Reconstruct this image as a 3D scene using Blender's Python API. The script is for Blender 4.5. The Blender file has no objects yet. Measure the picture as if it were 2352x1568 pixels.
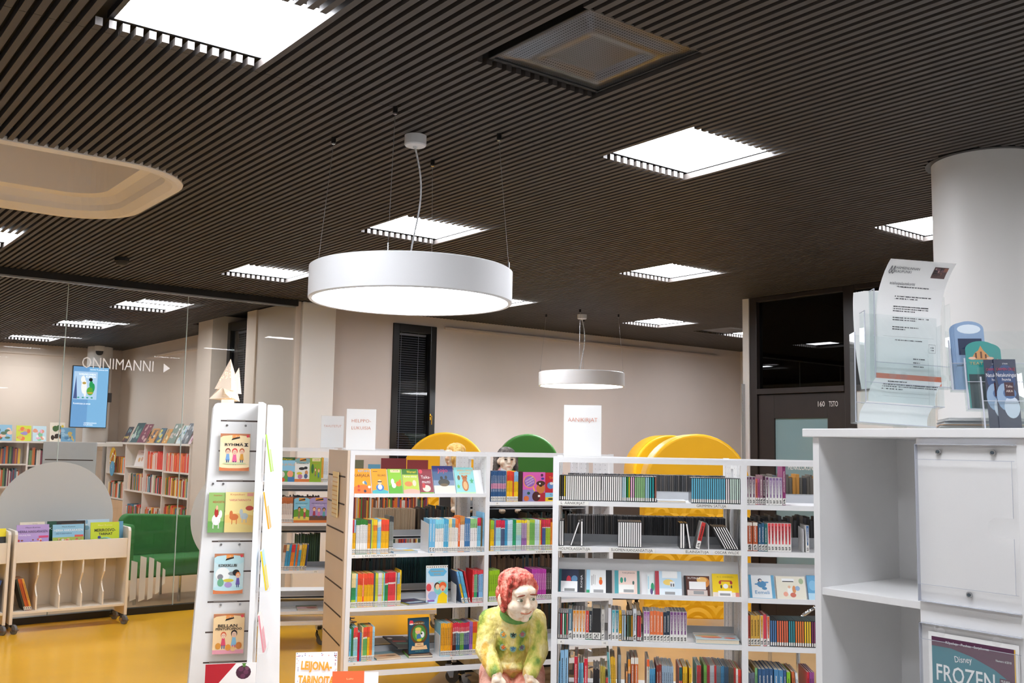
import bpy, bmesh, math, random
from mathutils import Vector, Matrix
random.seed(7)
C = bpy.context.scene.collection
sc = bpy.context.scene
R = math.radians
PI = math.pi
# ---------------------------------------------------------------- camera (world = building frame: X along the glass wall, Y into the room)
F_PX, PITCH, ROLL, YAW, CAM_Z = 2258.18, R(6.015), R(1.0), R(-37.877), 1.70
ROT = Matrix.Rotation(YAW, 3, 'Z')
_fw = Vector((0, math.cos(PITCH), math.sin(PITCH))); _up = Vector((0, -math.sin(PITCH), math.cos(PITCH))); _rt = Vector((1, 0, 0))
FW = ROT @ _fw
RT = ROT @ (_rt * math.cos(ROLL) + _up * math.sin(ROLL))
UP = ROT @ (_up * math.cos(ROLL) - _rt * math.sin(ROLL))
CAMP = Vector((0, 0, CAM_Z))
cam_d = bpy.data.cameras.new('camera')
cam_d.sensor_width = 36.0
cam_d.lens = 36.0 * F_PX / 2352
cam_d.clip_start = 0.05
cam = bpy.data.objects.new('camera', cam_d)
C.objects.link(cam)
m3 = Matrix((RT, UP, -FW)).transposed()
cam.matrix_world = Matrix.Translation(CAMP) @ m3.to_4x4()
sc.camera = cam
# ---------------------------------------------------------------- world (night outside), exposure
W = bpy.data.worlds.new('night'); sc.world = W; W.use_nodes = True
W.node_tree.nodes['Background'].inputs[0].default_value = (0.02, 0.025, 0.04, 1)
W.node_tree.nodes['Background'].inputs[1].default_value = 0.3
sc.view_settings.view_transform = 'Standard'
sc.view_settings.look = 'None'
sc.view_settings.exposure = 0.38
sc.view_settings.gamma = 1.0
sc.view_settings.use_curve_mapping = False
sc.cycles.transparent_max_bounces = 32
sc.cycles.max_bounces = 8
sc.cycles.diffuse_bounces = 5
sc.cycles.use_denoising = True
sc.cycles.caustics_reflective = False
sc.cycles.caustics_refractive = False
sc.cycles.sample_clamp_indirect = 6
PANEL_POWER = 27.0       # ceiling panels
DISC_POWER = 16.0        # round pendants
CEIL = 3.238
# ---------------------------------------------------------------- helpers: camera geometry
def cw(x, y, z=0):       # a point given right of / ahead of the camera, in metres
    v = ROT @ Vector((x, y, 0)); return Vector((v.x, v.y, z))
def proj(P):
    P = Vector(P) - CAMP; d = P.dot(FW)
    return 1176 + F_PX * P.dot(RT) / d, 784 - F_PX * P.dot(UP) / d
def ray(px, py): return FW + RT * ((px - 1176) / F_PX) - UP * ((py - 784) / F_PX)
def at_depth(px, py, d):  # measured point at the distance d ahead
    r = ray(px, py); a = Vector((FW.x, FW.y, 0)).normalized(); return CAMP + r * (d / r.dot(a))
class Frame:             # x along a row of shelves, y into it, z up
    def __init__(s, o, ang):
        s.o = Vector((o[0], o[1], 0)); s.a = ang; s.M = Matrix.Translation(s.o) @ Matrix.Rotation(ang, 4, 'Z'); s.Mi = s.M.inverted()
    def hit(s, px, py, yl=0.0):
        dy = (s.M.to_3x3() @ Vector((0, 1, 0))); o = s.M @ Vector((0, yl, 0)); r = ray(px, py)
        return s.Mi @ (CAMP + r * ((o - CAMP).dot(dy) / r.dot(dy)))
    def lx(s, px, z, yl=0.0):
        py = 1200.0
        for _ in range(4):
            p = s.hit(px, py, yl); py = proj(s.M @ Vector((p.x, yl, z)))[1]
        return p.x
FA = Frame((3.138, 5.694), R(-17.638))
FB = Frame((3.248, 3.795), R(-42.534))
FC = Frame((3.916, 7.396), R(-24.877))
FV = lambda x, y, ang=0: Frame(cw(x, y), YAW + R(ang))
# ---------------------------------------------------------------- helpers: materials
def lin(h):
    if not isinstance(h, str): return h
    c = [int(h[i:i + 2], 16) / 255 for i in (0, 2, 4)]
    return tuple((x / 12.92 if x <= 0.04045 else ((x + 0.055) / 1.055) ** 2.4) for x in c)
MATS = {}
def mat(h, rough=0.5, metal=0.0, key=None, vary=0.0, bump=0.0, scale=40, spec=None, coat=0.0):
    k = key or (h, rough, metal, vary, bump, scale, coat)
    if k in MATS: return MATS[k]
    m = bpy.data.materials.new('m_%s' % (key or h)); m.use_nodes = True; nt = m.node_tree; b = nt.nodes['Principled BSDF']
    c = lin(h); b.inputs['Base Color'].default_value = (*c, 1); b.inputs['Roughness'].default_value = rough; b.inputs['Metallic'].default_value = metal
    if spec is not None: b.inputs['Specular IOR Level'].default_value = spec
    if coat: b.inputs['Coat Weight'].default_value = coat; b.inputs['Coat Roughness'].default_value = 0.1
    if vary or bump:
        tc = nt.nodes.new('ShaderNodeTexCoord'); n = nt.nodes.new('ShaderNodeTexNoise'); n.inputs['Scale'].default_value = scale; n.inputs['Detail'].default_value = 4
        nt.links.new(tc.outputs['Object'], n.inputs['Vector'])
        if vary:
            r = nt.nodes.new('ShaderNodeValToRGB')
            r.color_ramp.elements[0].position = 0.3; r.color_ramp.elements[1].position = 0.7
            r.color_ramp.elements[0].color = (*[max(0, x * (1 - vary)) for x in c], 1); r.color_ramp.elements[1].color = (*[min(1, x * (1 + vary)) for x in c], 1)
            nt.links.new(n.outputs['Fac'], r.inputs['Fac']); nt.links.new(r.outputs['Color'], b.inputs['Base Color'])
        if bump:
            bp = nt.nodes.new('ShaderNodeBump'); bp.inputs['Strength'].default_value = bump; bp.inputs['Distance'].default_value = 0.01
            nt.links.new(n.outputs['Fac'], bp.inputs['Height']); nt.links.new(bp.outputs['Normal'], b.inputs['Normal'])
    MATS[k] = m; return m
def emis(key, h, s):
    if key in MATS: return MATS[key]
    m = bpy.data.materials.new('m_' + key); m.use_nodes = True; nt = m.node_tree; nt.nodes.clear()
    o = nt.nodes.new('ShaderNodeOutputMaterial'); e = nt.nodes.new('ShaderNodeEmission'); e.inputs[0].default_value = (*lin(h), 1); e.inputs[1].default_value = s
    nt.links.new(e.outputs[0], o.inputs[0]); MATS[key] = m; return m
def glassy(key, tint='f4fbfa', refl=1.0, haze=0.0, hazecol='ffffff', rough=0.01):
    if key in MATS: return MATS[key]
    m = bpy.data.materials.new('m_' + key); m.use_nodes = True; nt = m.node_tree; nt.nodes.clear()
    o = nt.nodes.new('ShaderNodeOutputMaterial'); t = nt.nodes.new('ShaderNodeBsdfTransparent'); t.inputs[0].default_value = (*lin(tint), 1)
    g = nt.nodes.new('ShaderNodeBsdfGlossy'); g.inputs['Roughness'].default_value = rough
    f = nt.nodes.new('ShaderNodeFresnel'); f.inputs[0].default_value = 1.47
    mu = nt.nodes.new('ShaderNodeMath'); mu.operation = 'MULTIPLY'; mu.inputs[1].default_value = refl
    mx = nt.nodes.new('ShaderNodeMixShader'); ge = nt.nodes.new('ShaderNodeNewGeometry'); fr_ = nt.nodes.new('ShaderNodeMath'); fr_.operation = 'SUBTRACT'; fr_.inputs[0].default_value = 1.0; nt.links.new(ge.outputs['Backfacing'], fr_.inputs[1])
    m4 = nt.nodes.new('ShaderNodeMath'); m4.operation = 'MULTIPLY'; m4.use_clamp = True; nt.links.new(f.outputs[0], mu.inputs[0]); nt.links.new(mu.outputs[0], m4.inputs[0]); nt.links.new(fr_.outputs[0], m4.inputs[1]); nt.links.new(m4.outputs[0], mx.inputs[0])
    src = t.outputs[0]
    if haze:
        d = nt.nodes.new('ShaderNodeBsdfDiffuse'); d.inputs[0].default_value = (*lin(hazecol), 1); m2 = nt.nodes.new('ShaderNodeMixShader'); m2.inputs[0].default_value = haze
        nt.links.new(t.outputs[0], m2.inputs[1]); nt.links.new(d.outputs[0], m2.inputs[2]); src = m2.outputs[0]
    nt.links.new(src, mx.inputs[1]); nt.links.new(g.outputs[0], mx.inputs[2]); nt.links.new(mx.outputs[0], o.inputs[0])
    MATS[key] = m; return m
def ink(key, h, sx, sz, thr=0.5):       # printed small type: ink where a stretched noise is high, clear elsewhere
    if key in MATS: return MATS[key]
    m = bpy.data.materials.new('m_' + key); m.use_nodes = True; nt = m.node_tree; b = nt.nodes['Principled BSDF']; o = nt.nodes['Material Output']
    b.inputs['Base Color'].default_value = (*lin(h), 1); b.inputs['Roughness'].default_value = 0.6
    tc = nt.nodes.new('ShaderNodeTexCoord'); mp = nt.nodes.new('ShaderNodeMapping'); mp.inputs['Scale'].default_value = (sx, sx, sz)
    n = nt.nodes.new('ShaderNodeTexNoise'); n.inputs['Scale'].default_value = 1; n.inputs['Detail'].default_value = 1
    gt = nt.nodes.new('ShaderNodeMath'); gt.operation = 'GREATER_THAN'; gt.inputs[1].default_value = thr
    t = nt.nodes.new('ShaderNodeBsdfTransparent'); mx = nt.nodes.new('ShaderNodeMixShader')
    nt.links.new(tc.outputs['Object'], mp.inputs[0]); nt.links.new(mp.outputs[0], n.inputs['Vector']); nt.links.new(n.outputs['Fac'], gt.inputs[0])
    nt.links.new(gt.outputs[0], mx.inputs[0]); nt.links.new(t.outputs[0], mx.inputs[1]); nt.links.new(b.outputs[0], mx.inputs[2]); nt.links.new(mx.outputs[0], o.inputs[0])
    MATS[key] = m; return m
def dots(key, base, dot, pitch, rad, rough=0.4, metal=0.0, axes='yz', every=(1, 1)):   # rows of tiny punched holes
    if key in MATS: return MATS[key]
    m = bpy.data.materials.new('m_' + key); m.use_nodes = True; nt = m.node_tree; b = nt.nodes['Principled BSDF']
    b.inputs['Roughness'].default_value = rough; b.inputs['Metallic'].default_value = metal
    tc = nt.nodes.new('ShaderNodeTexCoord'); sp = nt.nodes.new('ShaderNodeSeparateXYZ'); nt.links.new(tc.outputs['Object'], sp.inputs[0])
    outs = []
    for a, e in zip(axes, every):
        p = nt.nodes.new('ShaderNodeMath'); p.operation = 'PINGPONG'; p.inputs[1].default_value = pitch * e / 2
        nt.links.new(sp.outputs[a.upper()], p.inputs[0])
        q = nt.nodes.new('ShaderNodeMath'); q.operation = 'POWER'; q.inputs[1].default_value = 2; nt.links.new(p.outputs[0], q.inputs[0]); outs.append(q)
    ad = nt.nodes.new('ShaderNodeMath'); ad.operation = 'ADD'; nt.links.new(outs[0].outputs[0], ad.inputs[0]); nt.links.new(outs[1].outputs[0], ad.inputs[1])
    lt = nt.nodes.new('ShaderNodeMath'); lt.operation = 'LESS_THAN'; lt.inputs[1].default_value = rad * rad; nt.links.new(ad.outputs[0], lt.inputs[0])
    mx = nt.nodes.new('ShaderNodeMix'); mx.data_type = 'RGBA'; mx.inputs['A'].default_value = (*lin(base), 1); mx.inputs['B'].default_value = (*lin(dot), 1)
    nt.links.new(lt.outputs[0], mx.inputs['Factor']); nt.links.new(mx.outputs['Result'], b.inputs['Base Color'])
    if metal:
        mm = nt.nodes.new('ShaderNodeMath'); mm.operation = 'MULTIPLY_ADD'; mm.inputs[1].default_value = -metal; mm.inputs[2].default_value = metal
        nt.links.new(lt.outputs[0], mm.inputs[0]); nt.links.new(mm.outputs[0], b.inputs['Metallic'])
    MATS[key] = m; return m
WHITE = mat('e9e9ea', 0.35, key='white_steel', vary=0.015, scale=15)
LAM = mat('ececec', 0.45, key='white_laminate', vary=0.015, scale=8)
GREYST = mat('b9bcc0', 0.4, key='grey_steel', vary=0.02, scale=12)
PERF = dots('perforated_steel', 'dcdcdc', '77787a', 0.032, 0.0035, axes='yz', every=(2.6, 1))
BEIGE = mat('d8c4ae', 0.35, key='beige_panel', vary=0.02, scale=6)
BLACK = mat('0c0c0c', 0.6, key='black')
BLACKM = mat('1b1a19', 0.35, key='black_lacquer')
RUBBER = mat('2b2c2e', 0.6, key='rubber')
WHEEL = mat('6d6e71', 0.5, key='wheel_grey')
CHROME = mat('c9ccd0', 0.18, 1.0, key='chrome')
PAGE = mat('e6d9c2', 0.8, key='pages', vary=0.06, scale=300)
PAPER = mat('f4f4f3', 0.6, key='paper')
STICK = mat('eeece6', 0.5, key='sticker')
CLEAR = glassy('acrylic', 'ffffff', 0.4, 0.02)
DINK = ink('ink_dark', '1c1c22', 400, 900, 0.5)
LINK = ink('ink_light', 'f3f0e8', 400, 900, 0.5)
SINK = ink('ink_sticker', '4a4a4a', 260, 260, 0.52)
# ---------------------------------------------------------------- helpers: meshes
class MB:
    def __init__(s): s.v = []; s.f = []; s.m = []; s.mats = []
    def mi(s, m):
        if m not in s.mats: s.mats.append(m)
        return s.mats.index(m)
    def face(s, pts, m):
        n = len(s.v); s.v += [tuple(p) for p in pts]; s.f.append(tuple(range(n, n + len(pts)))); s.m.append(s.mi(m))
    def box(s, x0, x1, y0, y1, z0, z1, m, M=None):
        n = len(s.v); P = [Vector((x, y, z)) for z in (z0, z1) for x, y in ((x0, y0), (x1, y0), (x1, y1), (x0, y1))]
        if M is not None: P = [M @ p for p in P]
        s.v += [tuple(p) for p in P]; k = s.mi(m)
        for q in ((3, 2, 1, 0), (4, 5, 6, 7), (0, 1, 5, 4), (1, 2, 6, 5), (2, 3, 7, 6), (3, 0, 4, 7)): s.f.append(tuple(n + i for i in q)); s.m.append(k)
        return s
    def prism(s, prof, lo, hi, m, axis='y', M=None):   # closed outline extruded along an axis
        n = len(s.v); k = s.mi(m); N = len(prof)
        def mk(a, b, t): return Vector({'y': (a, t, b), 'z': (a, b, t), 'x': (t, a, b)}[axis])
        for t in (lo, hi):
            for a, b in prof:
                p = mk(a, b, t); s.v.append(tuple(M @ p if M is not None else p))
        s.f.append(tuple(n + i for i in range(N))); s.m.append(k); s.f.append(tuple(n + N + i for i in reversed(range(N)))); s.m.append(k)
        for i in range(N):
            j = (i + 1) % N; s.f.append((n + i, n + N + i, n + N + j, n + j)); s.m.append(k)
        return s
    def rod(s, p0, p1, r0, m, r1=None, n=10, caps=True):
        p0, p1 = Vector(p0), Vector(p1); r1 = r0 if r1 is None else r1; d = (p1 - p0).normalized()
        a = d.orthogonal().normalized(); b = d.cross(a); o = len(s.v); k = s.mi(m)
        for p, r in ((p0, r0), (p1, r1)):
            for i in range(n): t = 2 * PI * i / n; s.v.append(tuple(p + (a * math.cos(t) + b * math.sin(t)) * r))
        for i in range(n): j = (i + 1) % n; s.f.append((o + i, o + j, o + n + j, o + n + i)); s.m.append(k)
        if caps: s.f.append(tuple(o + i for i in reversed(range(n)))); s.m.append(k); s.f.append(tuple(o + n + i for i in range(n))); s.m.append(k)
        return s
    def tube(s, pts, r, m, n=8):
        for a, b in zip(pts, pts[1:]): s.rod(a, b, r, m, n=n)
        return s
    def lathe(s, prof, m, n=48, c=(0, 0), M=None, caps=(False, False)):
        o = len(s.v); k = s.mi(m); L = len(prof)
        for r, z in prof:
            for i in range(n):
                t = 2 * PI * i / n; p = Vector((c[0] + r * math.cos(t), c[1] + r * math.sin(t), z)); s.v.append(tuple(M @ p if M is not None else p))
        for j in range(L - 1):
            for i in range(n): q = (i + 1) % n; s.f.append((o + j * n + i, o + j * n + q, o + (j + 1) * n + q, o + (j + 1) * n + i)); s.m.append(k)
        if caps[0]: s.f.append(tuple(o + i for i in reversed(range(n)))); s.m.append(k)
        if caps[1]: s.f.append(tuple(o + (L - 1) * n + i for i in range(n))); s.m.append(k)
        return s
    def mesh(s, name, smooth=False):
        me = bpy.data.meshes.new(name); me.from_pydata(s.v, [], s.f)
        for m in s.mats: me.materials.append(m)
        me.polygons.foreach_set('material_index', s.m)
        if smooth: me.polygons.foreach_set('use_smooth', [True] * len(s.f))
        me.update(); return me
    def build(s, name, parent=None, smooth=False, bevel=0, label=None, seg=2, kind=None, auto=False):
        o = bpy.data.objects.new(name, s.mesh(name, smooth)); C.objects.link(o)
        if parent: o.parent = parent
        if bevel:
            b = o.modifiers.new('b', 'BEVEL'); b.width = bevel; b.segments = seg; b.limit_method = 'ANGLE'
        if label: o['label'] = label
        if kind: o['kind'] = kind
        if auto:
            e = o.modifiers.new('e', 'EDGE_SPLIT'); e.split_angle = R(35)
        return o
def link(name, me, parent=None):
    o = bpy.data.objects.new(name, me); C.objects.link(o)
    if parent: o.parent = parent
    return o
def thing(name, label, cat, M=None, group=None):
    o = bpy.data.objects.new(name, None); C.objects.link(o); o.empty_display_size = 0.05
    if M is not None: o.matrix_world = M
    tag(o, label, cat, group); return o
USED = {}
def tag(o, label, cat, group=None):
    if label in USED: print('SAME LABEL', label)
    USED[label] = 1
    o['label'] = label; o['category'] = cat
    if group: o['group'] = group
    return o
def struct(o): o['kind'] = 'structure'; return o
TEXTS = []
def text(s, parent, loc, rot, m, size=None, width=None, align='CENTER', name='lettering', sx=1.0, bold=0.0):
    cu = bpy.data.curves.new(name, 'FONT'); cu.body = s; cu.size = size or 0.02; cu.align_x = align; cu.align_y = 'CENTER'; cu.materials.append(m)
    cu.resolution_u = 2; cu.offset = bold
    o = bpy.data.objects.new(name, cu); C.objects.link(o); o.parent = parent; o.location = loc; o.rotation_euler = rot; o.scale.x = sx
    TEXTS.append((o, width)); return o
UPR = (PI / 2, 0, 0)      # upright lettering that faces -y
def Tm(x, y, z): return Matrix.Translation((x, y, z))
def Rx(a): return Matrix.Rotation(a, 4, 'X')
def Ry(a): return Matrix.Rotation(a, 4, 'Y')
def Rz(a): return Matrix.Rotation(a, 4, 'Z')
def rrect(x0, x1, y0, y1, r, n=5):
    out = []
    for cx, cy, a0 in ((x1 - r, y1 - r, 0), (x0 + r, y1 - r, 90), (x0 + r, y0 + r, 180), (x1 - r, y0 + r, 270)):
        for i in range(n + 1): a = R(a0 + 90 * i / n); out.append((cx + r * math.cos(a), cy + r * math.sin(a)))
    return out
_1 = 'first second third fourth fifth sixth seventh eighth ninth tenth eleventh twelfth thirteenth fourteenth fifteenth sixteenth seventeenth eighteenth nineteenth'.split()
_10 = {2: 'twenty', 3: 'thirty', 4: 'forty', 5: 'fifty', 6: 'sixty', 7: 'seventy'}
def nth(i):
    if i < 20: return _1[i - 1]
    t, u = divmod(i, 10); return (_10[t][:-1] + 'ieth') if u == 0 else _10[t] + '-' + _1[u - 1]
# ================================================================ STRUCTURE
WALLM = mat('e2d2c1', 0.7, key='wall_beige', vary=0.015, scale=3)
WALLW = mat('e4e1dc', 0.6, key='wall_white', vary=0.01, scale=3)
SLATM = mat('45403d', 0.55, key='slat_wood', vary=0.10, scale=5)
YEL = mat('efb22b', 0.22, key='floor_yellow', vary=0.03, scale=2)
TAN = mat('d2ac7c', 0.22, key='floor_tan', vary=0.04, scale=3)
DARKF = mat('55504b', 0.3, key='floor_dark', vary=0.06, scale=4)
def wall(name, boxes, m, bev=0):
    b = MB()
    for q in boxes: b.box(*q, m)
    return struct(b.build(name, bevel=bev))
# floor: yellow vinyl, with tan and dark fields laid into it
wall('floor', [(-4.2, 13, -4.2, 18.2, -0.12, 0.0)], mat('a8a29b', 0.3, key='floor_grey', vary=0.04, scale=3))
def field(name, pts, z, m):
    b = MB(); b.prism([(p.x, p.y) for p in pts], 0.0005, z, m, 'z'); return struct(b.build(name))
field('trim_1', [cw(-0.62, 6.95), cw(0.1, 7.4), cw(0.95, 5.7), cw(6, 6), cw(9, 13), cw(1.5, 16.5), cw(-0.1, 12.6), cw(-0.1, 9.6)], 0.003, TAN)
field('trim_2', [cw(-0.75, 6.0), cw(-0.62, 6.9), cw(0.1, 7.35), cw(0.9, 5.6), cw(1.2, 4.6), cw(-0.4, 4.6)], 0.004, DARKF)
field('trim_12', [cw(-7, 6.0), cw(-1.6, 4.6), cw(-0.8, 5.6), cw(-0.62, 6.95), cw(-0.1, 9.6), cw(-0.1, 12.6), cw(-4.9, 8.85)], 0.0035, YEL)
wall('trim_3', [(-4, 5.2, 10.02, 17.9, 0.0005, 0.0045)], mat('c9a77e', 0.35, key='floor_reading', vary=0.04, scale=3))
# walls of the main room
WALLT = mat('c8bdb6', 0.7, key='wall_taupe', vary=0.015, scale=3)
wz0, wz1, wx0, wx1 = 0.55, 3.125, 6.02, 6.635
wall('wall_back', [(5.1, wx0, 10.05, 10.3, 0, 3.4), (wx1, 12.6, 10.05, 10.3, 0, 3.4), (wx0, wx1, 10.05, 10.3, wz1, 3.4), (wx0, wx1, 10.05, 10.3, 0, wz0)], WALLT)
wall('trim_4', [(6.75, 11.91, 10.025, 10.055, 3.112, 3.138)], WALLT)
wall('wall_right', [(12.42, 12.6, 6.4, 10.3, 0, 3.4)], WALLW)
wall('wall_office', [(8.16, 12.42, 6.40, 6.47, 0, 3.4), (10.2, 10.3, 2.0, 6.4, 0, 3.4)], mat('8d9092', 0.7, key='office_wall'))
wall('wall_south', [(-4.2, 12.6, -4.2, -4.0, 0, 3.4)], WALLW)
wall('wall_left', [(-4.2, -4.0, -4.0, 18.0, 0, 3.4)], WALLW)
# the pier at the end of the glass wall
wall('trim_5', [(4.766, 5.175, 9.88, 10.9, 0, 3.236)], WALLW, 0.012)
wall('trim_6', [(4.70, 4.766, 9.92, 10.93, 0, 3.236)], mat('d6cabd', 0.6, key='wall_pinkish'), 0.004)
# reading room behind the glass
wall('wall_reading_right', [(5.2, 5.4, 10.3, 18.1, 0, 3.4), (4.68, 5.2, 12.3, 12.8, 0, 3.3), (4.68, 5.2, 10.93, 11.2, 0, 3.236), (4.90, 5.2, 11.2, 12.3, 0, 0.5)], WALLM)
wall('wall_reading_back', [(-4.2, 5.4, 17.9, 18.1, 0, 3.4)], WALLM)
wall('trim_7', [(-2.5, 4.42, 17.87, 17.9, 3.07, 3.1), (5.17, 5.2, 13.0, 16.5, 3.02, 3.05)], WALLM)
b = MB(); b.lathe([(0.2, 0), (0.2, 3.236)], WALLW, 32, (4.72, 17.5)); struct(b.build('column_reading_room', smooth=True))
# big round column on the right of the room
b = MB(); b.lathe([(0.27, 0), (0.27, 3.3)], mat('dedddb', 0.5, key='column_paint', vary=0.01, scale=2), 64, (5.115, 2.49)); b.lathe([(0.27, 3.243), (0.3, 3.243), (0.3, 3.236), (0.27, 3.236)], BLACKM, 64, (5.115, 2.49))
struct(b.build('column_main', smooth=True, auto=True))
# ---------------------------------------------------------------- slatted ceiling
LIGHTS = [(0.95, 3.76), (3.55, 3.76), (6.10, 3.74), (0.95, 8.82), (3.5, 6.29), (3.45, 8.84), (6.10, 6.26), (6.05, 8.82), (8.6, 8.78), (3.35, 12.05), (3.3, 14.56), (3.2, 17.17), (0.7, 12.05), (0.7, 14.56), (10.5, 8.74),
          (0.9, 1.24), (3.5, 1.24), (6.05, 1.24), (-1.6, 1.24), (-1.6, 3.76), (0.9, -1.3), (3.5, -1.3), (6.05, -1.3), (-1.6, 8.82)]
VENTS = [(2.25, 3.12), (9.85, 8.72)]
COF = (-0.6, 2.0, 5.6, 7.22)     # the white recess
holes = [(x - 0.012, x + 0.612, y - 0.638, y) for x, y in LIGHTS + VENTS] + [(x, x, y, y) for x, y in ()]
def cof_span(x):
    x0, x1, y0, y1 = COF; r = 0.42
    if x < x0 or x > x1: return None
    if x > x1 - r: d = r - math.sqrt(max(0, r * r - (x - (x1 - r)) ** 2)); return (y0 + d - 0.02, y1 - d + 0.02)
    return (y0 - 0.02, y1 + 0.02)
ceil = MB()
for x0, x1, y0, y1 in ((-4.2, 12.6, -4.2, COF[2] - 0.03), (-4.2, COF[0] - 0.03, COF[2] - 0.03, COF[3] + 0.03), (COF[1] + 0.03, 12.6, COF[2] - 0.03, COF[3] + 0.03), (-4.2, 12.6, COF[3] + 0.03, 18.1)):
    ceil.box(x0, x1, y0, y1, 3.31, 3.40, BLACK)
ceiling = struct(ceil.build('ceiling'))
joints = [-1.25, 1.28, 3.81, 6.34, 8.87, 11.4, 13.93, 16.46]
n_slat = 0
for k in range(int((12.40 + 1.0) / 0.05) + 1):
    xr = round(-1.0 + 0.05 * k, 3); xm = xr - 0.0135
    y0, y1 = -3.9, 17.88
    if xr > 5.2: y1 = 10.04
    if xr > 8.05: y0 = 6.48
    cuts = [(c, d) for a, e, c, d in holes if a < xr < e]
    s = cof_span(xr)
    if s: cuts.append(s)
    if abs(xm - 5.115) < 0.3: h = math.sqrt(0.3 ** 2 - (xm - 5.115) ** 2); cuts.append((2.49 - h, 2.49 + h))
    if 4.66 < xr < 5.2: cuts.append((9.9, 13.0) if xr < 5.2 else (9.9, 10.1))
    cuts += [(9.86, 9.972)] if xr < 4.7 else []
    cuts += [(j + (0.0 if k % 2 else 0.004), j + (0.003 if k % 2 else 0.007)) for j in joints]
    segs = []; cur = y0
    for c, d in sorted(cuts):
        if c > cur: segs.append((cur, min(c, y1)))
        cur = max(cur, d)
        if cur >= y1: break
    if cur < y1: segs.append((cur, y1))
    b = MB()
    for c, d in segs:
        if d - c > 0.01: b.box(xr - 0.027, xr, c, d, CEIL, CEIL + 0.032, SLATM)
    if b.v: b.build('slat', ceiling)
# ceiling recess: white moulded rim and a shaft above
b = MB(); x0, x1, y0, y1 = COF
prof = [(0.035, 3.255), (0.03, 3.232), (0.0, 3.222), (-0.03, 3.226), (-0.075, 3.262), (-0.085, 3.30), (-0.12, 3.345), (-0.175, 3.36), (-0.185, 3.62)]
rings = []
for off, z in prof: rings.append([(x, y, z) for x, y in rrect(x0 - off, x1 + off, y0 - off, y1 + off, max(0.05, 0.42 + off), 10)])
RIM = mat('e6dfd6', 0.5, key='recess_white')
for a, c in zip(rings, rings[1:]):
    for i in range(len(a)): j = (i + 1) % len(a); b.face([a[i], a[j], c[j], c[i]], RIM)
b.face(rings[-1], mat('c9bdae', 0.7, key='recess_inside'))
struct(b.build('trim_8', smooth=True, auto=True))
# ---------------------------------------------------------------- glass wall
beam = MB(); beam.box(-4.0, 4.70, 9.86, 9.972, 3.172, 3.245, BLACKM); beam.box(-4.0, 4.70, 9.925, 9.965, 3.164, 3.172, mat('b8bcbd', 0.3, 0.8, key='aluminium'))
struct(beam.build('beam_glass_wall'))
wall('baseboard_glass', [(-4.0, 4.70, 9.915, 9.985, 0, 0.065)], BLACKM)
PANE = glassy('wall_glass', 'feffff', 1.0)
SEAL = glassy('glass_seam', 'e8f2ee', 1.0, 0.55, 'dfe8e4')
FROST = glassy('frosted_film', 'ffffff', 0.5, 0.82, 'c9cac7', 0.3)
seams = [-1.117, 0.041, 1.199, 2.357, 3.515, 4.695]
gw = bpy.data.objects.new('window_1', None); C.objects.link(gw); gw['kind'] = 'structure'
for a, e in zip(seams, seams[1:]):
    b = MB(); b.box(a + 0.004, e - 0.004, 9.944, 9.956, 0.065, 3.165, PANE); b.build('pane', gw)
for s in seams[1:-1]:
    b = MB(); b.box(s - 0.0035, s + 0.0035, 9.943, 9.957, 0.065, 3.165, SEAL); b.build('seam', gw)
def film(name, pts, m, y=9.9405):
    b = MB(); b.prism([(x, z) for x, z in pts], y, y + 0.0012, m, 'y'); return b.build(name, gw)
film('film_circle', [(2.37 + 0.52 * math.cos(t * PI / 32), 0.95 + 0.52 * math.sin(t * PI / 32)) for t in range(64)], FROST)
film('film_circle', [(4.171 + 0.52 * math.cos(t * PI / 32), 0.90 + 0.52 * math.sin(t * PI / 32)) for t in range(64)], FROST)
FROST2 = glassy('frosted_stripe', 'ffffff', 0.5, 0.7, 'd8d6cf', 0.3)
for a, e, z0, z1 in ((3.09, 3.15, 0.13, 0.52), (3.175, 3.235, 0.12, 0.56), (3.26, 3.31, 0.13, 0.545), (3.335, 3.375, 0.18, 0.50), (3.398, 3.425, 0.26, 0.43)):
    film('film_stripe', [(a, z0), (e, z0 + 0.02), (e, z1 - 0.02), (a, z1)], FROST2)
SIGNW = mat('f2efec', 0.5, key='film_white')
text('ONNIMANNI', gw, (2.86, 9.9395, 2.413), UPR, SIGNW, size=0.155, width=0.675, bold=-0.001)
film('film_arrow', [(3.298, 2.365), (3.298, 2.455), (3.362, 2.41)], SIGNW)
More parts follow.
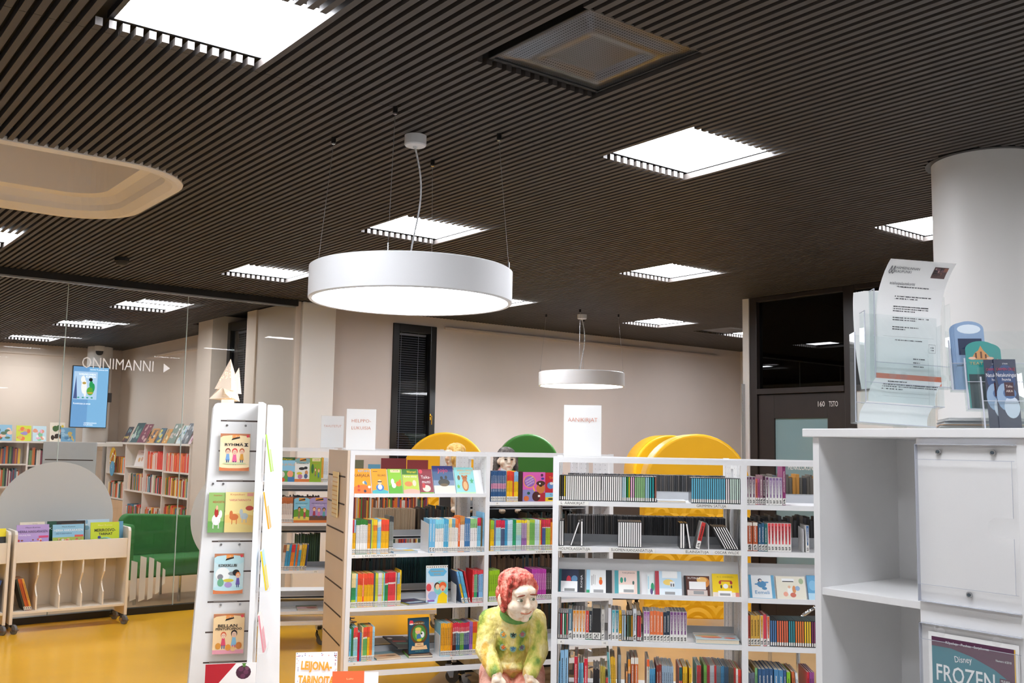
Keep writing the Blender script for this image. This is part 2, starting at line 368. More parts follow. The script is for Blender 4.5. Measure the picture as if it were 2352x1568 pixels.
# ---------------------------------------------------------------- windows with blinds (night outside)
FRM = mat('1d1b1a', 0.3, key='window_frame')
BLND = mat('c8cad0', 0.45, key='blind_slat')
BRASS = mat('d9a93f', 0.25, 1.0, key='brass')
NIGHT = glassy('night_pane', 'e4e6ea', 1.0)
def window(name, x0, x1, z0, z1, M, fr, slats=0.04):
    w = bpy.data.objects.new(name, None); C.objects.link(w); w.matrix_world = M; w['kind'] = 'structure'
    f = MB(); f.box(x0, x0 + fr, -0.02, 0.06, z0, z1, FRM); f.box(x1 - fr, x1, -0.02, 0.06, z0, z1, FRM); f.box(x0 + fr, x1 - fr, -0.02, 0.06, z1 - fr * 1.1, z1, FRM); f.box(x0 + fr, x1 - fr, -0.02, 0.06, z0, z0 + fr, FRM)
    f.build('window_frame', w, bevel=0.006)
    p = MB(); p.box(x0 + fr, x1 - fr, 0.012, 0.018, z0 + fr, z1 - fr, NIGHT); p.build('pane', w)
    s = MB(); z = z1 - fr * 1.1 - 0.03
    while z > z0 + fr: s.box(x0 + fr + 0.01, x1 - fr - 0.01, 0.085, 0.108, z - 0.0015, z, BLND, M=None); z -= slats
    for u in (0.2, 0.75):
        xx = x0 + fr + u * (x1 - x0 - 2 * fr); s.box(xx, xx + 0.004, 0.094, 0.097, z0 + fr, z1 - fr, BLND)
    s.box(x0 + fr + 0.008, x1 - fr - 0.008, 0.08, 0.115, z1 - fr * 1.1 - 0.028, z1 - fr * 1.1 - 0.006, BLND)
    o = s.build('blind', w); o['kind'] = 'stuff'
    q = MB(); q.box(x0, x1, 0.135, 0.14, z0, z1, BLACK); q.build('outer_pane', w)
    return w
w = window('window_2', wx0, wx1, wz0, wz1, Tm(0, 10.05, 0), 0.085, 0.0175 * 1.6)
h = MB(); h.box(6.55, 6.565, 10.015, 10.03, 1.985, 2.06, BRASS); h.rod((6.557, 10.015, 2.03), (6.557, 9.985, 2.03), 0.008, BRASS); h.rod((6.557, 9.985, 2.035), (6.557, 9.985, 1.93), 0.007, BRASS)
hh = h.build('window_handle', w); hh.matrix_parent_inverse = Tm(0, -10.05, 0)
w = window('window_3', 0, 1.09, 0.5, 3.215, Tm(4.90, 12.295, 0) @ Rz(-PI / 2), 0.10, 0.03)
for n, a in (('b', 0),):
    h = MB(); h.box(0.87, 0.92, -0.024, -0.02, 3.14, 3.165, BRASS); h.build('window_tag', w)
# ---------------------------------------------------------------- dark door wall
DWOOD = mat('2a2321', 0.38, key='door_wood', vary=0.12, scale=6)
DPANE = glassy('transom_pane', '55595a', 1.5)
wall('trim_9', [(8.03, 8.17, 6.39, 6.467, 0, 3.236)], mat('d7d5d2', 0.5, key='post_white'))
wall('trim_10', [(8.0, 8.035, 6.44, 6.462, 0.0, 2.36)], mat('b9bbbd', 0.25, 0.8, key='post_rail'))
fb = MB()
for q in ((6.30, 6.39, 0, 3.236), (5.178, 5.298, 0, 3.236), (1.0, 1.1, 0, 3.236), (3.1, 3.2, 2.25, 3.236)): fb.box(8.04, 8.15, *q, DWOOD)
for y0, y1 in ((5.298, 6.30), (3.2, 5.178), (1.1, 3.1)): fb.box(8.04, 8.15, y0, y1, 3.19, 3.236, DWOOD); fb.box(8.03, 8.15, y0, y1, 2.25, 2.305, DWOOD)
struct(fb.build('trim_11', bevel=0.004))
wall('wall_door_side', [(8.05, 8.14, 1.1, 5.178, 0, 2.25), (8.05, 8.14, -4, 1.0, 0, 3.4)], WALLW)
tw = bpy.data.objects.new('window_4', None); C.objects.link(tw); tw['kind'] = 'structure'
for y0, y1 in ((5.298, 6.30), (3.2, 5.178), (1.1, 3.1)):
    b = MB(); b.box(8.09, 8.098, y0, y1, 2.305, 3.19, DPANE); b.build('pane', tw)
dr = bpy.data.objects.new('door_1', None); C.objects.link(dr); dr['kind'] = 'structure'
b = MB()
for q in ((6.106, 6.296, 0.01, 2.245), (5.302, 5.499, 0.01, 2.245), (5.499, 6.106, 2.008, 2.245), (5.499, 6.106, 0.01, 0.5)): b.box(8.06, 8.105, *q, DWOOD)
b.build('door_leaf', dr, bevel=0.003)
b = MB(); b.box(8.078, 8.09, 5.499, 6.106, 0.5, 2.008, mat('7f9a9f', 0.12, key='door_pane_blue')); b.build('pane', dr)
b = MB(); b.rod((8.05, 5.40, 1.05), (8.0, 5.40, 1.05), 0.011, CHROME); b.rod((8.0, 5.40, 1.05), (8.0, 5.53, 1.05), 0.010, CHROME); b.build('door_handle', dr)
DT = (PI / 2, 0, -PI / 2); DOORW = mat('eceae6', 0.5, key='door_letters')
text('160', dr, (8.0585, 5.567, 2.137), DT, DOORW, size=0.072, width=0.075)
text('TSTO', dr, (8.0585, 5.43, 2.135), DT, DOORW, size=0.072, width=0.097)
text('HENKILÖKUNTA', dr, (8.0765, 5.79, 1.532), DT, DOORW, size=0.07, width=0.345)
# ---------------------------------------------------------------- ceiling lights, vents
PANEL = emis('panel_light', 'f5f7fd', PANEL_POWER)
HOUS = mat('26272a', 0.4, key='light_housing')
ORD = {0: 'largest square ceiling light panel, at the top edge above the recess', 1: 'square ceiling light panel straight right of the near round pendant', 2: 'square ceiling light panel half hidden by the round white column',
       3: 'sliver of a square ceiling light panel beyond the white ceiling recess', 4: 'square ceiling light panel seen behind the wires of the near pendant', 5: 'square ceiling light panel just left of the near pendant ring',
       6: 'square ceiling light panel above the far round pendant, farther than the column', 7: 'square ceiling light panel mostly hidden behind the near pendant ring', 8: 'square ceiling light panel nearest the far pendant and its wall',
       9: 'nearest ceiling light panel seen through the glass wall', 10: 'middle ceiling light panel of three seen through the glass wall', 11: 'farthest ceiling light panel seen through the glass wall', 12: 'ceiling light panel over the near left of the reading room', 13: 'ceiling light panel over the far left of the reading room',
       14: 'ceiling light panel beside the far dark vent, cut by the white door post'}
for i, (x, y) in enumerate(LIGHTS):
    t = thing('ceiling_light', ORD.get(i, 'square ceiling light panel out of sight above the entrance, %s of nine' % nth(max(1, i - 14))), 'ceiling light', Tm(x, y, 0), 'square ceiling lights')
    b = MB(); b.box(0.04, 0.632, -0.58, 0.0, 3.281, 3.30, PANEL); b.build('diffuser', t)
    b = MB(); b.box(0.02, 0.04, -0.60, 0.018, 3.279, 3.308, HOUS); b.box(0.632, 0.652, -0.60, 0.018, 3.279, 3.308, HOUS); b.box(0.04, 0.632, 0.0, 0.018, 3.279, 3.308, HOUS); b.box(0.04, 0.632, -0.60, -0.58, 3.279, 3.308, HOUS); b.build('frame', t)
VM = dots('vent_perforated', '707275', '060606', 0.0125, 0.0038, 0.28, 0.9, 'xy')
for i, (x, y) in enumerate(VENTS):
    t = thing('ceiling_vent', ['square perforated metal ceiling vent between the two nearest lights', 'dark square ceiling vent far back beside the last light'][i], 'ceiling vent', Tm(x, y, 0), None)
    def grid(u, v):   # dished sheet with a raised square rim step
        e = min(u, v, 1 - u, 1 - v); z = 3.262
        if e < 0.04: return z
        s = min(1, (e - 0.04) / 0.12); z -= 0.018 * s
        if e > 0.2: z += 0.012 * min(1, (e - 0.2) / 0.05)
        return z
    b = MB(); N = 24; k = b.mi(VM)
    for j in range(N + 1):
        for q in range(N + 1): u, v = q / N, j / N; b.v.append((0.035 + 0.575 * u, -0.605 + 0.575 * v, grid(u, v)))
    for j in range(N):
        for q in range(N): a = j * (N + 1) + q; b.f.append((a, a + 1, a + N + 2, a + N + 1)); b.m.append(k)
    b.build('vent_plate', t, smooth=True)
    b = MB()
    for q in ((0.02, 0.037, -0.62, -0.01), (0.608, 0.625, -0.62, -0.01), (0.037, 0.608, -0.03, -0.01), (0.037, 0.608, -0.62, -0.605)): b.box(*q, 3.255, 3.30, BLACKM)
    b.build('frame', t, bevel=0.004)
# smoke detector
t = thing('smoke_detector', 'small black smoke detector on the slatted ceiling above the glass wall', 'smoke detector', Tm(2.455, 8.62, CEIL))
b = MB(); b.lathe([(0.0, 0), (0.06, 0), (0.06, -0.03), (0.052, -0.034)], BLACK, 24); b.build('base', t, smooth=True, auto=True)
b = MB(); b.lathe([(0.05, -0.034), (0.046, -0.055), (0.03, -0.066), (0.0, -0.068)], RUBBER, 24); b.build('sensor_cage', t, smooth=True)
# ---------------------------------------------------------------- round pendants
DISC = emis('pendant_disc', 'f6f8fd', DISC_POWER)
PEN = mat('e3e4e6', 0.45, key='pendant_white')
WIRE = mat('b5b6b8', 0.3, 0.9, key='wire')
for i, (cx, cy, lab) in enumerate(((2.556, 4.105, 'large white ring pendant lamp hanging in the middle, nearest one'), (7.667, 8.526, 'distant white ring pendant lamp hanging near the beige wall'))):
    t = thing('pendant_lamp', lab, 'lamp', Tm(cx, cy, 0), 'round pendant lamps')
    b = MB(); b.lathe([(0.0, 2.555), (0.49, 2.555), (0.5, 2.548), (0.5, 2.397), (0.494, 2.39), (0.48, 2.392), (0.476, 2.404)], PEN, 96); b.build('lamp_shade', t, smooth=True, auto=True)
    b = MB(); b.lathe([(0.0, 2.4035), (0.4765, 2.4035)], DISC, 96); b.build('diffuser', t)
    b = MB(); b.lathe([(0.0, 3.237), (0.055, 3.237), (0.055, 3.19), (0.05, 3.184), (0.012, 3.182), (0.01, 3.172), (0, 3.172)], PEN, 32); b.build('canopy', t, smooth=True, auto=True)
    b = MB(); P = []
    for q in range(25):
        u = q / 24; P.append((0.035 * math.sin(u * 4.2) * (1 - 0.4 * u) + 0.01 * u, -0.012 * math.sin(u * 5), 3.175 - u * 0.62))
    b.tube(P, 0.0045, mat('cfd0d2', 0.5, key='cord_white')); b.build('cord', t, smooth=True)
    for sx, sy in ((-0.3, 0.3), (-0.3, -0.3), (0.3, -0.3), (0.3, 0.3)):
        e = 1.0
        b = MB(); b.rod((sx, sy, 3.205), (sx * 1.14, sy * 1.14, 2.57), 0.0013, WIRE, n=6); b.rod((sx * 1.14, sy * 1.14, 2.555), (sx * 1.14, sy * 1.14, 2.59), 0.004, CHROME, n=8); b.build('suspension_wire', t)
        b = MB(); b.rod((sx, sy, 3.24), (sx, sy, 3.208), 0.012, BLACKM, n=12); b.rod((sx, sy, 3.208), (sx, sy, 3.203), 0.009, CHROME, n=12); b.build('ceiling_hook', t)
# ================================================================ BOOKCASES
def caster(parent, x, y, ztop=0.15, r=0.05, brake=True, ang=0.6):
    M = Tm(x, y, 0) @ Rz(ang); b = MB()
    b.rod(M @ Vector((0, 0, ztop)), M @ Vector((0, 0, ztop - 0.025)), 0.018, RUBBER, n=12)
    b.prism([(-0.025, ztop - 0.028), (0.02, ztop - 0.028), (0.04, ztop - 0.06), (0.035, r - 0.01), (0.01, r - 0.012), (-0.02, ztop - 0.06)], -0.016, -0.013, CHROME, 'y', M)
    b.prism([(-0.025, ztop - 0.028), (0.02, ztop - 0.028), (0.04, ztop - 0.06), (0.035, r - 0.01), (0.01, r - 0.012), (-0.02, ztop - 0.06)], 0.013, 0.016, CHROME, 'y', M)
    b.box(-0.025, 0.022, -0.016, 0.016, ztop - 0.032, ztop - 0.026, CHROME, M)
    if brake: b.box(0.015, 0.075, -0.018, 0.018, ztop - 0.05, ztop - 0.042, mat('6b5a55', 0.4, key='brake'), M)
    c = b.build('caster', parent)
    w = MB(); A = M @ Vector((0.028, -0.012, r)); B = M @ Vector((0.028, 0.012, r)); w.rod(A, B, r, WHEEL, n=24)
    w.build('wheel', c, bevel=0.004); return c
def shelf_part(t, x0, x1, z, y0, sgn, depth=0.275, name='shelf'):
    b = MB(); Y = lambda v: y0 + sgn * v
    def bx(a, e, lo, hi, m): b.box(x0, x1, min(Y(a), Y(e)), max(Y(a), Y(e)), lo, hi, m)
    bx(0.0, 0.004, z - 0.024, z, WHITE); bx(0.004, depth, z - 0.006, z, WHITE); bx(depth - 0.003, depth, z, z + 0.04, GREYST); bx(0.02, depth, z - 0.024, z - 0.018, GREYST)
    return b.build(name, t)
def display_part(t, x0, x1, z, name='display_shelf'):
    b = MB(); b.prism([(-0.015, z - 0.012), (-0.015, z + 0.012), (-0.012, z + 0.012), (-0.012, z - 0.004), (0.028, z - 0.004), (0.118, z + 0.165), (0.121, z + 0.165), (0.031, z - 0.008), (0.031, z - 0.012)], x0, x1, WHITE, 'x')
    return b.build(name, t)
def bookcase(label, fr, x0, bays, front, back, D=0.70, pitch=0.93, top=1.645, group='white mobile bookcases', casters=True):
    t = thing('bookcase', label, 'bookcase', fr.M @ Tm(x0, 0, 0), group)
    for i in range(bays + 1):
        x = i * pitch
        for y0, s in ((0, 1), (D, -1)):
            b = MB(); Y = lambda v: y0 + s * v
            b.box(x - 0.015, x + 0.015, min(Y(0), Y(0.03)), max(Y(0), Y(0.03)), 0.12, top + 0.003, WHITE)
            b.box(x - 0.011, x + 0.011, min(Y(0.03), Y(0.29)), max(Y(0.03), Y(0.29)), 0.16, top - 0.004, PERF)
            b.box(x - 0.013, x + 0.013, min(Y(0.14), Y(0.152)), max(Y(0.14), Y(0.152)), 0.16, top - 0.02, WHITE)
            b.build('upright', t)
        b = MB(); b.box(x - 0.012, x + 0.012, 0.29, D - 0.29, top - 0.05, top - 0.005, WHITE); b.box(x - 0.012, x + 0.012, 0.29, D - 0.29, 0.16, 0.22, WHITE); b.build('brace', t)
        if casters:
            caster(t, x + (0.07 if i == 0 else -0.07), 0.26, 0.16, 0.05, ang=0.5); caster(t, x + (0.07 if i == 0 else -0.07), D - 0.12, 0.16, 0.05, ang=-0.4)
    for i in range(bays):
        a, e = i * pitch + 0.015, (i + 1) * pitch - 0.015
        for y in (0.0, D - 0.016):
            b = MB(); b.box(a, e, y, y + 0.016, top - 0.026, top, WHITE); b.build('top_rail', t)
            b = MB(); b.box(a, e, y + 0.012, y + 0.024, 0.213, 0.246, WHITE); b.build('base_rail', t)
        for z, k in front[i]:
            if k == 's': shelf_part(t, a, e, z, 0.002, 1)
            else: display_part(t, a, e, z)
        for z in back[i]: shelf_part(t, a, e, z, D - 0.002, -1, name='rear_shelf')
    return t
def edge_label(case, x, z, s, w, size=0.014, strip=None):
    l = strip or max(w + 0.02, 0.028)
    b = MB(); b.box(x - l / 2, x + l / 2, -0.0006, 0.0, z - 0.022, z - 0.001, STICK); o = b.build('shelf_label', case)
    text(s, o, (x, -0.0009, z - 0.0115), UPR, mat('222222', 0.6, key='type_black'), size=size, width=w)
caseA = bookcase('white two-bay bookcase with beige slotted end panel beside the carved child', FA, 0, 2,
    [[(1.36, 'd'), (0.983, 's'), (0.647, 's'), (0.309, 's')], [(1.315, 's'), (0.985, 's'), (0.65, 's'), (0.33, 's')]],
    [[1.42, 1.06, 0.69, 0.33], [1.26, 1.0, 0.67, 0.33]])
caseB = bookcase('white bookcase of audiobooks and CDs in front of the yellow chair', FB, 0, 3,
    [[(1.428, 's'), (1.203, 's'), (0.97, 'd'), (0.75, 's'), (0.42, 's')], [(1.427, 's'), (1.201, 's'), (0.967, 'd'), (0.747, 's'), (0.42, 's')], [(1.427, 's'), (1.201, 's'), (0.967, 'd'), (0.747, 's'), (0.42, 's')]],
    [[1.428, 1.19, 0.42], [1.428, 1.2, 0.75, 0.42], []], D=0.66)
caseC = bookcase('white bookcase on casters seen between display tower and beige end panel', FC, -0.93, 1,
    [[(1.367, 's'), (1.035, 's'), (0.652, 's'), (0.325, 's')]], [[1.30, 0.95, 0.62, 0.40]], D=0.62)
FD = Frame(cw(-1.0, 8.75), YAW + R(14))
caseD = bookcase('white bookcase standing behind the easy-reader shelves, seen through its gaps', FD, -0.42, 1, [[(1.30, 's'), (1.0, 's'), (0.68, 's'), (0.35, 's')]], [[]], D=0.62)
# beige end panel of the near bookcase with slots
b = MB(); b.box(-0.034, -0.016, 0.0, 0.70, 0.10, 1.648, BEIGE); ep = b.build('end_panel', caseA, bevel=0.002)
SLOT = mat('3a2a20', 0.7, key='slot_dark')
for i in range(7):
    z = 1.475 - i * 0.178; g = MB(); g.box(-0.0362, -0.028, 0.05, 0.66, z - 0.005, z + 0.005, SLOT); g.build('slot', ep)
b = MB(); b.box(-0.016, -0.0155, 0.0, 0.0, 0, 0, BEIGE)
lt = thing('leaflet_pocket', 'clear pocket of yellow bookmarks hanging on the beige end panel', 'leaflet holder', FA.M @ Tm(-0.037, 0.33, 1.20))
b = MB(); b.box(-0.02, -0.018, -0.12, 0.12, 0.0, 0.27, CLEAR); b.box(-0.02, 0.0, -0.12, 0.12, -0.002, 0.0, CLEAR); b.build('pocket', lt)
b = MB(); b.box(-0.012, -0.006, -0.10, 0.10, 0.002, 0.30, mat('efd9a0', 0.6, key='bookmark_paper')); o = b.build('leaflets', lt)
b = MB()
for i in range(9): b.box(-0.0127, -0.012, -0.09, 0.09, 0.02 + i * 0.03, 0.028 + i * 0.03, mat('d9a23a', 0.6, key='bookmark_ink'))
b.build('print', o)
edge_label(caseA, 0.195, 0.983, 'L 84.2 HELPPOLUKUISET', 0.22, 0.017, 0.27); edge_label(caseA, 0.03, 0.983, 'A', 0.008, 0.012); edge_label(caseA, 0.545, 0.983, 'B', 0.009, 0.013)
edge_label(caseA, 0.88, 0.647, 'C', 0.009, 0.013); edge_label(caseA, 0.055, 0.309, 'D', 0.009, 0.013); edge_label(caseA, 0.70, 0.309, 'E', 0.009, 0.013)
edge_label(caseA, 1.0, 1.315, 'F', 0.009, 0.013); edge_label(caseA, 1.01, 0.985, 'G', 0.009, 0.013); edge_label(caseA, 1.36, 0.985, 'KAHJO KOULU', 0.14, 0.016)
edge_label(caseB, 0.085, 1.428, 'L  ÄÄNIKIRJAT', 0.12, 0.018, 0.16); edge_label(caseB, 0.77, 1.428, 'GRIMMIN SATUJA', 0.145, 0.019, 0.16)
edge_label(caseB, 0.095, 1.203, 'HOLMOLAISSATUJA', 0.155, 0.019, 0.17); edge_label(caseB, 0.38, 1.203, 'SUOMEN KANSANSATUJA', 0.205, 0.019, 0.225)
edge_label(caseB, 0.70, 1.203, 'ELAINSATUJA', 0.112, 0.018, 0.13); edge_label(caseB, 0.845, 1.203, 'OSCAR WILDE', 0.117, 0.018, 0.135)
edge_label(caseB, 0.035, 0.75, 'A', 0.009, 0.014, 0.035); edge_label(caseB, 0.25, 0.75, 'H', 0.009, 0.014, 0.03); edge_label(caseB, 1.30, 1.201, 'L', 0.008, 0.014, 0.03)
edge_label(caseC, 0.80, 0.652, 'XYZ', 0.022, 0.013); edge_label(caseC, 0.89, 0.652, 'AAP', 0.022, 0.013)
# standing paper signs on top of the cases
def sign(label, fr, x, y, z, w, h, lines, size, widths, ang=0.0, col='c4693c', yo=0.30):
    t = thing('sign_holder', label, 'sign', fr.M @ Tm(x, y, z) @ Rz(ang))
    b = MB(); b.box(-w / 2 + 0.004, w / 2 - 0.004, 0.0, 0.0015, 0.004, h - 0.004, PAPER); b.build('paper', t)
    b = MB(); b.box(-w / 2, w / 2, -0.0035, -0.0015, 0.0, h, CLEAR); b.box(-w / 2, w / 2, 0.003, 0.005, 0.0, h, CLEAR); b.box(-w / 2, w / 2, -0.02, 0.08, -0.0005, 0.002, CLEAR); b.build('acrylic_sleeve', t)
    for i, s in enumerate(lines): text(s, t, (0, -0.0042, h - yo * h - i * size * 1.55), UPR, mat(col, 0.6, key='sign_ink'), size=size, width=widths[i], bold=-0.0004)
    return t
sign('white standing sign reading HELPPO-LUKUISIA on top of the left bookcase', FA, 0.06, 0.06, 1.648, 0.2, 0.275, ['HELPPO-', 'LUKUISIA'], 0.03, [0.125, 0.125], -0.25)
sign('white standing sign reading ÄÄNIKIRJAT on top of the audiobook case', FB, 0.13, 0.05, 1.648, 0.198, 0.265, ['ÄÄNIKIRJAT'], 0.03, [0.15], 0.0)
sign('white standing sign reading TAVUTETUT, half hidden behind the other sign', FC, -0.02, 0.3, 1.648, 0.2, 0.28, ['TAVUTETUT'], 0.028, [0.15], 0.0, yo=0.33)
# ---------------------------------------------------------------- books
COLN = {}
MESHES = {}
def bands_of(s):
    out = []
    for q in s.split(','):
        c, _, f = q.partition(':'); out.append((c, float(f or 1)))
    return out
def book_mesh(t, h, d, style, inkm=None, c=0.0016):
    k = ('bk', round(t, 4), h, d, style, inkm and inkm.name)
    if k in MESHES: return MESHES[k]
    bd = bands_of(style); main = mat(bd[0][0], 0.4); b = MB()
    b.box(0, t, 0.0004, c, 0, h, main); b.box(0, c, c, d, 0, h, main); b.box(t - c, t, c, d, 0, h, main)
    z = 0.0
    for col, f in bd:
        b.box(0.0001, t - 0.0001, -0.0002, 0.0006, z * h + 0.0001, f * h - 0.0001, mat(col, 0.38)); z = f
    if inkm: b.box(t * 0.36, t * 0.64, -0.0006, -0.0002, h * 0.32, h * 0.86, inkm)
    MESHES[k] = b.mesh('book'); return MESHES[k]
def small_mesh(kind, t, h, d):
    k = (kind, round(t, 4), h, d)
    if k in MESHES: return MESHES[k]
    b = MB()
    if kind == 'pages': b.box(0.0017, t - 0.0017, 0.0018, d - 0.002, 0.002, h - 0.002, PAGE)
    elif kind == 'label': b.box(0.0004, t - 0.0004, -0.0009, -0.0003, 0.003, 0.034, STICK); b.box(t * 0.2, t * 0.8, -0.0012, -0.0009, 0.006, 0.03, SINK)
    MESHES[k] = b.mesh(kind); return MESHES[k]
BOOKS = [0]
def book(fr, x, y, z, t, h, d, style, label, name='book', cat='book', group=None, tilt=0.0, lab=True, inkm=DINK, pages=True, yaw=0.0):
    o = bpy.data.objects.new(name, book_mesh(t, h, d, style, inkm)); C.objects.link(o)
    M = fr.M @ Tm(x, y, z)
    if tilt > 0: M = M @ Tm(t * math.cos(tilt), 0, 0) @ Ry(tilt) @ Tm(-t, 0, 0)
    elif tilt < 0: M = M @ Ry(tilt)
    o.matrix_world = M; tag(o, label, cat, group)
    if pages: link('page_block', small_mesh('pages', t, h, d), o)
    if lab: link('spine_label', small_mesh('label', t, h, d), o)
    BOOKS[0] += cat == 'book'
    return o
CDB = mat('2a2b2e', 0.25, key='cd_case')
def cd(fr, x, y, z, col, label, tilt=0.0, t=0.0104, group=None, tag_white=True, h=0.125, d=0.142):
    k = ('cd', round(t, 4), h, d)
    if k not in MESHES: b = MB(); b.box(0, t, 0, d, 0, h, CDB); MESHES[k] = b.mesh('cd_case')
    o = bpy.data.objects.new('cd_case', MESHES[k]); C.objects.link(o); M = fr.M @ Tm(x, y, z)
    if tilt > 0: M = M @ Tm(t * math.cos(tilt), 0, 0) @ Ry(tilt) @ Tm(-t, 0, 0)
    elif tilt < 0: M = M @ Ry(tilt)
    o.matrix_world = M; tag(o, label, 'CD case', group)
    k2 = ('cds', round(t, 4), col, h)
    if k2 not in MESHES:
        b = MB(); w = 0.0018; b.box(w, t - w, -0.0005, 0.0, 0.003, h - 0.003, mat(col, 0.45))
        b.box(w, t - w, -0.0009, -0.0005, 0.004, 0.02, STICK); MESHES[k2] = b.mesh('spine_card')
    link('spine_card', MESHES[k2], o); return o
def wedge(fr, x, y, z, t, h, col, base, label, d=0.14, group=None, name='audiobook_case', inkm=LINK):
    k = ('wc', round(t, 4), h, base)
    if k not in MESHES: b = MB(); b.box(0, t, 0, d, 0, h, mat(base, 0.35)); b.box(0.001, t - 0.001, 0.004, d - 0.004, h, h + 0.0006, mat('6f665f', 0.6, key='case_top')); MESHES[k] = b.mesh('audiobook_case')
    o = bpy.data.objects.new(name, MESHES[k]); C.objects.link(o); o.matrix_world = fr.M @ Tm(x, y, z); tag(o, label, 'audiobook', group)
    k = ('ws', round(t, 4), h, col)
    if k not in MESHES:
        b = MB(); b.prism([(t * 0.06, h * 0.99), (t * 0.94, h * 0.99), (t * 0.7, h * 0.26), (t * 0.3, h * 0.26)], -0.0005, 0.0, mat(col, 0.4), 'y'); b.box(t * 0.38, t * 0.62, -0.0008, -0.0005, h * 0.38, h * 0.9, inkm)
        b.box(t * 0.12, t * 0.88, -0.0006, 0, 0.005, h * 0.2, STICK); b.box(t * 0.22, t * 0.78, -0.0009, -0.0006, 0.008, h * 0.17, SINK); MESHES[k] = b.mesh('spine_card')
    link('spine_card', MESHES[k], o); return o
def row(fr, z, y, groups, where, group, h=0.21, d=0.15, noun='paperback', cat='book', xoff=0.0):
    i = 0
    for g in groups:
        px0, px1, n, style, words = g[:5]; o = g[5] if len(g) > 5 else {}
        hh = o.get('h', h); yy = y + o.get('dy', 0); a, e = fr.lx(px0, z, yy), fr.lx(px1, z, yy); p = (e - a) / n
        for k in range(n):
            i += 1; x = a + p * k; tt = p * .95
            for q in (-1, 0, 1, 2, 3):
                if x < q * .93 + .0165 and x + p * .95 > q * .93 - .0165: x, tt = (q * .93 + .0165, max(.004, x + p * .95 - q * .93 - .0165)) if x + p / 2 > q * .93 else (x, max(.004, q * .93 - .0168 - x))
            kind = o.get('k', 'b'); nn = o.get('noun', noun)
            lab = ('%s, %s from left %s' % (words[:-3], nth(i), where)) if words.endswith(', a') else '%s %s, %s from left %s' % (words, nn, nth(i), where); tl = o.get('tilt', 0)
            if kind == 'b':
                hv = hh if o.get('exact') else round(hh + random.choice((-0.003, 0, 0, 0.002)), 4)
                book(fr, x, yy + random.uniform(0, 0.004), z + 0.0012, tt * math.cos(tl) ** 2, hv, o.get('d', d), style, lab, o.get('name', 'book'), o.get('cat', cat), group, tl, o.get('lab', True), {'d': DINK, 'l': LINK, None: None}[o.get('ink', 'd')])
            elif kind == 'c': cd(fr, x, yy + random.uniform(0, 0.003), z + 0.0012, style, lab, tl, min(0.0106, tt) * math.cos(tl) ** 2 * (1 if not tl else .96), group, h=o.get('h', 0.125))
            elif kind == 'w': wedge(fr, x, yy, z + 0.0012, tt, hh, style, o.get('base', 'eceae6'), lab, group=group, inkm={'d': DINK, 'l': LINK}[o.get('ink', 'l')])
def stuff_row(name, label, fr, x0, x1, y0, y1, z, cols, h=0.2, tmin=0.008, tmax=0.014, gap=0.1, cat='books', jit=0.02):
    b = MB(); x = x0
    while x < x1 - tmin:
        t = min(random.uniform(tmin, tmax), x1 - x); hh = h + random.uniform(-jit, jit); c = random.choice(cols)
        b.box(x, x + t * (1 - gap), y0 + random.uniform(0, 0.008), y1, z + 0.0012, z + hh, mat(c, 0.6)); x += t
    o = b.build(name); o.matrix_world = fr.M; o['kind'] = 'stuff'; tag(o, label, cat); return o
BG = 'back rows of books'
# --- left bay of the easy-reader case
RY = 'f3b70d:.66,ea4a30:1'
w2 = 'on the HELPPOLUKUISET shelf'
row(FA, 0.983, 0.012, [
    (808.5, 812, 1, 'f0b418:.62,cf3038:1', 'yellow and red'), (812.2, 815.5, 1, 'f0b418:.62,9cc3e2:1', 'yellow and pale blue'), (816.5, 843, 9, '3f7a34:.14,f1efec:.86,2f7a2c:1', 'white book with green ends, a', {'ink': 'd'}),
    (843.2, 849.5, 2, 'e99a1b:.88,5b4644:1', 'orange brown-topped'), (850, 852, 1, '5f7f90:1', 'grey-blue'), (852.2, 855.4, 1, 'd8de22:1', 'lime-yellow'), (855.8, 865, 3, 'f2b90f:.68,e87d2c:.84,f2c92d:1', 'yellow book with orange band, a'),
    (865.6, 874, 3, '8cc9e6:.78,e8e2cf:.95,8cc9e6:1', 'pale blue'), (874.3, 892, 5, RY, 'red-topped yellow'), (893, 902.5, 3, '6d7270:.1,34373a:.16,8f9591:.85,33373a:1', 'tall grey', {'h': 0.236, 'dy': 0.05}),
    (985, 998.6, 2, '6db5dd:1', 'sky-blue', {'ink': 'l'}), (998.8, 1018, 5, 'f0ece6:.72,7fd2e6:1', 'white book with aqua top, a'), (1018.2, 1029.5, 3, '4fa9cf:1', 'bright blue', {'ink': 'l'}), (1029.7, 1037, 2, 'efe4d2:.74,f0d67e:1', 'cream book with yellow top, a'),
    (1037.2, 1044.5, 2, 'f0e8de:.74,6fa8bd:1', 'white book with teal top, a'), (1044.7, 1051.5, 2, 'efeae4:.74,f0803c:1', 'white book with orange top, a'), (1051.7, 1056, 1, 'e0601f:1', 'red-orange', {'ink': 'l', 'h': 0.222}), (1056.2, 1066, 3, 'e8862a:.09,f0ebe6:.77,c98e4d:1', 'tan-topped white', {'h': 0.232}),
    (1066.5, 1079, 3, '3d74a8:1', 'navy-blue', {'ink': 'l'}), (1079.5, 1095, 4, 'f0ecea:.72,8cc47c:1', 'white book with green top, a'), (1095.5, 1103.5, 2, '7fc0dc:.76,d92b4a:1', 'pale blue red-topped', {'h': 0.224}),
    (1103.8, 1107.5, 2, '6d5c3a:1', 'brown', {'h': 0.224}), (1107.8, 1112, 2, '86bfe2:1', 'tall light blue', {'h': 0.258})], w2, 'easy readers on the lettered upper shelf', h=0.217)
w3 = 'under the HELPPOLUKUISET shelf'
RW = 'e8434a:.66,f3ece6:.71,d62a3a:1'
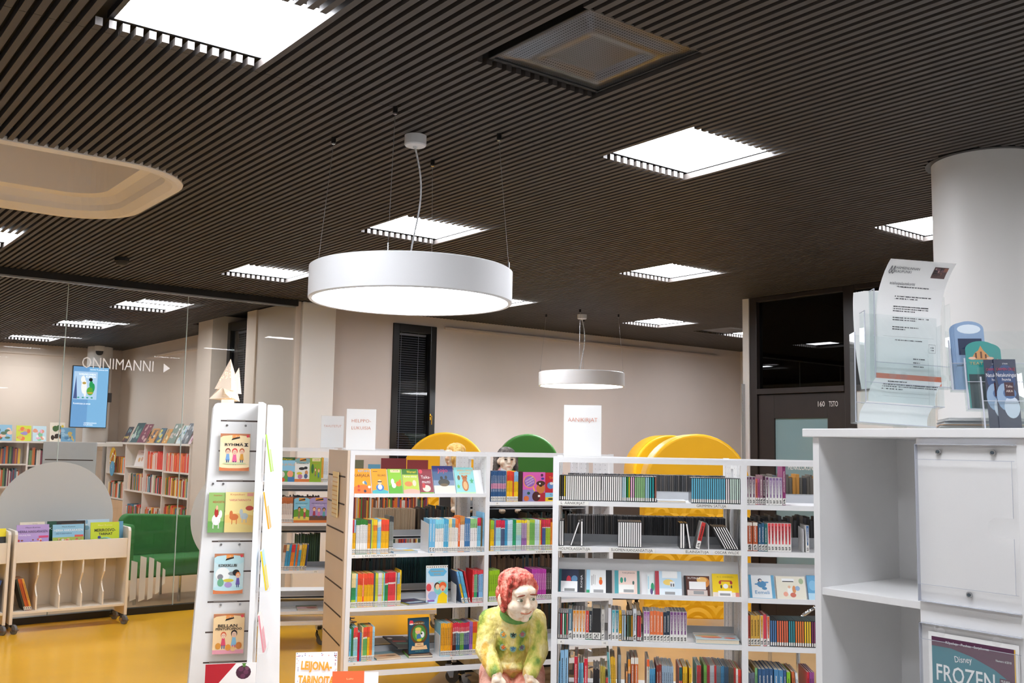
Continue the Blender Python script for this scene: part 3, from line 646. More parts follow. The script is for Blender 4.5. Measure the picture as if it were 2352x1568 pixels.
row(FA, 0.647, 0.012, [
    (803, 805.8, 1, '1f5a35:1', 'dark green'), (806, 816, 3, 'bcd23c:.22,2f9a5c:.58,f2d99a:1', 'green book with cream top, a'), (816.2, 820, 1, '8fcbe8:1', 'pale blue'), (820.2, 831, 3, RY, 'red-topped yellow'), (831.2, 834.8, 1, 'f0603c:1', 'all-red', {'ink': 'l'}), (835, 857, 6, RY, 'red-topped yellow'),
    (857.4, 860.4, 1, '4a6170:1', 'slate'), (860.8, 867, 2, 'cbd53a:1', 'lime'), (867.2, 876.4, 4, 'd9d9de:.3,d8a79f:.36,dedee2:1', 'pale grey'), (876.6, 879.4, 1, 'd6d545:1', 'lime'), (879.6, 882.6, 1, '8fd5e2:1', 'aqua'),
    (883, 890, 2, '2f8f4e:.64,f0ece4:.69,d8283a:1', 'green book with red top, a'), (890.2, 907, 5, RW, 'red white-banded'), (907.2, 909.2, 1, 'f0d7ae:1', 'cream'), (909.4, 911.2, 1, '5a463e:1', 'brown'), (911.4, 917, 2, 'f2c218:.66,8fc1ea:1', 'yellow book with blue top, a'), (917.2, 920.4, 1, 'f0c81e:1', 'taller yellow', {'h': 0.226}),
    (1061, 1063.4, 1, '35557c:1', 'leaning navy', {'tilt': -0.235}), (1063.5, 1068, 1, 'f0c21c:.6,6fb4e8:1', 'leaning yellow and blue', {'tilt': -0.235}), (1069, 1076.5, 2, '63b7dc:1', 'leaning blue', {'tilt': -0.235}), (1078, 1081, 1, 'd8343c:1', 'leaning red', {'tilt': -0.2}),
    (1084.5, 1088, 1, 'd8343a:1', 'red', {'ink': 'l'}), (1088.2, 1095.5, 2, 'd8404a:.14,2f9a62:.88,d8404a:1', 'green book with red ends, a', {'ink': 'l'}), (1095.7, 1099, 1, 'd8404a:.14,34356b:.88,d8404a:1', 'navy book with red ends, a', {'ink': 'l'}), (1099.2, 1110.3, 3, 'd8404a:.14,86c0ea:.88,d8404a:1', 'pale blue book with red ends, a')], w3, 'easy readers on the middle shelf', h=0.212)
w4 = 'on the bottom left shelf'
row(FA, 0.309, 0.012, [
    (798, 800.4, 1, '6f2438:1', 'maroon', {'h': 0.2}), (800.8, 805, 1, '79cdf0:1', 'sky-blue', {'h': 0.2}), (805.2, 810, 2, '2f7a48:1', 'dark green'), (810.2, 820, 3, '8fd0e0:.3,a8d8e0:.66,f2efe8:.71,e84a44:1', 'blue book with red top, a'), (820.3, 825, 1, 'c41236:1', 'shorter crimson', {'h': 0.178, 'lab': False}), (825.3, 829, 1, '4a7fb4:1', 'shorter blue', {'h': 0.178, 'lab': False}),
    (829.3, 832.4, 1, 'ecc98a:1', 'cream'), (832.6, 842, 3, '6fbc6a:.66,f2efe8:.71,ea5038:1', 'green book with red top, a'), (842.2, 847, 2, 'f4c018:.7,e84a3a:1', 'yellow book with red top, a'), (847.2, 853.8, 2, 'f28a32:1', 'orange'), (854, 859.4, 2, 'a8daf0:1', 'pale blue'),
    (1011.5, 1034.5, 6, '7fc4dc:.05,f4a91c:1', 'amber'), (1034.8, 1038.4, 1, 'f07a30:1', 'orange'), (1038.8, 1046.6, 2, '4a1c1a:.68,f4f0ea:.73,d93048:1', 'maroon book with red top, a', {'ink': 'l'}), (1046.8, 1055.6, 2, '25627a:.68,f4f0ea:.73,d93048:1', 'teal book with red top, a', {'ink': 'l'}), (1055.8, 1064.8, 3, '5f9a3c:.68,f4f0ea:.73,d93048:1', 'leaf-green book with red top, a', {'ink': 'l'}), (1065, 1077, 4, '2f477a:.68,f4f0ea:.73,d93048:1', 'navy book with red top, a', {'ink': 'l'}),
    (1077.2, 1085, 2, 'a06bb4:1', 'purple'), (1085.2, 1094.6, 3, 'f4c60c:.66,e8502c:1', 'yellow book with red-orange top, a'), (1095, 1100, 1, 'efe9ea:.62,f2c21a:1', 'white book with yellow top, a')], w4, 'easy readers on the bottom shelf', h=0.212)
# --- right bay of the easy-reader case
v1 = 'on the shelf marked F'
row(FA, 1.315, 0.012, [
    (1127.5, 1161.5, 9, '2d5482:.42,c06a90:.6,2d5482:1', 'navy pink-marked', {'ink': 'l'}), (1163.6, 1177, 4, 'f2bb0e:.68,e8432f:1', 'red-topped yellow'), (1177.2, 1180, 1, 'd23a34:1', 'red'), (1180.2, 1189.8, 3, 'f2c414:.66,86bfe8:1', 'yellow book with blue top, a'), (1191, 1199.5, 1, '3a2320:1', 'thick dark brown', {'ink': None, 'lab': False})], v1, 'easy readers on the shelf marked F', h=0.205)
v2 = 'on the shelf marked G'
row(FA, 0.985, 0.012, [
    (1126, 1134, 3, 'f0c60c:.7,c0b22e:.72,8fc33a:1', 'green-topped yellow'), (1134.3, 1138, 1, '6f7fa0:1', 'grey-blue'), (1138.3, 1150, 4, 'a6dbe6:.74,f0e8e6:.76,d92c48:1', 'aqua book with red top, a'), (1150.2, 1159, 3, '4f5f80:.72,f0e8e6:.75,d92c48:1', 'navy book with red top, a'), (1159.2, 1165, 2, '3f9fc8:1', 'teal'), (1165.2, 1177, 5, 'a8d0e6:.1,c9e4f0:1', 'pale blue'),
    (1177.2, 1184.6, 2, '2aa06a:.88,0f8a52:1', 'emerald'), (1185, 1197, 4, 'a8d4d8:.5,c2e0c4:.9,f0d418:1', 'pale green yellow-topped'), (1197.6, 1209.5, 4, '9a6aa8:.4,b9a0c0:.9,f0d418:1', 'lilac yellow-topped'), (1210, 1216, 2, 'e4e08c:1', 'pale yellow'), (1216.2, 1227.8, 4, '7fc060:.9,b4c83a:1', 'green lime-topped'), (1228.2, 1238.5, 4, 'd4e4ec:1', 'white-blue'),
    (1238.8, 1241.6, 1, 'f0d060:1', 'yellow'), (1241.8, 1245, 1, 'c43a36:1', 'red'), (1245.2, 1252.6, 3, '4a5f9a:.72,f0e8e6:.75,d9304a:1', 'blue book with red top, a'), (1253, 1263.6, 4, 'b4cc3a:.72,f0e8e6:.75,d9304a:1', 'lime book with red top, a'), (1264, 1271, 2, 'f0902a:1', 'orange', {'h': 0.185}), (1271.6, 1290, 3, 'd84a3a:1', 'coral')], v2, 'easy readers on the shelf marked G', h=0.205)
v3 = 'behind the carved child'
row(FA, 0.65, 0.012, [
    (1122.4, 1147, 6, '96c21e:1', 'lime-green'), (1221, 1254, 7, 'b43aa0:1', 'magenta', {'ink': 'l'}), (1254.6, 1269.8, 4, '26211f:1', 'black', {'ink': 'l'})], v3, 'easy readers behind the carved child', h=0.205)
# --- back sides seen through the gaps (page edges turned to the viewer): too many and too small to part
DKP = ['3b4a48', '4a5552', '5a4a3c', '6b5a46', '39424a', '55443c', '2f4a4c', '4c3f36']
stuff_row('book_row', 'cream page edges of books on the far side of the HELPPOLUKUISET shelf', FA, 0.27, 0.56, 0.46, 0.60, 1.06, ['d8bd9c', 'e0c8a8', 'cfb190', 'd9c0a0'], 0.18, 0.008, 0.011, 0.12, 'books', 0.003)
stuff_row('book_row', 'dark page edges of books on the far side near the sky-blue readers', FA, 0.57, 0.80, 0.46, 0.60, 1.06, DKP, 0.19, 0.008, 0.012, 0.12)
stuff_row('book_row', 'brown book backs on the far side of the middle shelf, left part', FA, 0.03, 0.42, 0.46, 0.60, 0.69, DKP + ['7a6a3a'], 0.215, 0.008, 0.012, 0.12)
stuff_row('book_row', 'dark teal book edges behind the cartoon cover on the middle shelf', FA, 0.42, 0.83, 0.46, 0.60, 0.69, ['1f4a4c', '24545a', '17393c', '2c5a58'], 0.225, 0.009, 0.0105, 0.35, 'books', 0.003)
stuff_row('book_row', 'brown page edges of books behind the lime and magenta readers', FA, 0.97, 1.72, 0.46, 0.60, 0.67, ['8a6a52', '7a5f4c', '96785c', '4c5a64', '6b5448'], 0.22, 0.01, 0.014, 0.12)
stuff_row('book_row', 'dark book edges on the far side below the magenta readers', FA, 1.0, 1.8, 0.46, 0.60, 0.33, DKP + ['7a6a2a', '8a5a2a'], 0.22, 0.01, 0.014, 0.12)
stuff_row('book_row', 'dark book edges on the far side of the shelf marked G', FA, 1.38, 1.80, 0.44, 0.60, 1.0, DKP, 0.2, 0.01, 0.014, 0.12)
BR = ['c8482a', 'd87a2a', '8a2f2a', '6f4a3a', 'e0b03a', '3f5a52', 'c9b7a4', '7a3040', 'd9d2c8', '4a7a3a', '6a4a8a']
for z, lab in ((1.0, 'upper'), (0.68, 'middle')):
    stuff_row('book_row', 'mixed book spines on the %s shelf of the case behind the easy readers' % lab, FD, -0.39, 0.30, 0.02, 0.17, z, BR, 0.215, 0.008, 0.016, 0.08)
# --- audiobook case, left bay
a1 = 'on the ÄÄNIKIRJAT shelf'
cdk = {'k': 'c', 'noun': 'CD case'}
row(FB, 1.428, 0.012, [
    (1285, 1289, 1, '6a5a20', 'olive', cdk), (1290, 1294.4, 1, '3a3424', 'dark', cdk), (1294.8, 1299, 1, 'd8c020', 'yellow', cdk), (1299.4, 1380, 17, 'efece6', 'white', cdk), (1381, 1428.4, 10, 'f0eeea', 'white', cdk), (1428.8, 1438, 2, 'c9e6f0', 'pale blue', cdk), (1438.4, 1442.8, 1, '0f8a3a', 'dark green', cdk), (1443, 1447.4, 1, 'c9d020', 'lime', cdk),
    (1447.8, 1457.6, 2, 'd8a8c0', 'pink', cdk), (1458, 1481.5, 5, '9ccf8c', 'green', cdk), (1482, 1491, 2, 'a8d8ea', 'pale blue', cdk), (1491.4, 1503.4, 2, '1f9a9c', 'teal', cdk), (1503.8, 1508, 1, '9a5a44', 'brown', cdk),
    (1588, 1666.4, 16, '5fb4d0', 'blue', cdk), (1666.8, 1676.5, 2, 'e6dcdc', 'white', cdk), (1677, 1701, 5, 'cfe4d8', 'pale green', cdk)], a1, 'CD cases on the upper shelf')
a2 = 'on the SUOMEN KANSANSATUJA shelf'
row(FB, 1.203, 0.012, [
    (1285, 1294.5, 2, 'e4e2e0', 'white', cdk), (1309, 1314, 1, 'f0eeec', 'leaning white', {'k': 'c', 'noun': 'CD case', 'tilt': 0.33}), (1333.5, 1339, 1, 'f0eeec', 'white', cdk), (1419.5, 1474, 11, 'f0eeec', 'white', cdk), (1562, 1573, 2, 'f0eeec', 'white', cdk), (1583, 1588.5, 1, 'f0eeec', 'leaning white', {'k': 'c', 'noun': 'CD case', 'tilt': -0.14}),
    (1598, 1608, 1, 'e9e6e2:.3,c62f2a:1', 'red leaning', {'noun': 'cased book', 'tilt': 0.24, 'h': 0.135, 'd': 0.14, 'cat': 'audiobook', 'name': 'audiobook_case'}), (1666, 1699, 6, 'f0eeec', 'leaning white', {'k': 'c', 'noun': 'CD case', 'tilt': -0.5})], a2, 'CD cases on the second shelf')
a4 = 'on the shelf with tabs A and H'
row(FB, 0.75, 0.012, [
    (1281.5, 1286, 1, 'b9b9bd', 'grey', cdk), (1286.4, 1291, 1, 'b4283c', 'crimson', cdk), (1291.4, 1295.6, 1, 'e9ede4', 'white', cdk), (1296, 1300, 1, '2f9a68', 'green', cdk), (1300.4, 1304.6, 1, 'e08a80', 'coral', cdk), (1305.4, 1313.6, 1, 'e8e8e4:.28,5f8496:1', 'slate-blue', {'h': 0.145, 'cat': 'audiobook', 'name': 'audiobook_case', 'ink': 'l', 'noun': 'audiobook'}),
    (1315.5, 1344.4, 4, 'f2981c', 'orange wedge-marked', {'k': 'w', 'h': 0.14, 'noun': 'audiobook'}), (1345, 1352.4, 1, '1c7a50:.2,dd4a44:1', 'red', {'h': 0.142, 'cat': 'audiobook', 'name': 'audiobook_case', 'ink': 'l', 'noun': 'audiobook'}), (1352.6, 1360, 1, '1c7a50:.2,2a303a:1', 'charcoal', {'h': 0.142, 'cat': 'audiobook', 'name': 'audiobook_case', 'ink': 'l', 'noun': 'audiobook'}),
    (1360.6, 1380, 1, '2b2b2d:1', 'thick black', {'h': 0.155, 'cat': 'audiobook', 'name': 'audiobook_case', 'ink': None, 'noun': 'audiobook box'}), (1381, 1388.4, 1, 'd8d4cc:1', 'off-white', {'h': 0.15, 'cat': 'audiobook', 'name': 'audiobook_case', 'noun': 'audiobook'}), (1396.5, 1404, 1, 'e6e6ea:1', 'white', {'h': 0.155, 'cat': 'audiobook', 'name': 'audiobook_case', 'ink': None, 'noun': 'audiobook'}),
    (1405, 1413, 1, '4fb0c0', 'turquoise wedge-marked', {'k': 'w', 'h': 0.147, 'noun': 'audiobook'}), (1413.2, 1421.2, 1, '1f8090', 'teal wedge-marked', {'k': 'w', 'h': 0.147, 'noun': 'audiobook'}), (1421.6, 1427.6, 1, 'f2b818:1', 'yellow', {'h': 0.15, 'cat': 'audiobook', 'name': 'audiobook_case', 'noun': 'audiobook'}), (1428.4, 1432.6, 1, 'f0eeea', 'white', cdk), (1433, 1437.4, 1, 'b8dcf0', 'pale blue', cdk),
    (1440, 1444.4, 1, '5a7a68', 'sage', cdk), (1444.8, 1449.2, 1, '4a5a1c', 'olive', cdk), (1449.6, 1453.4, 1, 'e8a818', 'amber', cdk), (1454, 1462, 1, 'dfe4e8:1', 'silver', {'h': 0.155, 'cat': 'audiobook', 'name': 'audiobook_case', 'noun': 'audiobook'}), (1463.4, 1472.6, 2, 'd83a48', 'red', cdk),
    (1478.4, 1492.2, 2, 'a860a8', 'mauve wedge-marked', {'k': 'w', 'h': 0.145, 'noun': 'audiobook'}), (1492.8, 1523.4, 4, 'eeeae4:.18,f07a44:1', 'coral', {'h': 0.147, 'cat': 'audiobook', 'name': 'audiobook_case', 'ink': 'l', 'noun': 'audiobook'}), (1523.8, 1538.6, 2, 'eeeae4:.18,25364a:1', 'dark navy', {'h': 0.147, 'cat': 'audiobook', 'name': 'audiobook_case', 'ink': 'l', 'noun': 'audiobook'}), (1539, 1578, 5, '7f4a86', 'purple wedge-marked', {'k': 'w', 'h': 0.147, 'noun': 'audiobook'})], a4, 'audiobooks on the shelf with tabs A and H', d=0.13)
a5 = 'on the lowest audiobook-case shelf'
BK = {'noun': 'picture book', 'h': 0.28, 'd': 0.22}
def P(h, **k): return dict({'noun': 'picture book', 'h': h, 'd': 0.2, 'cat': 'picture book', 'name': 'picture_book'}, **k)
row(FB, 0.42, 0.012, [
    (1282, 1285.4, 1, '7ab83a:.5,4a90c0:1', 'short blue-green', P(0.22)), (1286, 1295, 1, '8fc0e4:1', 'tall sky-blue', P(0.278, d=0.25)), (1295.4, 1304, 1, '9ccaea:1', 'tall sky-blue', P(0.278, d=0.25)), (1318, 1326, 1, 'c8233a:1', 'red', P(0.245, ink='l', d=0.25)), (1328, 1333.6, 1, '5a9ac0:1', 'short blue', P(0.215)), (1334, 1339, 1, '7cb84a:.5,78c0d8:1', 'short aqua-green', P(0.22)), (1340.6, 1349.4, 1, 'd0283c:1', 'red', P(0.24, ink='l', d=0.25)),
    (1362, 1376.6, 4, '2a2328:1', 'thin black', P(0.19)), (1378.6, 1384, 1, 'b8a040:1', 'olive-yellow', P(0.205)), (1384.2, 1389.8, 1, 'c0a83c:1', 'olive-yellow', P(0.205)), (1391, 1396.6, 1, 'f0ece8:.5,d84a3a:1', 'small red-white', P(0.15)), (1401, 1406, 1, '6fb0b0:1', 'leaning teal', P(0.27, tilt=-0.06)), (1407, 1418, 3, 'e8b42a:1', 'golden', P(0.25, tilt=-0.05)), (1419.4, 1426, 2, '8a9298:1', 'grey', P(0.26)),
    (1437.6, 1441.4, 1, 'f0a060:1', 'small peach', P(0.18)), (1441.8, 1448, 1, '25384c:.72,e8952a:1', 'brown-topped navy', P(0.24, ink='l')), (1448.6, 1457, 1, 'b4542a:.88,ece6da:1', 'rust white-topped', P(0.25, ink='l')), (1457.4, 1466, 1, 'd86a28:.88,ece6da:1', 'orange white-topped', P(0.25, ink='l')), (1485.6, 1491.6, 1, 'ece8d8:.86,e8622a:1', 'cream orange-topped', P(0.245)), (1492, 1505, 3, '4f9ac4:1', 'short blue', P(0.2)), (1507.6, 1519.4, 2, '8a2f24:1', 'brown', P(0.22, ink='l')), (1520, 1547, 6, '9ab0c4:1', 'grey-blue', P(0.215)),
    (1560, 1567, 1, 'f0745a:.7,1f5a5a:1', 'green-topped coral', P(0.212)), (1568.6, 1579, 2, 'f0bc1e:1', 'yellow', P(0.215)), (1583.4, 1589, 1, 'f0c41e:1', 'bright yellow', P(0.208)), (1600.6, 1610.6, 2, '5fb8cc:.6,b8383a:1', 'teal red-topped', P(0.225)),
    (1617, 1624, 2, '6fa84a:1', 'thin green', P(0.225, noun='booklet', cat='booklet', name='booklet')), (1624.2, 1631, 2, 'a82a3c:1', 'thin crimson', P(0.225, noun='booklet', cat='booklet', name='booklet')), (1631.2, 1641, 3, 'b8bcc0:1', 'thin pale grey', P(0.225, noun='booklet', cat='booklet', name='booklet')), (1641.2, 1646, 1, 'c8302e:1', 'red', P(0.225, noun='booklet', cat='booklet', name='booklet')), (1646.2, 1656, 3, '6f8088:1', 'thin slate', P(0.225, noun='booklet', cat='booklet', name='booklet')), (1656.2, 1664, 2, '3f7fa8:1', 'thin blue', P(0.225, noun='booklet', cat='booklet', name='booklet')),
    (1664.2, 1674, 3, '34506a:1', 'thin navy', P(0.22, noun='booklet', cat='booklet', name='booklet')), (1674.2, 1686, 3, '5a5040:1', 'thin brown', P(0.22, noun='booklet', cat='booklet', name='booklet')), (1686.2, 1691, 1, 'c0302a:1', 'red', P(0.218, noun='booklet', cat='booklet', name='booklet')), (1691.2, 1696, 1, 'a8c43a:.6,f0e8e0:1', 'white and lime', P(0.215, noun='booklet', cat='booklet', name='booklet')), (1696.2, 1703, 2, 'e06a2a:.4,d8382a:1', 'red-orange', P(0.21, noun='booklet', cat='booklet', name='booklet'))], a5, 'picture books on the lowest shelf', h=0.22)
DC = ['3a3a3c', '4a4a4c', '2c2c2e', '5a5552']
stuff_row('cd_row', 'dark backs of CD cases behind the gap on the ÄÄNIKIRJAT shelf', FB, 0.05, 0.90, 0.42, 0.55, 1.428, DC, 0.125, 0.0104, 0.0108, 0.16, 'CD cases', 0.001)
stuff_row('cd_row', 'dark backs of CD cases at the rear of the SUOMEN KANSANSATUJA shelf', FB, 0.05, 0.90, 0.42, 0.55, 1.203, DC, 0.125, 0.0104, 0.0108, 0.16, 'CD cases', 0.001)
# --- audiobook case, right bay
c1 = 'on the top shelf right of the CDs'
row(FB, 1.427, 0.012, [
    (1715.4, 1720.4, 1, '6a3a5a', 'plum wedge-marked', {'k': 'w', 'h': 0.137, 'noun': 'audiobook'}), (1721, 1735.6, 2, '5f2a54', 'dark plum wedge-marked', {'k': 'w', 'h': 0.137, 'noun': 'audiobook'}), (1736, 1740.4, 1, 'd86a54:1', 'coral', {'h': 0.125, 'noun': 'audiobook', 'cat': 'audiobook', 'name': 'audiobook_case'}), (1741, 1745.4, 1, 'b4568a:1', 'pink', {'h': 0.125, 'noun': 'audiobook', 'cat': 'audiobook', 'name': 'audiobook_case'}),
    (1746, 1752.4, 1, '9a7480:1', 'dusty mauve', {'h': 0.145, 'noun': 'audiobook', 'cat': 'audiobook', 'name': 'audiobook_case', 'ink': 'l'}), (1752.8, 1758.6, 1, '4a2438:1', 'dark wine', {'h': 0.14, 'noun': 'audiobook', 'cat': 'audiobook', 'name': 'audiobook_case', 'ink': 'l'}), (1759.2, 1766.6, 1, '5f2a54', 'plum wedge-marked', {'k': 'w', 'h': 0.137, 'noun': 'audiobook'}), (1767, 1797.4, 4, '8a6a9c', 'lavender wedge-marked', {'k': 'w', 'h': 0.134, 'noun': 'audiobook'}), (1798, 1805.4, 1, '8a2f6a:1', 'tall purple', {'h': 0.192, 'noun': 'audiobook', 'cat': 'audiobook', 'name': 'audiobook_case', 'ink': 'l'})], c1, 'audiobooks in the right bay', d=0.13)
stuff_row('cd_row', 'dark disc cases behind the purple audiobooks', FB, 1.10, 1.75, 0.41, 0.54, 1.428, ['2a2a2c', '4a5560', '3a3734', '6a625a', 'a8742a', '555048'], 0.13, 0.011, 0.022, 0.1, 'CD cases')
c2 = 'on the second shelf right of the CDs'
row(FB, 1.201, 0.012, [
    (1716.6, 1728.8, 1, 'b4542c:.88,e0d8cc:1', 'thick rust', {'h': 0.137, 'ink': 'l', 'noun': 'audiobook', 'cat': 'audiobook', 'name': 'audiobook_case'}), (1729.6, 1741, 1, 'b4542c:.88,e0d8cc:1', 'thick rust', {'h': 0.137, 'ink': 'l', 'noun': 'audiobook', 'cat': 'audiobook', 'name': 'audiobook_case'}), (1742.2, 1756.4, 2, '26597c:1', 'deep blue', {'h': 0.135, 'ink': 'l', 'noun': 'audiobook', 'cat': 'audiobook', 'name': 'audiobook_case'}), (1756.8, 1763, 1, '176868:1', 'deep teal', {'h': 0.135, 'ink': 'l', 'noun': 'audiobook', 'cat': 'audiobook', 'name': 'audiobook_case'}),
    (1763.8, 1818, 7, 'e2494e', 'red wedge-marked', {'k': 'w', 'h': 0.138, 'noun': 'audiobook', 'ink': 'd'}), (1852, 1859, 1, '3f6a9a', 'blue wedge-marked', {'k': 'w', 'h': 0.13, 'noun': 'audiobook'})], c2, 'audiobooks in the right bay', d=0.13)
stuff_row('cd_row', 'grey disc cases behind the red wedge-marked audiobooks', FB, 1.0, 1.75, 0.41, 0.54, 1.2, ['2a2a2c', '4a4a4e', '3a3734', '6a625a'], 0.14, 0.011, 0.02, 0.1, 'CD cases')
c4 = 'right of tabs A and H'
row(FB, 0.747, 0.012, [
    (1719, 1724, 1, 'b4442c:1', 'rust', {'h': 0.145, 'noun': 'audiobook', 'cat': 'audiobook', 'name': 'audiobook_case'}), (1724.6, 1746.2, 3, 'd8a840:1', 'tan-yellow', {'h': 0.145, 'noun': 'audiobook', 'cat': 'audiobook', 'name': 'audiobook_case'}), (1747, 1753.6, 1, 'e8a81c', 'golden wedge-marked', {'k': 'w', 'h': 0.145, 'noun': 'audiobook', 'ink': 'd'}), (1754, 1761.2, 1, 'd23a4c:1', 'rose-red', {'h': 0.15, 'ink': None, 'noun': 'audiobook', 'cat': 'audiobook', 'name': 'audiobook_case'}), (1762, 1768.4, 1, 'e8622c', 'orange wedge-marked', {'k': 'w', 'h': 0.142, 'noun': 'audiobook', 'ink': 'd'}),
    (1769.4, 1784.4, 3, '4a76a8', 'blue', cdk), (1784.8, 1811.4, 5, 'e06a44', 'coral', cdk), (1811.8, 1826.8, 3, '2f8a94', 'teal', cdk), (1827.2, 1847.6, 4, 'e07a34', 'orange', cdk), (1848, 1864, 3, 'ecc42a', 'yellow', cdk), (1864.4, 1874, 2, '7a2a54', 'purple', cdk)], c4, 'discs in the right bay', d=0.13)
c5 = 'on the lowest shelf by the white cabinet'
row(FB, 0.42, 0.012, [
    (1721, 1734.4, 2, '6a7080:1', 'grey', P(0.2)), (1735, 1741, 1, 'c8a04a:.6,7ab87a:1', 'green and tan', P(0.225)), (1742.4, 1777, 4, '2f5a86:1', 'dark blue', P(0.22, ink='l')), (1779, 1800.4, 2, '4a86b4:1', 'mid-blue', P(0.215, ink='l')), (1801, 1807.6, 1, '34568a:1', 'navy', P(0.213, ink='l')), (1808.4, 1817, 1, '8ac42a:1', 'lime', P(0.21)), (1827, 1834, 1, 'c8683a:1', 'rust', P(0.21, tilt=-0.08)), (1835.4, 1841, 1, 'e0e6ea:1', 'white', P(0.205, tilt=-0.08)), (1855, 1860.6, 1, 'c82a3c:1', 'red', P(0.21)), (1861, 1872, 2, '9a4a90:1', 'violet', P(0.21))], c5, 'picture books beside the cabinet', h=0.21)
# --- case between tower and end panel
row(FC, 1.035, 0.012, [(645.5, 671.4, 7, 'e08a3c:.12,e6ddd6:.76,c06a34:1', 'orange-topped white'), (671.6, 673.6, 1, '2a2c2a:1', 'black', {'ink': None})], 'beside the two brown covers', 'readers between tower and end panel', h=0.205)
row(FC, 1.367, 0.012, [(737.4, 742, 2, 'e0a832:1', 'ochre'), (742, 752.4, 4, 'dfe6ec:1', 'white')], 'beside the green cover', 'readers between tower and end panel', h=0.2)
row(FC, 0.652, 0.012, [(644.5, 651.4, 2, 'd8cfc8:.7,a0643c:1', 'brown-topped white', {'tilt': 0.09}), (651.8, 658, 2, '3f9ed0:.75,f0d898:1', 'blue cream-topped', {'tilt': 0.09}), (658.4, 663.6, 2, '2f9ac8:1', 'blue', {'tilt': 0.09}), (664, 672.4, 3, 'f0902c:.7,e0323c:1', 'orange red-topped', {'tilt': 0.09}), (672.8, 676, 1, '3fa0c8:1', 'blue', {'tilt': 0.09}), (676.4, 680.6, 1, 'e8742c:1', 'orange', {'tilt': 0.09}), (681, 687, 2, '4fb0dc:.8,f0d898:1', 'aqua cream-topped', {'tilt': 0.09}), (687.6, 698.4, 2, 'e0b424:1', 'mustard', {'tilt': 0.09}), (699, 703, 1, '2c3f78:1', 'navy', {'tilt': 0.09})], 'above the shelf tab XYZ', 'readers between tower and end panel', h=0.205)
stuff_row('book_row', 'dark green book edges behind the leaning readers at tab XYZ', FC, -0.30, -0.08, 0.40, 0.55, 0.62, ['4a6a4c', '55754f', '3f5c46'], 0.285, 0.016, 0.02, 0.2, 'books', 0.01)
stuff_row('book_row', 'dark book edges behind the two brown covers', FC, -0.42, -0.10, 0.40, 0.55, 0.95, ['4a5560', '3a4048', '6a5a50', '55504c'], 0.28, 0.01, 0.016, 0.1, 'books', 0.01)
# bookends
def bookend(fr, px, z, lab, w=0.12, h=0.16, y=0.02):
    x = fr.lx(px, z, y); t = thing('bookend', lab, 'bookend', fr.M @ Tm(x, y, z), 'steel bookends')
    b = MB(); b.prism([(0, 0.001), (w, 0.001), (w, h), (0, h * 0.93)], -0.001, 0.001, WHITE, 'x'); b.build('plate', t); b = MB(); b.box(0.001, 0.09, 0, w, 0.0002, 0.0008, WHITE); b.build('foot', t)
bookend(FA, 983.5, 0.983, 'white steel bookend left of the sky-blue readers on the lettered shelf', h=0.2, w=0.2)
bookend(FA, 1047, 0.647, 'white steel bookend beside the leaning books on the middle shelf', h=0.13)
bookend(FA, 1009.4, 0.309, 'white steel bookend holding the amber books on the bottom shelf', h=0.145)
bookend(FA, 1162.4, 1.315, 'steel bookend beside the navy books on the shelf marked F', h=0.225)
bookend(FB, 1628, 1.203, 'clear-edged bookend between the red case and leaning CDs', h=0.125)
bookend(FB, 1846, 1.201, 'white steel bookend in the right bay beside red wedge audiobooks', h=0.12)
# ================================================================ FACE-OUT COVERS
def star(cu, cv, r, n=5, k=0.45): return [(cu + (r if i % 2 == 0 else r * k) * math.sin(PI * i / n), cv + (r if i % 2 == 0 else r * k) * math.cos(PI * i / n)) for i in range(2 * n)]
def kid(u, v, s, hair='5a3018', skin='f2c8a4', shirt='d84a5a', leg='34507a'):
    return [('p', [(u - .30 * s, v), (u + .30 * s, v), (u + .16 * s, v + .75 * s), (u - .16 * s, v + .75 * s)], shirt), ('e', u - .12 * s, v - .1 * s, .07 * s, .2 * s, leg), ('e', u + .12 * s, v - .1 * s, .07 * s, .2 * s, leg),
            ('e', u, v + 1.02 * s, .34 * s, .30 * s, hair), ('e', u, v + .93 * s, .26 * s, .25 * s, skin), ('e', u - .09 * s, v + .97 * s, .03 * s, .035 * s, '222222'), ('e', u + .09 * s, v + .97 * s, .03 * s, .035 * s, '222222'), ('r', u - .07 * s, v + .80 * s, u + .07 * s, v + .825 * s, 'c0392b')]
def blobs(n, cols, seed, u0=.05, u1=.95, v0=.05, v1=.6, s0=.03, s1=.1):
    r = random.Random(seed); return [('e', r.uniform(u0, u1), r.uniform(v0, v1), r.uniform(s0, s1), r.uniform(s0, s1) * .8, r.choice(cols)) for _ in range(n)]
def hill(v, a, col, n=12, ph=0.0): return ('p', [(0, 0), (1, 0)] + [(1 - i / n, v + a * math.sin(3.3 * (1 - i / n) + ph)) for i in range(n + 1)], col)
NC = [0]
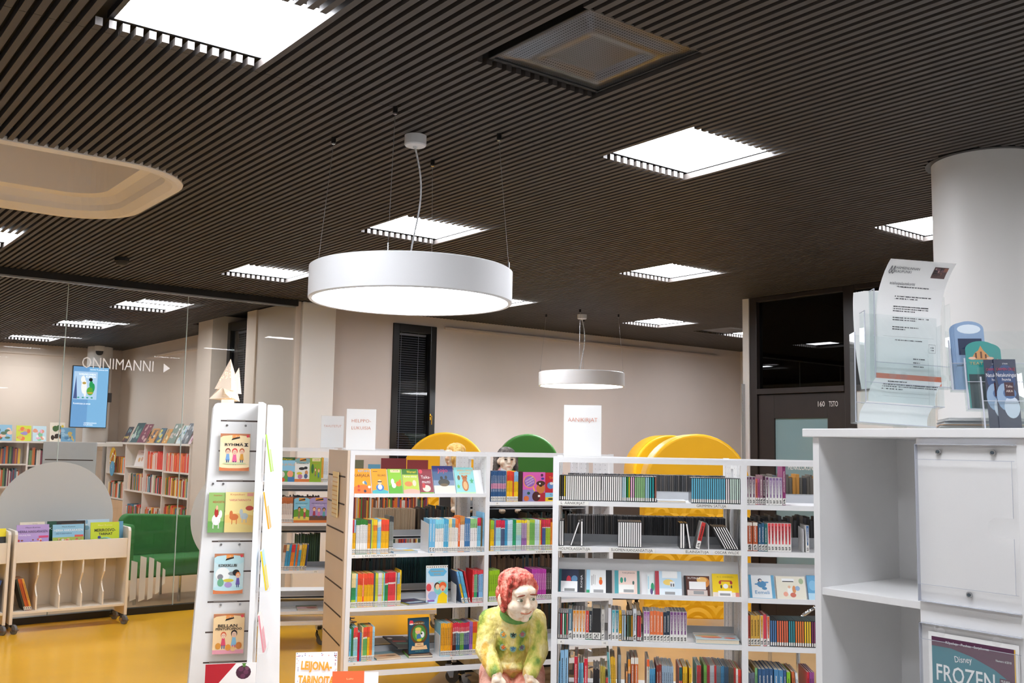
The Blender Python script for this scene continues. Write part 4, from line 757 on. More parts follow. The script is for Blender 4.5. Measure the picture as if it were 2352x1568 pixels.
def cover(label, M, w, h, t, base, art, name='picture_book', cat='picture book', spine=None, group=None, sleeve=False, rough=0.35):
    o = thing(name, label, cat, M, group)
    b = MB(); m = mat(base, rough); ms = mat(spine or base, rough)
    b.box(-w / 2, w / 2, 0, 0.0018, 0, h, m); b.box(-w / 2, w / 2, t - 0.0018, t, 0, h, m); b.box(-w / 2, -w / 2 + 0.0018, 0.0018, t - 0.0018, 0, h, ms); b.build('cover', o)
    b = MB(); b.box(-w / 2 + 0.002, w / 2 - 0.003, 0.002, t - 0.002, 0.002, h - 0.002, PAGE); b.build('page_block', o)
    b = MB(); i = 0; ty = []
    for a in art:
        y = -0.0004 - i * 0.00009; i += 1; X = lambda u: (max(0, min(1, u)) - .5) * w; Z = lambda v: max(0, min(1, v)) * h
        if a[0] == 'r': b.face([(X(a[1]), y, Z(a[2])), (X(a[3]), y, Z(a[2])), (X(a[3]), y, Z(a[4])), (X(a[1]), y, Z(a[4]))], mat(a[5], rough))
        elif a[0] == 'e':
            N = 14; b.face([(X(a[1] + a[3] * math.cos(2 * PI * q / N)), y, Z(a[2] + a[4] * math.sin(2 * PI * q / N))) for q in range(N)], mat(a[5], rough))
        elif a[0] == 'p': b.face([(X(u), y, Z(v)) for u, v in a[1]], mat(a[2], rough))
        elif a[0] == 't': ty.append((a, y))
    if b.v: b.build('cover_art', o)
    for a, y in ty:
        sz = a[6] if len(a) > 6 else 0.09
        text(a[1], o, ((a[2] - .5) * w, -0.0005 - i * 0.00009, a[3] * h), (PI / 2, -(a[7] if len(a) > 7 else 0), 0), mat(a[5], 0.5), size=sz * h, width=a[4] * w if a[4] else None, name='title', bold=a[8] if len(a) > 8 else 0.0)
    if sleeve: pass
    return o
def lean(fr, px, z, t, yl=0.0):      # a cover leaning on a display shelf
    a = math.atan2(0.09, 0.169); y = 0.028 - t * math.cos(a) - 0.0015; zz = z - 0.004 + t * math.sin(a) + 0.0012
    return fr.M @ Tm(fr.lx(px, zz, y), y, zz) @ Rx(-a)
def upright(fr, px, z, y, a=0.0, yaw=0.0): return fr.M @ Tm(fr.lx(px, z, y), y, z + 0.0012) @ Rz(yaw) @ Rx(-a)
def flat(fr, px, z, y, t, rot=0.0): return fr.M @ Tm(fr.lx(px, z, y), y, z + t + 0.0012) @ Rz(rot) @ Rx(-PI / 2)
G1 = 'picture books on the sloping display shelf'
dz = 1.36
def wpx(fr, a, e, z): return abs(fr.lx(e, z, 0.0) - fr.lx(a, z, 0.0))
SPEC = [
 (813, 854.6, 'orange cover titled KARJALA with animals, leftmost on the sloping shelf', 'f09a1c', .19, [('r', 0, 0, 1, .32, 'f0c8a8'), hill(.3, .08, 'e8742c'), ('t', 'RIITAN', .62, .9, .62, '4fb4d8', .13), ('t', 'KARJALA', .5, .73, .9, '3a2a20', .15)] + blobs(7, ['c8402a', 'e8e0d0', '3f3a4a', '5a86a8'], 3, .1, .9, .12, .5, .04, .09)),
 (856, 893, 'orange cover of a round figure with sunglasses on the sloping shelf', 'f0a024', .19, [('t', 'ELIAS', .66, .74, .5, '2a2018', .1), hill(.16, .06, '4fb0b4'), ('e', .5, .28, .26, .13, '3f7ac0'), ('e', .5, .3, .14, .1, 'f4f0e8'), ('e', .5, .48, .13, .1, 'f0c8a0'), ('r', .36, .48, .64, .52, '222222'), ('r', .1, .88, .4, .9, '6a4a2a')]),
 (894.4, 927, 'green cover of running animals on the sloping shelf', '8cc43c', .19, [('r', .2, .86, .9, .97, 'f0e0b0'), ('t', 'LUKKARI', .55, .92, .5, '3a2a1a', .07), hill(.34, .06, '5fae34'), ('e', .3, .5, .12, .12, 'f4f2ec'), ('e', .38, .36, .16, .1, 'f0ece4'), ('e', .72, .42, .2, .1, 'e87a2c'), ('e', .84, .52, .08, .07, 'e87a2c')]),
 (927.6, 965.4, 'pale green cover titled WERNERI with a dog on the sloping shelf', 'b8cc4a', .19, [('r', 0, .78, 1, 1, '3f7a2c'), ('t', 'Werneri', .6, .88, .6, 'f0d818', .15), ('t', 'Koiran elämää', .5, .7, .8, 'f4f0e8', .1), hill(.18, .05, 'f0a898'), ('e', .35, .42, .25, .1, 'd88a4a'), ('e', .72, .45, .12, .12, 'f0d0b4')]),
 (966, 998, 'dark red cover titled TAIKA-MUTTI on the sloping shelf', '8a2c38', .19, [('t', 'Taika-', .5, .68, .7, 'f4ece8', .17), ('t', 'mutti', .5, .5, .6, 'f4ece8', .17), ('e', .5, .25, .3, .13, 'f0d0c0'), ('e', .3, .36, .12, .1, 'c83a3a'), ('r', 0, 0, 1, .1, '6fa840'), ('e', .15, .9, .14, .08, 'e04858')]),
 (998.6, 1048, 'taller night-blue cover titled JOJO on the sloping shelf', '3f5f86', .215, [('r', 0, .0, 1, .32, 'e0d8c8'), ('r', 0, .32, 1, .5, '7a8ea8'), ('r', 0, .8, 1, 1, '3a3f78'), ('t', 'Jojo', .5, .84, .5, 'e0485a', .2), ('e', .5, .42, .28, .13, '3a3a30'), ('e', .4, .58, .07, .06, '2a2a28'), ('e', .62, .6, .06, .06, '2a2a28'), ('e', .5, .34, .2, .05, '6a5a3a')]),
 (1049, 1095, 'aqua cover with a brown bear, rightmost on the sloping shelf', '8fd0d0', .205, [('r', 0, 0, 1, .1, 'b8dca8'), ('t', 'IHAN OMAT', .56, .88, .8, 'f0a02c', .11), ('t', 'KAVERIT', .56, .77, .6, 'f0a02c', .11), ('e', .5, .35, .17, .22, 'b46a34'), ('e', .5, .34, .11, .15, 'e0b078'), ('e', .5, .6, .13, .1, 'b46a34'), ('e', .39, .68, .05, .04, 'b46a34'), ('e', .61, .68, .05, .04, 'b46a34'), ('e', .46, .62, .02, .015, '201810'), ('e', .54, .62, .02, .015, '201810'), ('e', .2, .62, .07, .09, '7a5a3a'), ('p', star(.85, .5, .12), '4fa878'), ('p', star(.14, .3, .1), '6fb84a')])]
for a, e, lab, base, h, art in SPEC: cover(lab, lean(FA, (a + e) / 2, dz, .008), wpx(FA, a, e, dz) * .97, h, .008, base, art, group=G1)
for a, e, lab, base, art in [
 (852, 900, 'blue picture book lying flat in the gap on the HELPPOLUKUISET shelf', '8fb8d8', [('r', .05, .05, .5, .95, 'c8b49a'), ('r', .55, .1, .95, .5, 'e8c040'), ('e', .6, .7, .25, .15, 'd8e4ea')])]:
    cover(lab, flat(FA, 932, .983, .02, .01, .1), .17, .21, .01, base, art, spine='6fa0c8')
cover('spiral-topped cover of two cartoon children facing out on the middle shelf', upright(FA, 1003.5, .647, .05, .06), .15, .245, .012, 'bcd8e8',
      [('r', 0, .93, 1, 1, 'f2f0ea')] + [('r', .05 + q * .1, .945, .09 + q * .1, .975, '222222') for q in range(10)] + [('p', [(.2, .72), (.8, .72), (.95, .83), (.8, .92), (.2, .92), (.08, .83)], '5fb0d8'), ('t', 'Naavametsän', .5, .85, .6, 'c8a04a', .07), ('t', 'hirviö', .5, .77, .3, 'c8a04a', .07), ('r', 0, .08, .35, .55, 'e0ccd0'), ('e', .7, .4, .36, .2, '7fc8c4'), ('e', .12, .42, .12, .1, 'd84a50'), ('e', .28, .2, .2, .12, '9fb0d8'),
       ('e', .5, .46, .13, .09, '4a2c1c'), ('e', .52, .43, .1, .08, 'e8c49a'), ('e', .76, .46, .17, .1, 'e8642c'), ('e', .76, .39, .12, .08, 'f4b490'), ('e', .76, .35, .03, .03, 'b83020'), ('p', [(.5, 0), (.95, 0), (.97, .2), (.76, .3), (.56, .2)], 'f0cc14'), ('r', .06, .05, .38, .09, '8a5aa8')])
cover('dark blue picture book lying flat on the middle shelf', flat(FA, 962, .647, .03, .008, .25), .15, .2, .008, '3f4466', [('e', .4, .6, .3, .2, '5a2f4a'), ('r', .1, .1, .9, .4, 'b8c8dc'), ('e', .7, .3, .2, .1, 'd8e8f0')], spine='c9cc2e')
cover('dark cover with a framed owl picture facing out on the bottom shelf', upright(FA, 963, .33, .05, .1, .12), .145, .225, .018, '1f4f66',
      [('e', .5, .86, .26, .05, '6a4424'), ('e', .5, .55, .42, .3, '6a4424'), ('e', .5, .56, .33, .24, '4f8a3c'), ('e', .5, .52, .2, .16, '8ac04a'), ('t', 'VIKINKI', .5, .84, .5, 'f0e0b8', .06), ('e', .44, .62, .13, .08, 'f0b890'), ('e', .46, .68, .15, .05, 'e8d060'), ('e', .48, .46, .11, .09, '4a78a8'), ('e', .66, .52, .09, .09, 'f0f0ee'), ('e', .62, .55, .04, .03, '2a2a2a'), ('e', .5, .37, .12, .04, 'd8c020'),
       ('p', [(.1, .1), (.9, .1), (.84, .22), (.72, .2), (.7, .29), (.3, .29), (.28, .2), (.16, .22)], 'ecc490'), ('t', 'AINO', .5, .25, .2, '3a2418', .045), ('t', 'SANKARINA', .5, .19, .42, '8a2a20', .045), ('t', 'Aada Valkonen', .5, .06, .4, '8fc8a0', .035), ('p', [(.02, .84), (.24, .84), (.2, .93), (.06, .94)], 'e84850'), ('e', .13, .83, .1, .02, 'f4f0ec')], spine='17384a')
cover('black comic book tilted flat behind the owl cover on the bottom shelf', FA.M @ Tm(.43, .10, .36) @ Rz(.3) @ Ry(.1) @ Rx(-PI / 2 + .2), .16, .21, .008, '34383c', [('e', .2, .8, .13, .06, 'f0f0f0'), ('r', .15, .5, .8, .6, 'a83a3a'), ('r', .2, .3, .85, .42, '4a7a6a')])
cover('teal picture book lying flat at the front of the bottom shelf', flat(FA, 893, .309, .01, .012, .08), .165, .2, .012, 'd8b490', [('r', 0, .6, 1, 1, '6a8a90'), ('e', .45, .35, .3, .12, 'c88a60'), ('e', .7, .3, .2, .1, '8a6a4a')], spine='5f8a90')
cover('dark flat book under the owl cover on the bottom shelf', flat(FA, 966, .309, .012, .016, -.05), .16, .2, .016, '4a3230', [('r', .1, .02, .9, .16, 'c0a080')], spine='7ab84a')
# right bay, upper shelf
cover('pink cover titled KADONNEEN SPAGETIN ARVOITUS with a bear on the shelf marked F', upright(FA, 1226, 1.315, .015), wpx(FA, 1200.4, 1251.8, 1.315), .20, .012, 'd860b0',
      [('r', 0, 0, .55, .4, '8a86b8'), ('e', .3, .68, .28, .22, 'f0a820'), ('e', .3, .68, .25, .195, '9a62b8'), ('p', [(.44, .5), (.5, .48), (.56, .36), (.5, .34)], 'f0b030'), ('t', 'KADONNEEN', .28, .76, .38, 'f0ece8', .07, .5), ('t', 'SPAGETIN', .31, .68, .36, 'f0ece8', .07, .5), ('t', 'ARVOITUS', .34, .6, .34, 'f0ece8', .07, .5),
       ('p', [(.62, 0), (1, 0), (1, .3), (.7, .28)], 'b02a34'), ('e', .8, .44, .2, .17, 'c87a3a'), ('e', .8, .62, .2, .09, '4a2c1c'), ('e', .6, .17, .18, .17, '4a2420'), ('r', .68, .15, .78, .22, 'f0eee8'), ('e', .76, .61, .035, .03, 'f4f4f0'), ('e', .8, .53, .07, .03, '2a1a14'), ('e', .16, .1, .12, .09, 'd8703a'), ('e', .26, .28, .07, .05, '2a5a4a'), ('e', .88, .78, .07, .04, '3a3f9a'), ('e', .85, .9, .06, .05, '5a2f4a')], spine='a83a84')
cover('red cover partly behind the post on the shelf marked F', upright(FA, 1272.5, 1.315, .02), wpx(FA, 1252.4, 1293, 1.315), .198, .01, 'c02430',
      [('t', 'Taika-', .45, .84, .5, 'f0a82c', .12, .2), ('t', 'potti', .6, .72, .4, 'f0a82c', .12, .2), ('e', .3, .55, .2, .12, '5f8ac0'), ('e', .34, .62, .1, .05, 'e8e8e8'), ('r', 0, .14, 1, .3, '86c0dc'), ('t', 'Tom', .4, .22, .3, '2a4a6a', .08), ('r', 0, 0, 1, .14, 'e8c42c'), ('e', .3, .08, .16, .03, '2a2a20')])
# ---------------------------------------------------------------- CD covers on the audiobook case
G2 = 'audiobook covers on the sloping shelf'
z3 = .97
for a, e, lab, base, h, art in [
 (1281.6, 1344, 'night-sky disc case with a red figure, leftmost on the sloping CD shelf', '2a3048', .125, [('r', 0, 0, .1, 1, '2f6a74'), ('r', .76, 0, 1, 1, '26282c'), ('e', .38, .55, .09, .18, 'c83040'), ('e', .6, .6, .12, .14, '5f8ab0'), ('r', .08, .06, .72, .5, 'f0f0f0'), ('r', .22, .08, .62, .2, '8a8a8a'), ('t', 'RONJA', .88, .5, .5, 'e8e8e8', .1, PI / 2)]),
 (1345.4, 1407, 'white disc case with thin branches and an orange owl, second on the sloping CD shelf', 'f0f0ee', .125, [('r', 0, 0, .14, 1, 'a8d4ea'), ('r', .76, 0, 1, 1, '2a2c30'), ('e', .56, .5, .07, .12, 'e8642c'), ('e', .56, .64, .05, .06, 'e8a03c'), ('r', .2, .35, .22, .75, '6a6a60'), ('r', .27, .4, .285, .8, '6a6a60'), ('r', .34, .38, .35, .78, '7a7a70'), ('r', 0, 0, .12, .16, '2f9a68'), ('r', .28, .06, .66, .18, '9a9a9a')]),
 (1410.4, 1471, 'pink disc case with teal ends by TOVE JANSSON on the sloping CD shelf', 'f0d4c8', .125, [('r', 0, 0, .16, 1, '4fa0a8'), ('r', .9, 0, 1, 1, '4f8a88'), ('t', 'TOVE JANSSON', .56, .9, .5, '5a4a44', .08), ('e', .28, .6, .06, .12, '3f9a7a'), ('e', .42, .62, .04, .1, '4f8a8a'), ('e', .75, .5, .04, .08, '4a6a60'), ('r', .16, .08, .78, .42, 'f2f0ea'), ('r', .36, .1, .76, .22, '9a9a9a')]),
 (1487, 1503.6, 'pale case with green plant mostly hidden behind the red-edged one', 'e4ecec', .11, [('e', .75, .4, .25, .2, '2f9a68'), ('e', .6, .2, .2, .15, '6a5a8a'), ('r', .1, .3, .25, .9, 'a8d0dc')]),
 (1504.4, 1568, 'winter scene case with a red edge on the sloping CD shelf', 'c4dcea', .128, [('r', 0, 0, .15, 1, 'b8404c'), ('r', .15, 0, 1, .3, 'e4eef4'), ('r', .27, .72, .85, 1, 'f4f4f2'), ('e', .5, .55, .2, .12, 'f0d070'), ('r', .56, .36, .74, .58, 'eeeeee'), ('r', .58, .38, .63, .5, '5a6068'), ('r', .67, .38, .72, .5, '5a6068'), ('r', .36, .06, .74, .17, '9a9a9a')]),
 (1571, 1633, 'dark fire-coloured case with a white label on the sloping CD shelf', '5a3428', .108, [('r', 0, 0, .08, 1, '1f1f22'), ('e', .8, .7, .2, .25, 'd8883a'), ('e', .7, .8, .2, .15, 'f0c070'), ('t', 'RUTINAA', .4, .88, .5, 'f0ece6', .14), ('r', .2, .35, .85, .72, 'f2f0ee'), ('r', .12, .06, .9, .32, 'd8c8c0'), ('r', .36, .12, .76, .28, '9a9a9a')]),
 (1637, 1700, 'bright yellow case with a red curtain, rightmost on the sloping CD shelf', 'f4d21c', .122, [('t', 'H. C. ANDERSEN', .5, .86, .62, 'a8903a', .09), ('r', .28, .68, .74, .72, 'b8343a'), ('e', .29, .63, .05, .07, 'b8343a'), ('e', .72, .63, .05, .07, 'b8343a'), ('e', .5, .48, .1, .1, 'f4f2ec'), ('e', .33, .46, .03, .08, '3a3a34'), ('e', .64, .46, .04, .07, 'd89a4a'), ('e', .72, .46, .03, .07, '3a3a34'), ('r', 0, 0, 1, .22, 'eadcd0'), ('r', .2, .04, .72, .28, 'f4f2ee'), ('r', .26, .08, .66, .18, '9a9a9a'), ('r', .86, 0, 1, .22, 'e08a7a')])]:
    cover(lab, lean(FB, (a + e) / 2, z3, .011), wpx(FB, a, e, z3) * .96, h, .011, base, art, 'cd_case', 'CD case', group=G2)
for a, e, lab, base, h, art in [
 (1722, 1783, 'white disc case titled EEMELI on the right sloping shelf', 'eef0f0', .125, [('r', 0, 0, .1, 1, '4f9ac0'), ('r', .88, 0, 1, 1, '5fa4c8'), ('r', 0, 0, 1, .06, '6fb0d0'), ('e', .5, .62, .18, .14, '4a8ab8'), ('e', .44, .78, .08, .07, '2a3a5a'), ('e', .46, .76, .05, .05, 'f0d8c8'), ('e', .3, .62, .08, .03, '4a8ab8'), ('e', .7, .7, .08, .03, '4a8ab8'), ('e', .6, .45, .1, .06, '4a8ab8'), ('t', 'Eemeli', .5, .28, .56, '4a90bc', .2)]),
 (1785, 1855, 'cream case with sketched children on the right sloping shelf', 'e6dfcc', .122, [('r', .2, .78, .62, .9, 'f4f4f2'), ('r', .22, .76, .6, .8, '3a3a3a'), ('e', .86, .8, .08, .12, '9fb088'), ('e', .45, .4, .08, .2, 'f0eee8'), ('e', .44, .55, .05, .06, 'e0b090'), ('e', .6, .45, .06, .16, 'd8884a'), ('e', .72, .5, .08, .1, '8aa8c8'), ('e', .3, .25, .08, .1, 'e8a088'), ('e', .55, .22, .1, .1, 'c86048')]),
 (1858, 1890, 'plain blue case cut by the white cabinet on the right sloping shelf', '4a9ac8', .13, [('r', 0, 0, 1, .3, 'a8d0e4'), ('e', .4, .6, .3, .2, '6fb4d8')])]:
    cover(lab, lean(FB, (a + e) / 2, .967, .011), wpx(FB, a, e, .967) * .97, h, .011, base, art, 'cd_case', 'CD case', group=G2)
cover('pale blue picture book lying flat on the shelf with tabs A and H', flat(FB, 1649, .75, .004, .022, 0), .21, .17, .022, 'bcd4dc', [('r', 0, .7, 1, 1, '8a8078'), ('e', .3, .6, .3, .1, '6a7a3a'), ('e', .38, .3, .25, .12, 'e0522c'), ('e', .8, .25, .14, .1, 'e8582c'), ('e', .3, .45, .3, .08, 'e89a3c'), ('e', .75, .55, .2, .1, 'b8b4ac')], spine='e8e6e0')
cover('clear CD case lying flat in the gap on the ÄÄNIKIRJAT shelf', flat(FB, 1543, 1.428, .01, .01, 0), .142, .125, .01, 'd4d8dc', [('e', .5, .5, .4, .4, 'bcc4cc')], 'cd_case', 'CD case')
# ---------------------------------------------------------------- case between tower and end panel
EZ = lambda band, sky, t1, t2: [('r', 0, 0, 1, .12, 'd87a3c'), ('r', 0, .86, 1, 1, 'b06a44'), ('e', .5, .88, .62, .12, sky), ('r', .3, .86, .7, .98, 'e89a2c'), ('p', [(.3, .86), (.72, .9), (.7, .96), (.34, .9)], '2a2420')] + ([('t', t1, .5, .76, .8, '222222', .055)] if t1 else []) + ([('t', t2, .5, .69, .5, 'f0ece4', .055)] if t2 else [])
cover('cover titled VILLE JA PALLE with two cartoon faces beside the tower', upright(FC, 656, 1.367, .02), .155, .20, .01, '8cc8e8', [('r', 0, .88, 1, 1, '2f5a24'), ('t', 'Werneri', .55, .92, .5, 'f0d818', .1), ('t', 'VILLE JA PALLE', .5, .7, .95, 'f0b878', .13), hill(.4, .05, '5fa04a'), ('e', .3, .3, .14, .13, 'e0dcd4'), ('e', .72, .32, .16, .14, 'f0a080'), ('r', .6, 0, .95, .2, '3f7ab0'), ('e', .25, .08, .22, .1, 'd8582c')])
cover('brown-edged cover titled KOKKIKLUBI with a black cat, on the top shelf', upright(FC, 694, 1.367, .018), .125, .198, .01, 'e4e8e6', EZ('', '7fa8ac', 'KOKKIKLUBI', '') + [('e', .45, .55, .2, .06, '2a2a2a'), ('e', .7, .58, .12, .06, '222222'), ('e', .3, .35, .18, .06, 'd8c83c'), ('e', .35, .22, .15, .1, 'b87aa0'), ('e', .75, .38, .1, .1, 'c88a5a'), ('e', .72, .24, .12, .1, '4a5f8a')])
cover('green cover of two walking children on the top shelf', upright(FC, 723.5, 1.367, .016), .095, .198, .012, '8cae28', [('r', .2, .86, .9, .98, 'f0e0b0'), ('t', 'LUKKARI', .55, .92, .5, '3a2a1a', .05), ('t', 'Metsän', .5, .78, .5, 'c8742c', .06), ('e', .25, .55, .12, .2, '2f6a34')] + kid(.5, .3, .22, '8a4a2a', 'f0c8a4', 'a87a4a') + kid(.78, .22, .26, 'c8742c', 'f0c8a4', '4a8a9a'))
cover('brown-edged cover of children in a green garden, left of the lilac one', upright(FC, 691.6, 1.035, .018), .125, .205, .01, '7fc4e0', EZ('', '7fc4e0', 'METSÄNTUTKIJAT', 'LUONNOSSA') + [hill(.5, .06, '5f9a2c'), hill(.22, .03, 'e0cc5a')] + kid(.35, .24, .3, '2a1c14', 'c89a70', '8a7a3a') + kid(.7, .22, .28, 'e89a4a', 'f0c8a4', 'b83a4a') + [('r', 0, 0, 1, .1, 'd87a3c')])
cover('brown-edged lilac cover of three children, right of the garden one', upright(FC, 731.6, 1.035, .016), .155, .207, .01, 'a898cc', EZ('', 'a898cc', 'METSÄNTUTKIJAT', 'VESILLÄ') + [hill(.26, .02, '6a4a3a')] + kid(.25, .28, .26, 'a85a2a', 'f0c8a4', 'a83a4a') + kid(.5, .26, .25, 'b86a3a', 'f0c8a4', 'd87aa8') + kid(.76, .26, .26, '241814', 'c89a70', '5fa8a8') + [('r', 0, 0, 1, .1, 'd87a3c')])
cover('green and pink picture book lying flat on the bottom shelf beside the beige panel', flat(FC, 707, .325, .03, .012, .05), .17, .2, .012, 'c8b4a8', [('r', 0, .75, 1, 1, '6a8a6a'), ('e', .3, .4, .3, .2, 'e0b0b8'), ('e', .7, .35, .25, .2, 'a8584a')], spine='6f9a80')
for a, e, yt, lab, base in [(876, 934, 1052, 'dark red book facing out on the case behind the sloping shelf, left of two', '7a2024'), (936, 984, 1056, 'dark red book facing out on the case behind the sloping shelf, right of two', '8a2a2c'), (812, 836, 1056, 'olive book facing out on the case behind the sloping shelf', '6a6a4a'), (846, 874, 1066, 'blue book facing out on the case behind the sloping shelf', '5a9ab8')]:
    x0, x1 = FD.hit(a, yt, .03).x, FD.hit(e, yt, .03).x; cover(lab, FD.M @ Tm((x0 + x1) / 2, .03, 1.3012) @ Rx(-.05), x1 - x0, FD.hit(a, yt, .03).z - 1.30, .012, base, [('e', .5, .55, .1, .08, '3a1418')] if 'red' in lab else [])
# ================================================================ DISPLAY TOWER
FT = Frame(cw(-1.39, 5.52), YAW + R(16))
FTB = Frame(cw(-1.352, 5.375), YAW + R(100))
tw = thing('display_tower', 'tall white tower of slotted boards with facing-out books at the front', 'display stand', FT.M)
def board(M, top, bot, z0, z1, th, name='board', x0=0.0, rnd=0.02, rev=False):
    s = -1 if rev else 1; b = MB(); pr = [(x0, z0), (s * bot, z0), (s * (top + rnd * .1), z1 - rnd), (s * (top - rnd * .3), z1 - rnd * .3), (s * (top - rnd), z1), (x0, z1)]
    if rev: pr = pr[::-1]
    b.prism(pr, 0, th, LAM, 'y', M); return b.build(name, tw, bevel=0.0015)
b1 = board(Matrix.Identity(4), .262, .335, .12, 1.905, .018, rev=True)
MBm = FT.Mi @ FTB.M
b2 = board(MBm, .26, .30, .12, 1.91, .026)
M3 = Tm(.03, .105, 0); board(M3, .085, .135, .12, 1.905, .018); board(Tm(-.01, .24, 0), .262, .335, .12, 1.9, .018, rev=True)
GR = mat('4a3c36', 0.6, key='groove')
for i in range(9):
    p = FT.hit(545, 966.5 + i * 69.0, 0.0)
    g = MB(); g.box(-.222 - .004 * i, -.012, -.0006, .004, p.z - .004, p.z + .004, GR); g.build('groove', b1)
    if i % 2 == 0: g = MB(); g.box(-.19 - .004 * i, -.09, -.0012, -.0006, p.z - .001, p.z + .006, mat('a59c96', .3, .6, key='rail_alu')); g.build('rail', b1)
for x, y in ((-.28, -.12), (.1, -.15), (.12, .2), (-.2, .2)): caster(tw, x, y, .14, .045)
b = MB(); b.box(-.33, .16, -.22, .26, .11, .14, LAM); b.build('base', tw, bevel=.004)
def tower_book(px0, px1, pyb, pyt, lab, base, art, yl=-.03, spine=None, holder=True, t=.01):
    c = FT.hit((px0 + px1) / 2, pyb, yl); w = FT.hit(px1, pyb, yl).x - FT.hit(px0, pyb, yl).x; h = FT.hit((px0 + px1) / 2, pyt, yl).z - c.z
    if holder:
        hd = thing('book_holder', 'clear acrylic holder under the %s' % lab.split(' with ')[0], 'book holder', FT.M @ Tm(c.x, 0, c.z), 'acrylic holders on the tower')
        q = MB(); q.box(-w * .58, w * .54, -.004, -.0015, -.004, h * 1.28, CLEAR); q.box(-w * .58, w * .54, yl - .011, -.004, -.004, -.0015, CLEAR); q.box(-w * .58, w * .54, yl - .013, yl - .011, -.004, .03, CLEAR); q.build('acrylic_plate', hd)
        for sx in (-.3, .33): q = MB(); q.rod((sx * w, -.004, h * 1.22), (sx * w, -.007, h * 1.22), .006, CHROME, n=12); q.build('screw', hd)
    return cover(lab, FT.M @ Tm(c.x, yl, c.z) @ Rx(-.03), w, h, t, base, art, spine=spine)
TOPB = [('r', 0, .87, 1, 1, 'c08060'), ('e', .5, .87, .7, .1, 'F6')] 
def easy(sky, title, lines=None):
    o = [('r', 0, .86, 1, 1, 'c4805c'), ('e', .5, .84, .66, .12, sky), ('r', 0, 0, 1, .13, 'e07a3c'), ('e', .5, .13, .66, .06, sky), ('r', .4, .88, .64, .97, 'f0922c'), ('p', [(.37, .82), (.66, .88), (.64, .92), (.4, .87)], '2c2622'), ('e', .92, .94, .05, .04, 'e8505a'), ('t', 'LUKU', .52, .925, .2, 'f8e8c8', .07)]
    o += [('t', title, .46, .70, .62 if len(title) < 11 else .8, '26221f', .1, 0, .0004)]
    return o
tower_book(503, 571.6, 1081, 995.5, 'orange-edged cover titled RYHMÄ Z with three children', 'fbe6c0', easy('fbe4b4', 'RYHMÄ') + [('p', [(.8, .745), (.95, .745), (.89, .70), (.96, .655), (.8, .655), (.86, .70)], '26221f')] + kid(.27, .28, .25, '8a3a2a', 'f4ccb0', '7aa8d8') + kid(.5, .24, .28, 'e0484a', 'f4ccb0', 'e86a98') + kid(.74, .28, .25, 'c8602a', 'f4ccb0', 'e0a040') + [('e', .5, .2, .4, .03, 'cfd8a8')], spine='e8a070')
tower_book(476, 514, 1222.6, 1131, 'green cover titled HEVOSTARINOITA, left of the yellow horse cover', '9cc070', [('t', 'Kirjatiikeri', .55, .93, .5, 'c86a4a', .06), ('t', 'HEVOSTA', .6, .76, .7, 'd8503c', .08), ('r', 0, .0, 1, .28, '6fa858'), ('e', .5, .32, .26, .14, 'f4f2ee'), ('e', .75, .46, .1, .1, 'f4f2ee'), ('r', .3, .1, .36, .3, 'e8e4e0'), ('r', .62, .1, .68, .3, 'e8e4e0'), ('e', .5, .5, .12, .12, 'b83a34'), ('e', .52, .62, .07, .06, 'e8c09a')], yl=-.026, spine='5f8a34')
tower_book(514.6, 580, 1222, 1130, 'yellow cover titled VARSATARINOITA with two foals', 'f8e49c', [('t', 'Kirjatiikeri', .42, .94, .5, 'd8785a', .06), ('t', 'VARSATARINOITA', .52, .8, .76, 'd85a7a', .07), hill(.42, .05, 'f0cc7c'), hill(.2, .04, 'e8d28a', ph=1), ('e', .86, .6, .14, .06, 'c8584a'), ('e', .32, .38, .16, .08, 'd87a44'), ('e', .22, .46, .06, .08, 'd87a44'), ('r', .24, .2, .27, .36, 'd87a44'), ('r', .4, .2, .43, .36, 'd87a44'), ('e', .68, .4, .14, .08, 'c0ccd0'), ('e', .57, .5, .06, .08, 'c0ccd0'), ('r', .6, .24, .63, .4, 'b8c4c8'), ('r', .74, .24, .77, .4, 'b8c4c8'), ('r', .76, .9, .98, .98, 'f0a898')], spine='e8a048', holder=False, yl=-.034)
tower_book(489, 557, 1363, 1271, 'orange-edged cover titled KOKKIKLUBI on the tower with a grey animal', 'cfe8ec', easy('bfe4ea', 'KOKKIKLUBI') + [('e', .3, .48, .25, .18, 'f2f6f4'), ('e', .66, .5, .18, .05, '8a9094'), ('e', .75, .52, .12, .08, '26282a'), ('e', .5, .33, .18, .04, 'd8cc4a'), ('e', .22, .42, .1, .07, '8a8a90'), ('e', .24, .28, .11, .1, '6fb08a'), ('e', .5, .22, .13, .07, 'b09acc')] + kid(.82, .22, .24, 'e88a4a', 'f4ccb0', '6f5fb0'), spine='8ac4d0')
tower_book(487, 558.6, 1501, 1409.6, 'orange-edged cover titled BELLAN PENTUPOPPOO with puppies', 'f8d4a0', easy('f8d8a4', 'BELLAN') + [('t', 'PENTUPOPPOO', .5, .62, .84, '26221f', .08, 0, .0004), ('r', 0, 0, 1, .1, 'f0a0b0')] + kid(.34, .2, .27, 'd8643c', 'f4ccb0', 'e04f6a', '4a5f90') + kid(.68, .2, .3, '2a2020', 'f4ccb0', '8ac0dc', 'd86a8a') + [('e', .18, .2, .09, .08, 'e0983c'), ('e', .5, .16, .09, .08, 'e89a34'), ('e', .84, .2, .1, .09, 'd8843a'), ('e', .66, .12, .08, .06, 'f0c080')], spine='d8a0a0')
p_, q_ = FT.hit(472, 1528, -.19), FT.hit(589, 1528, -.19)
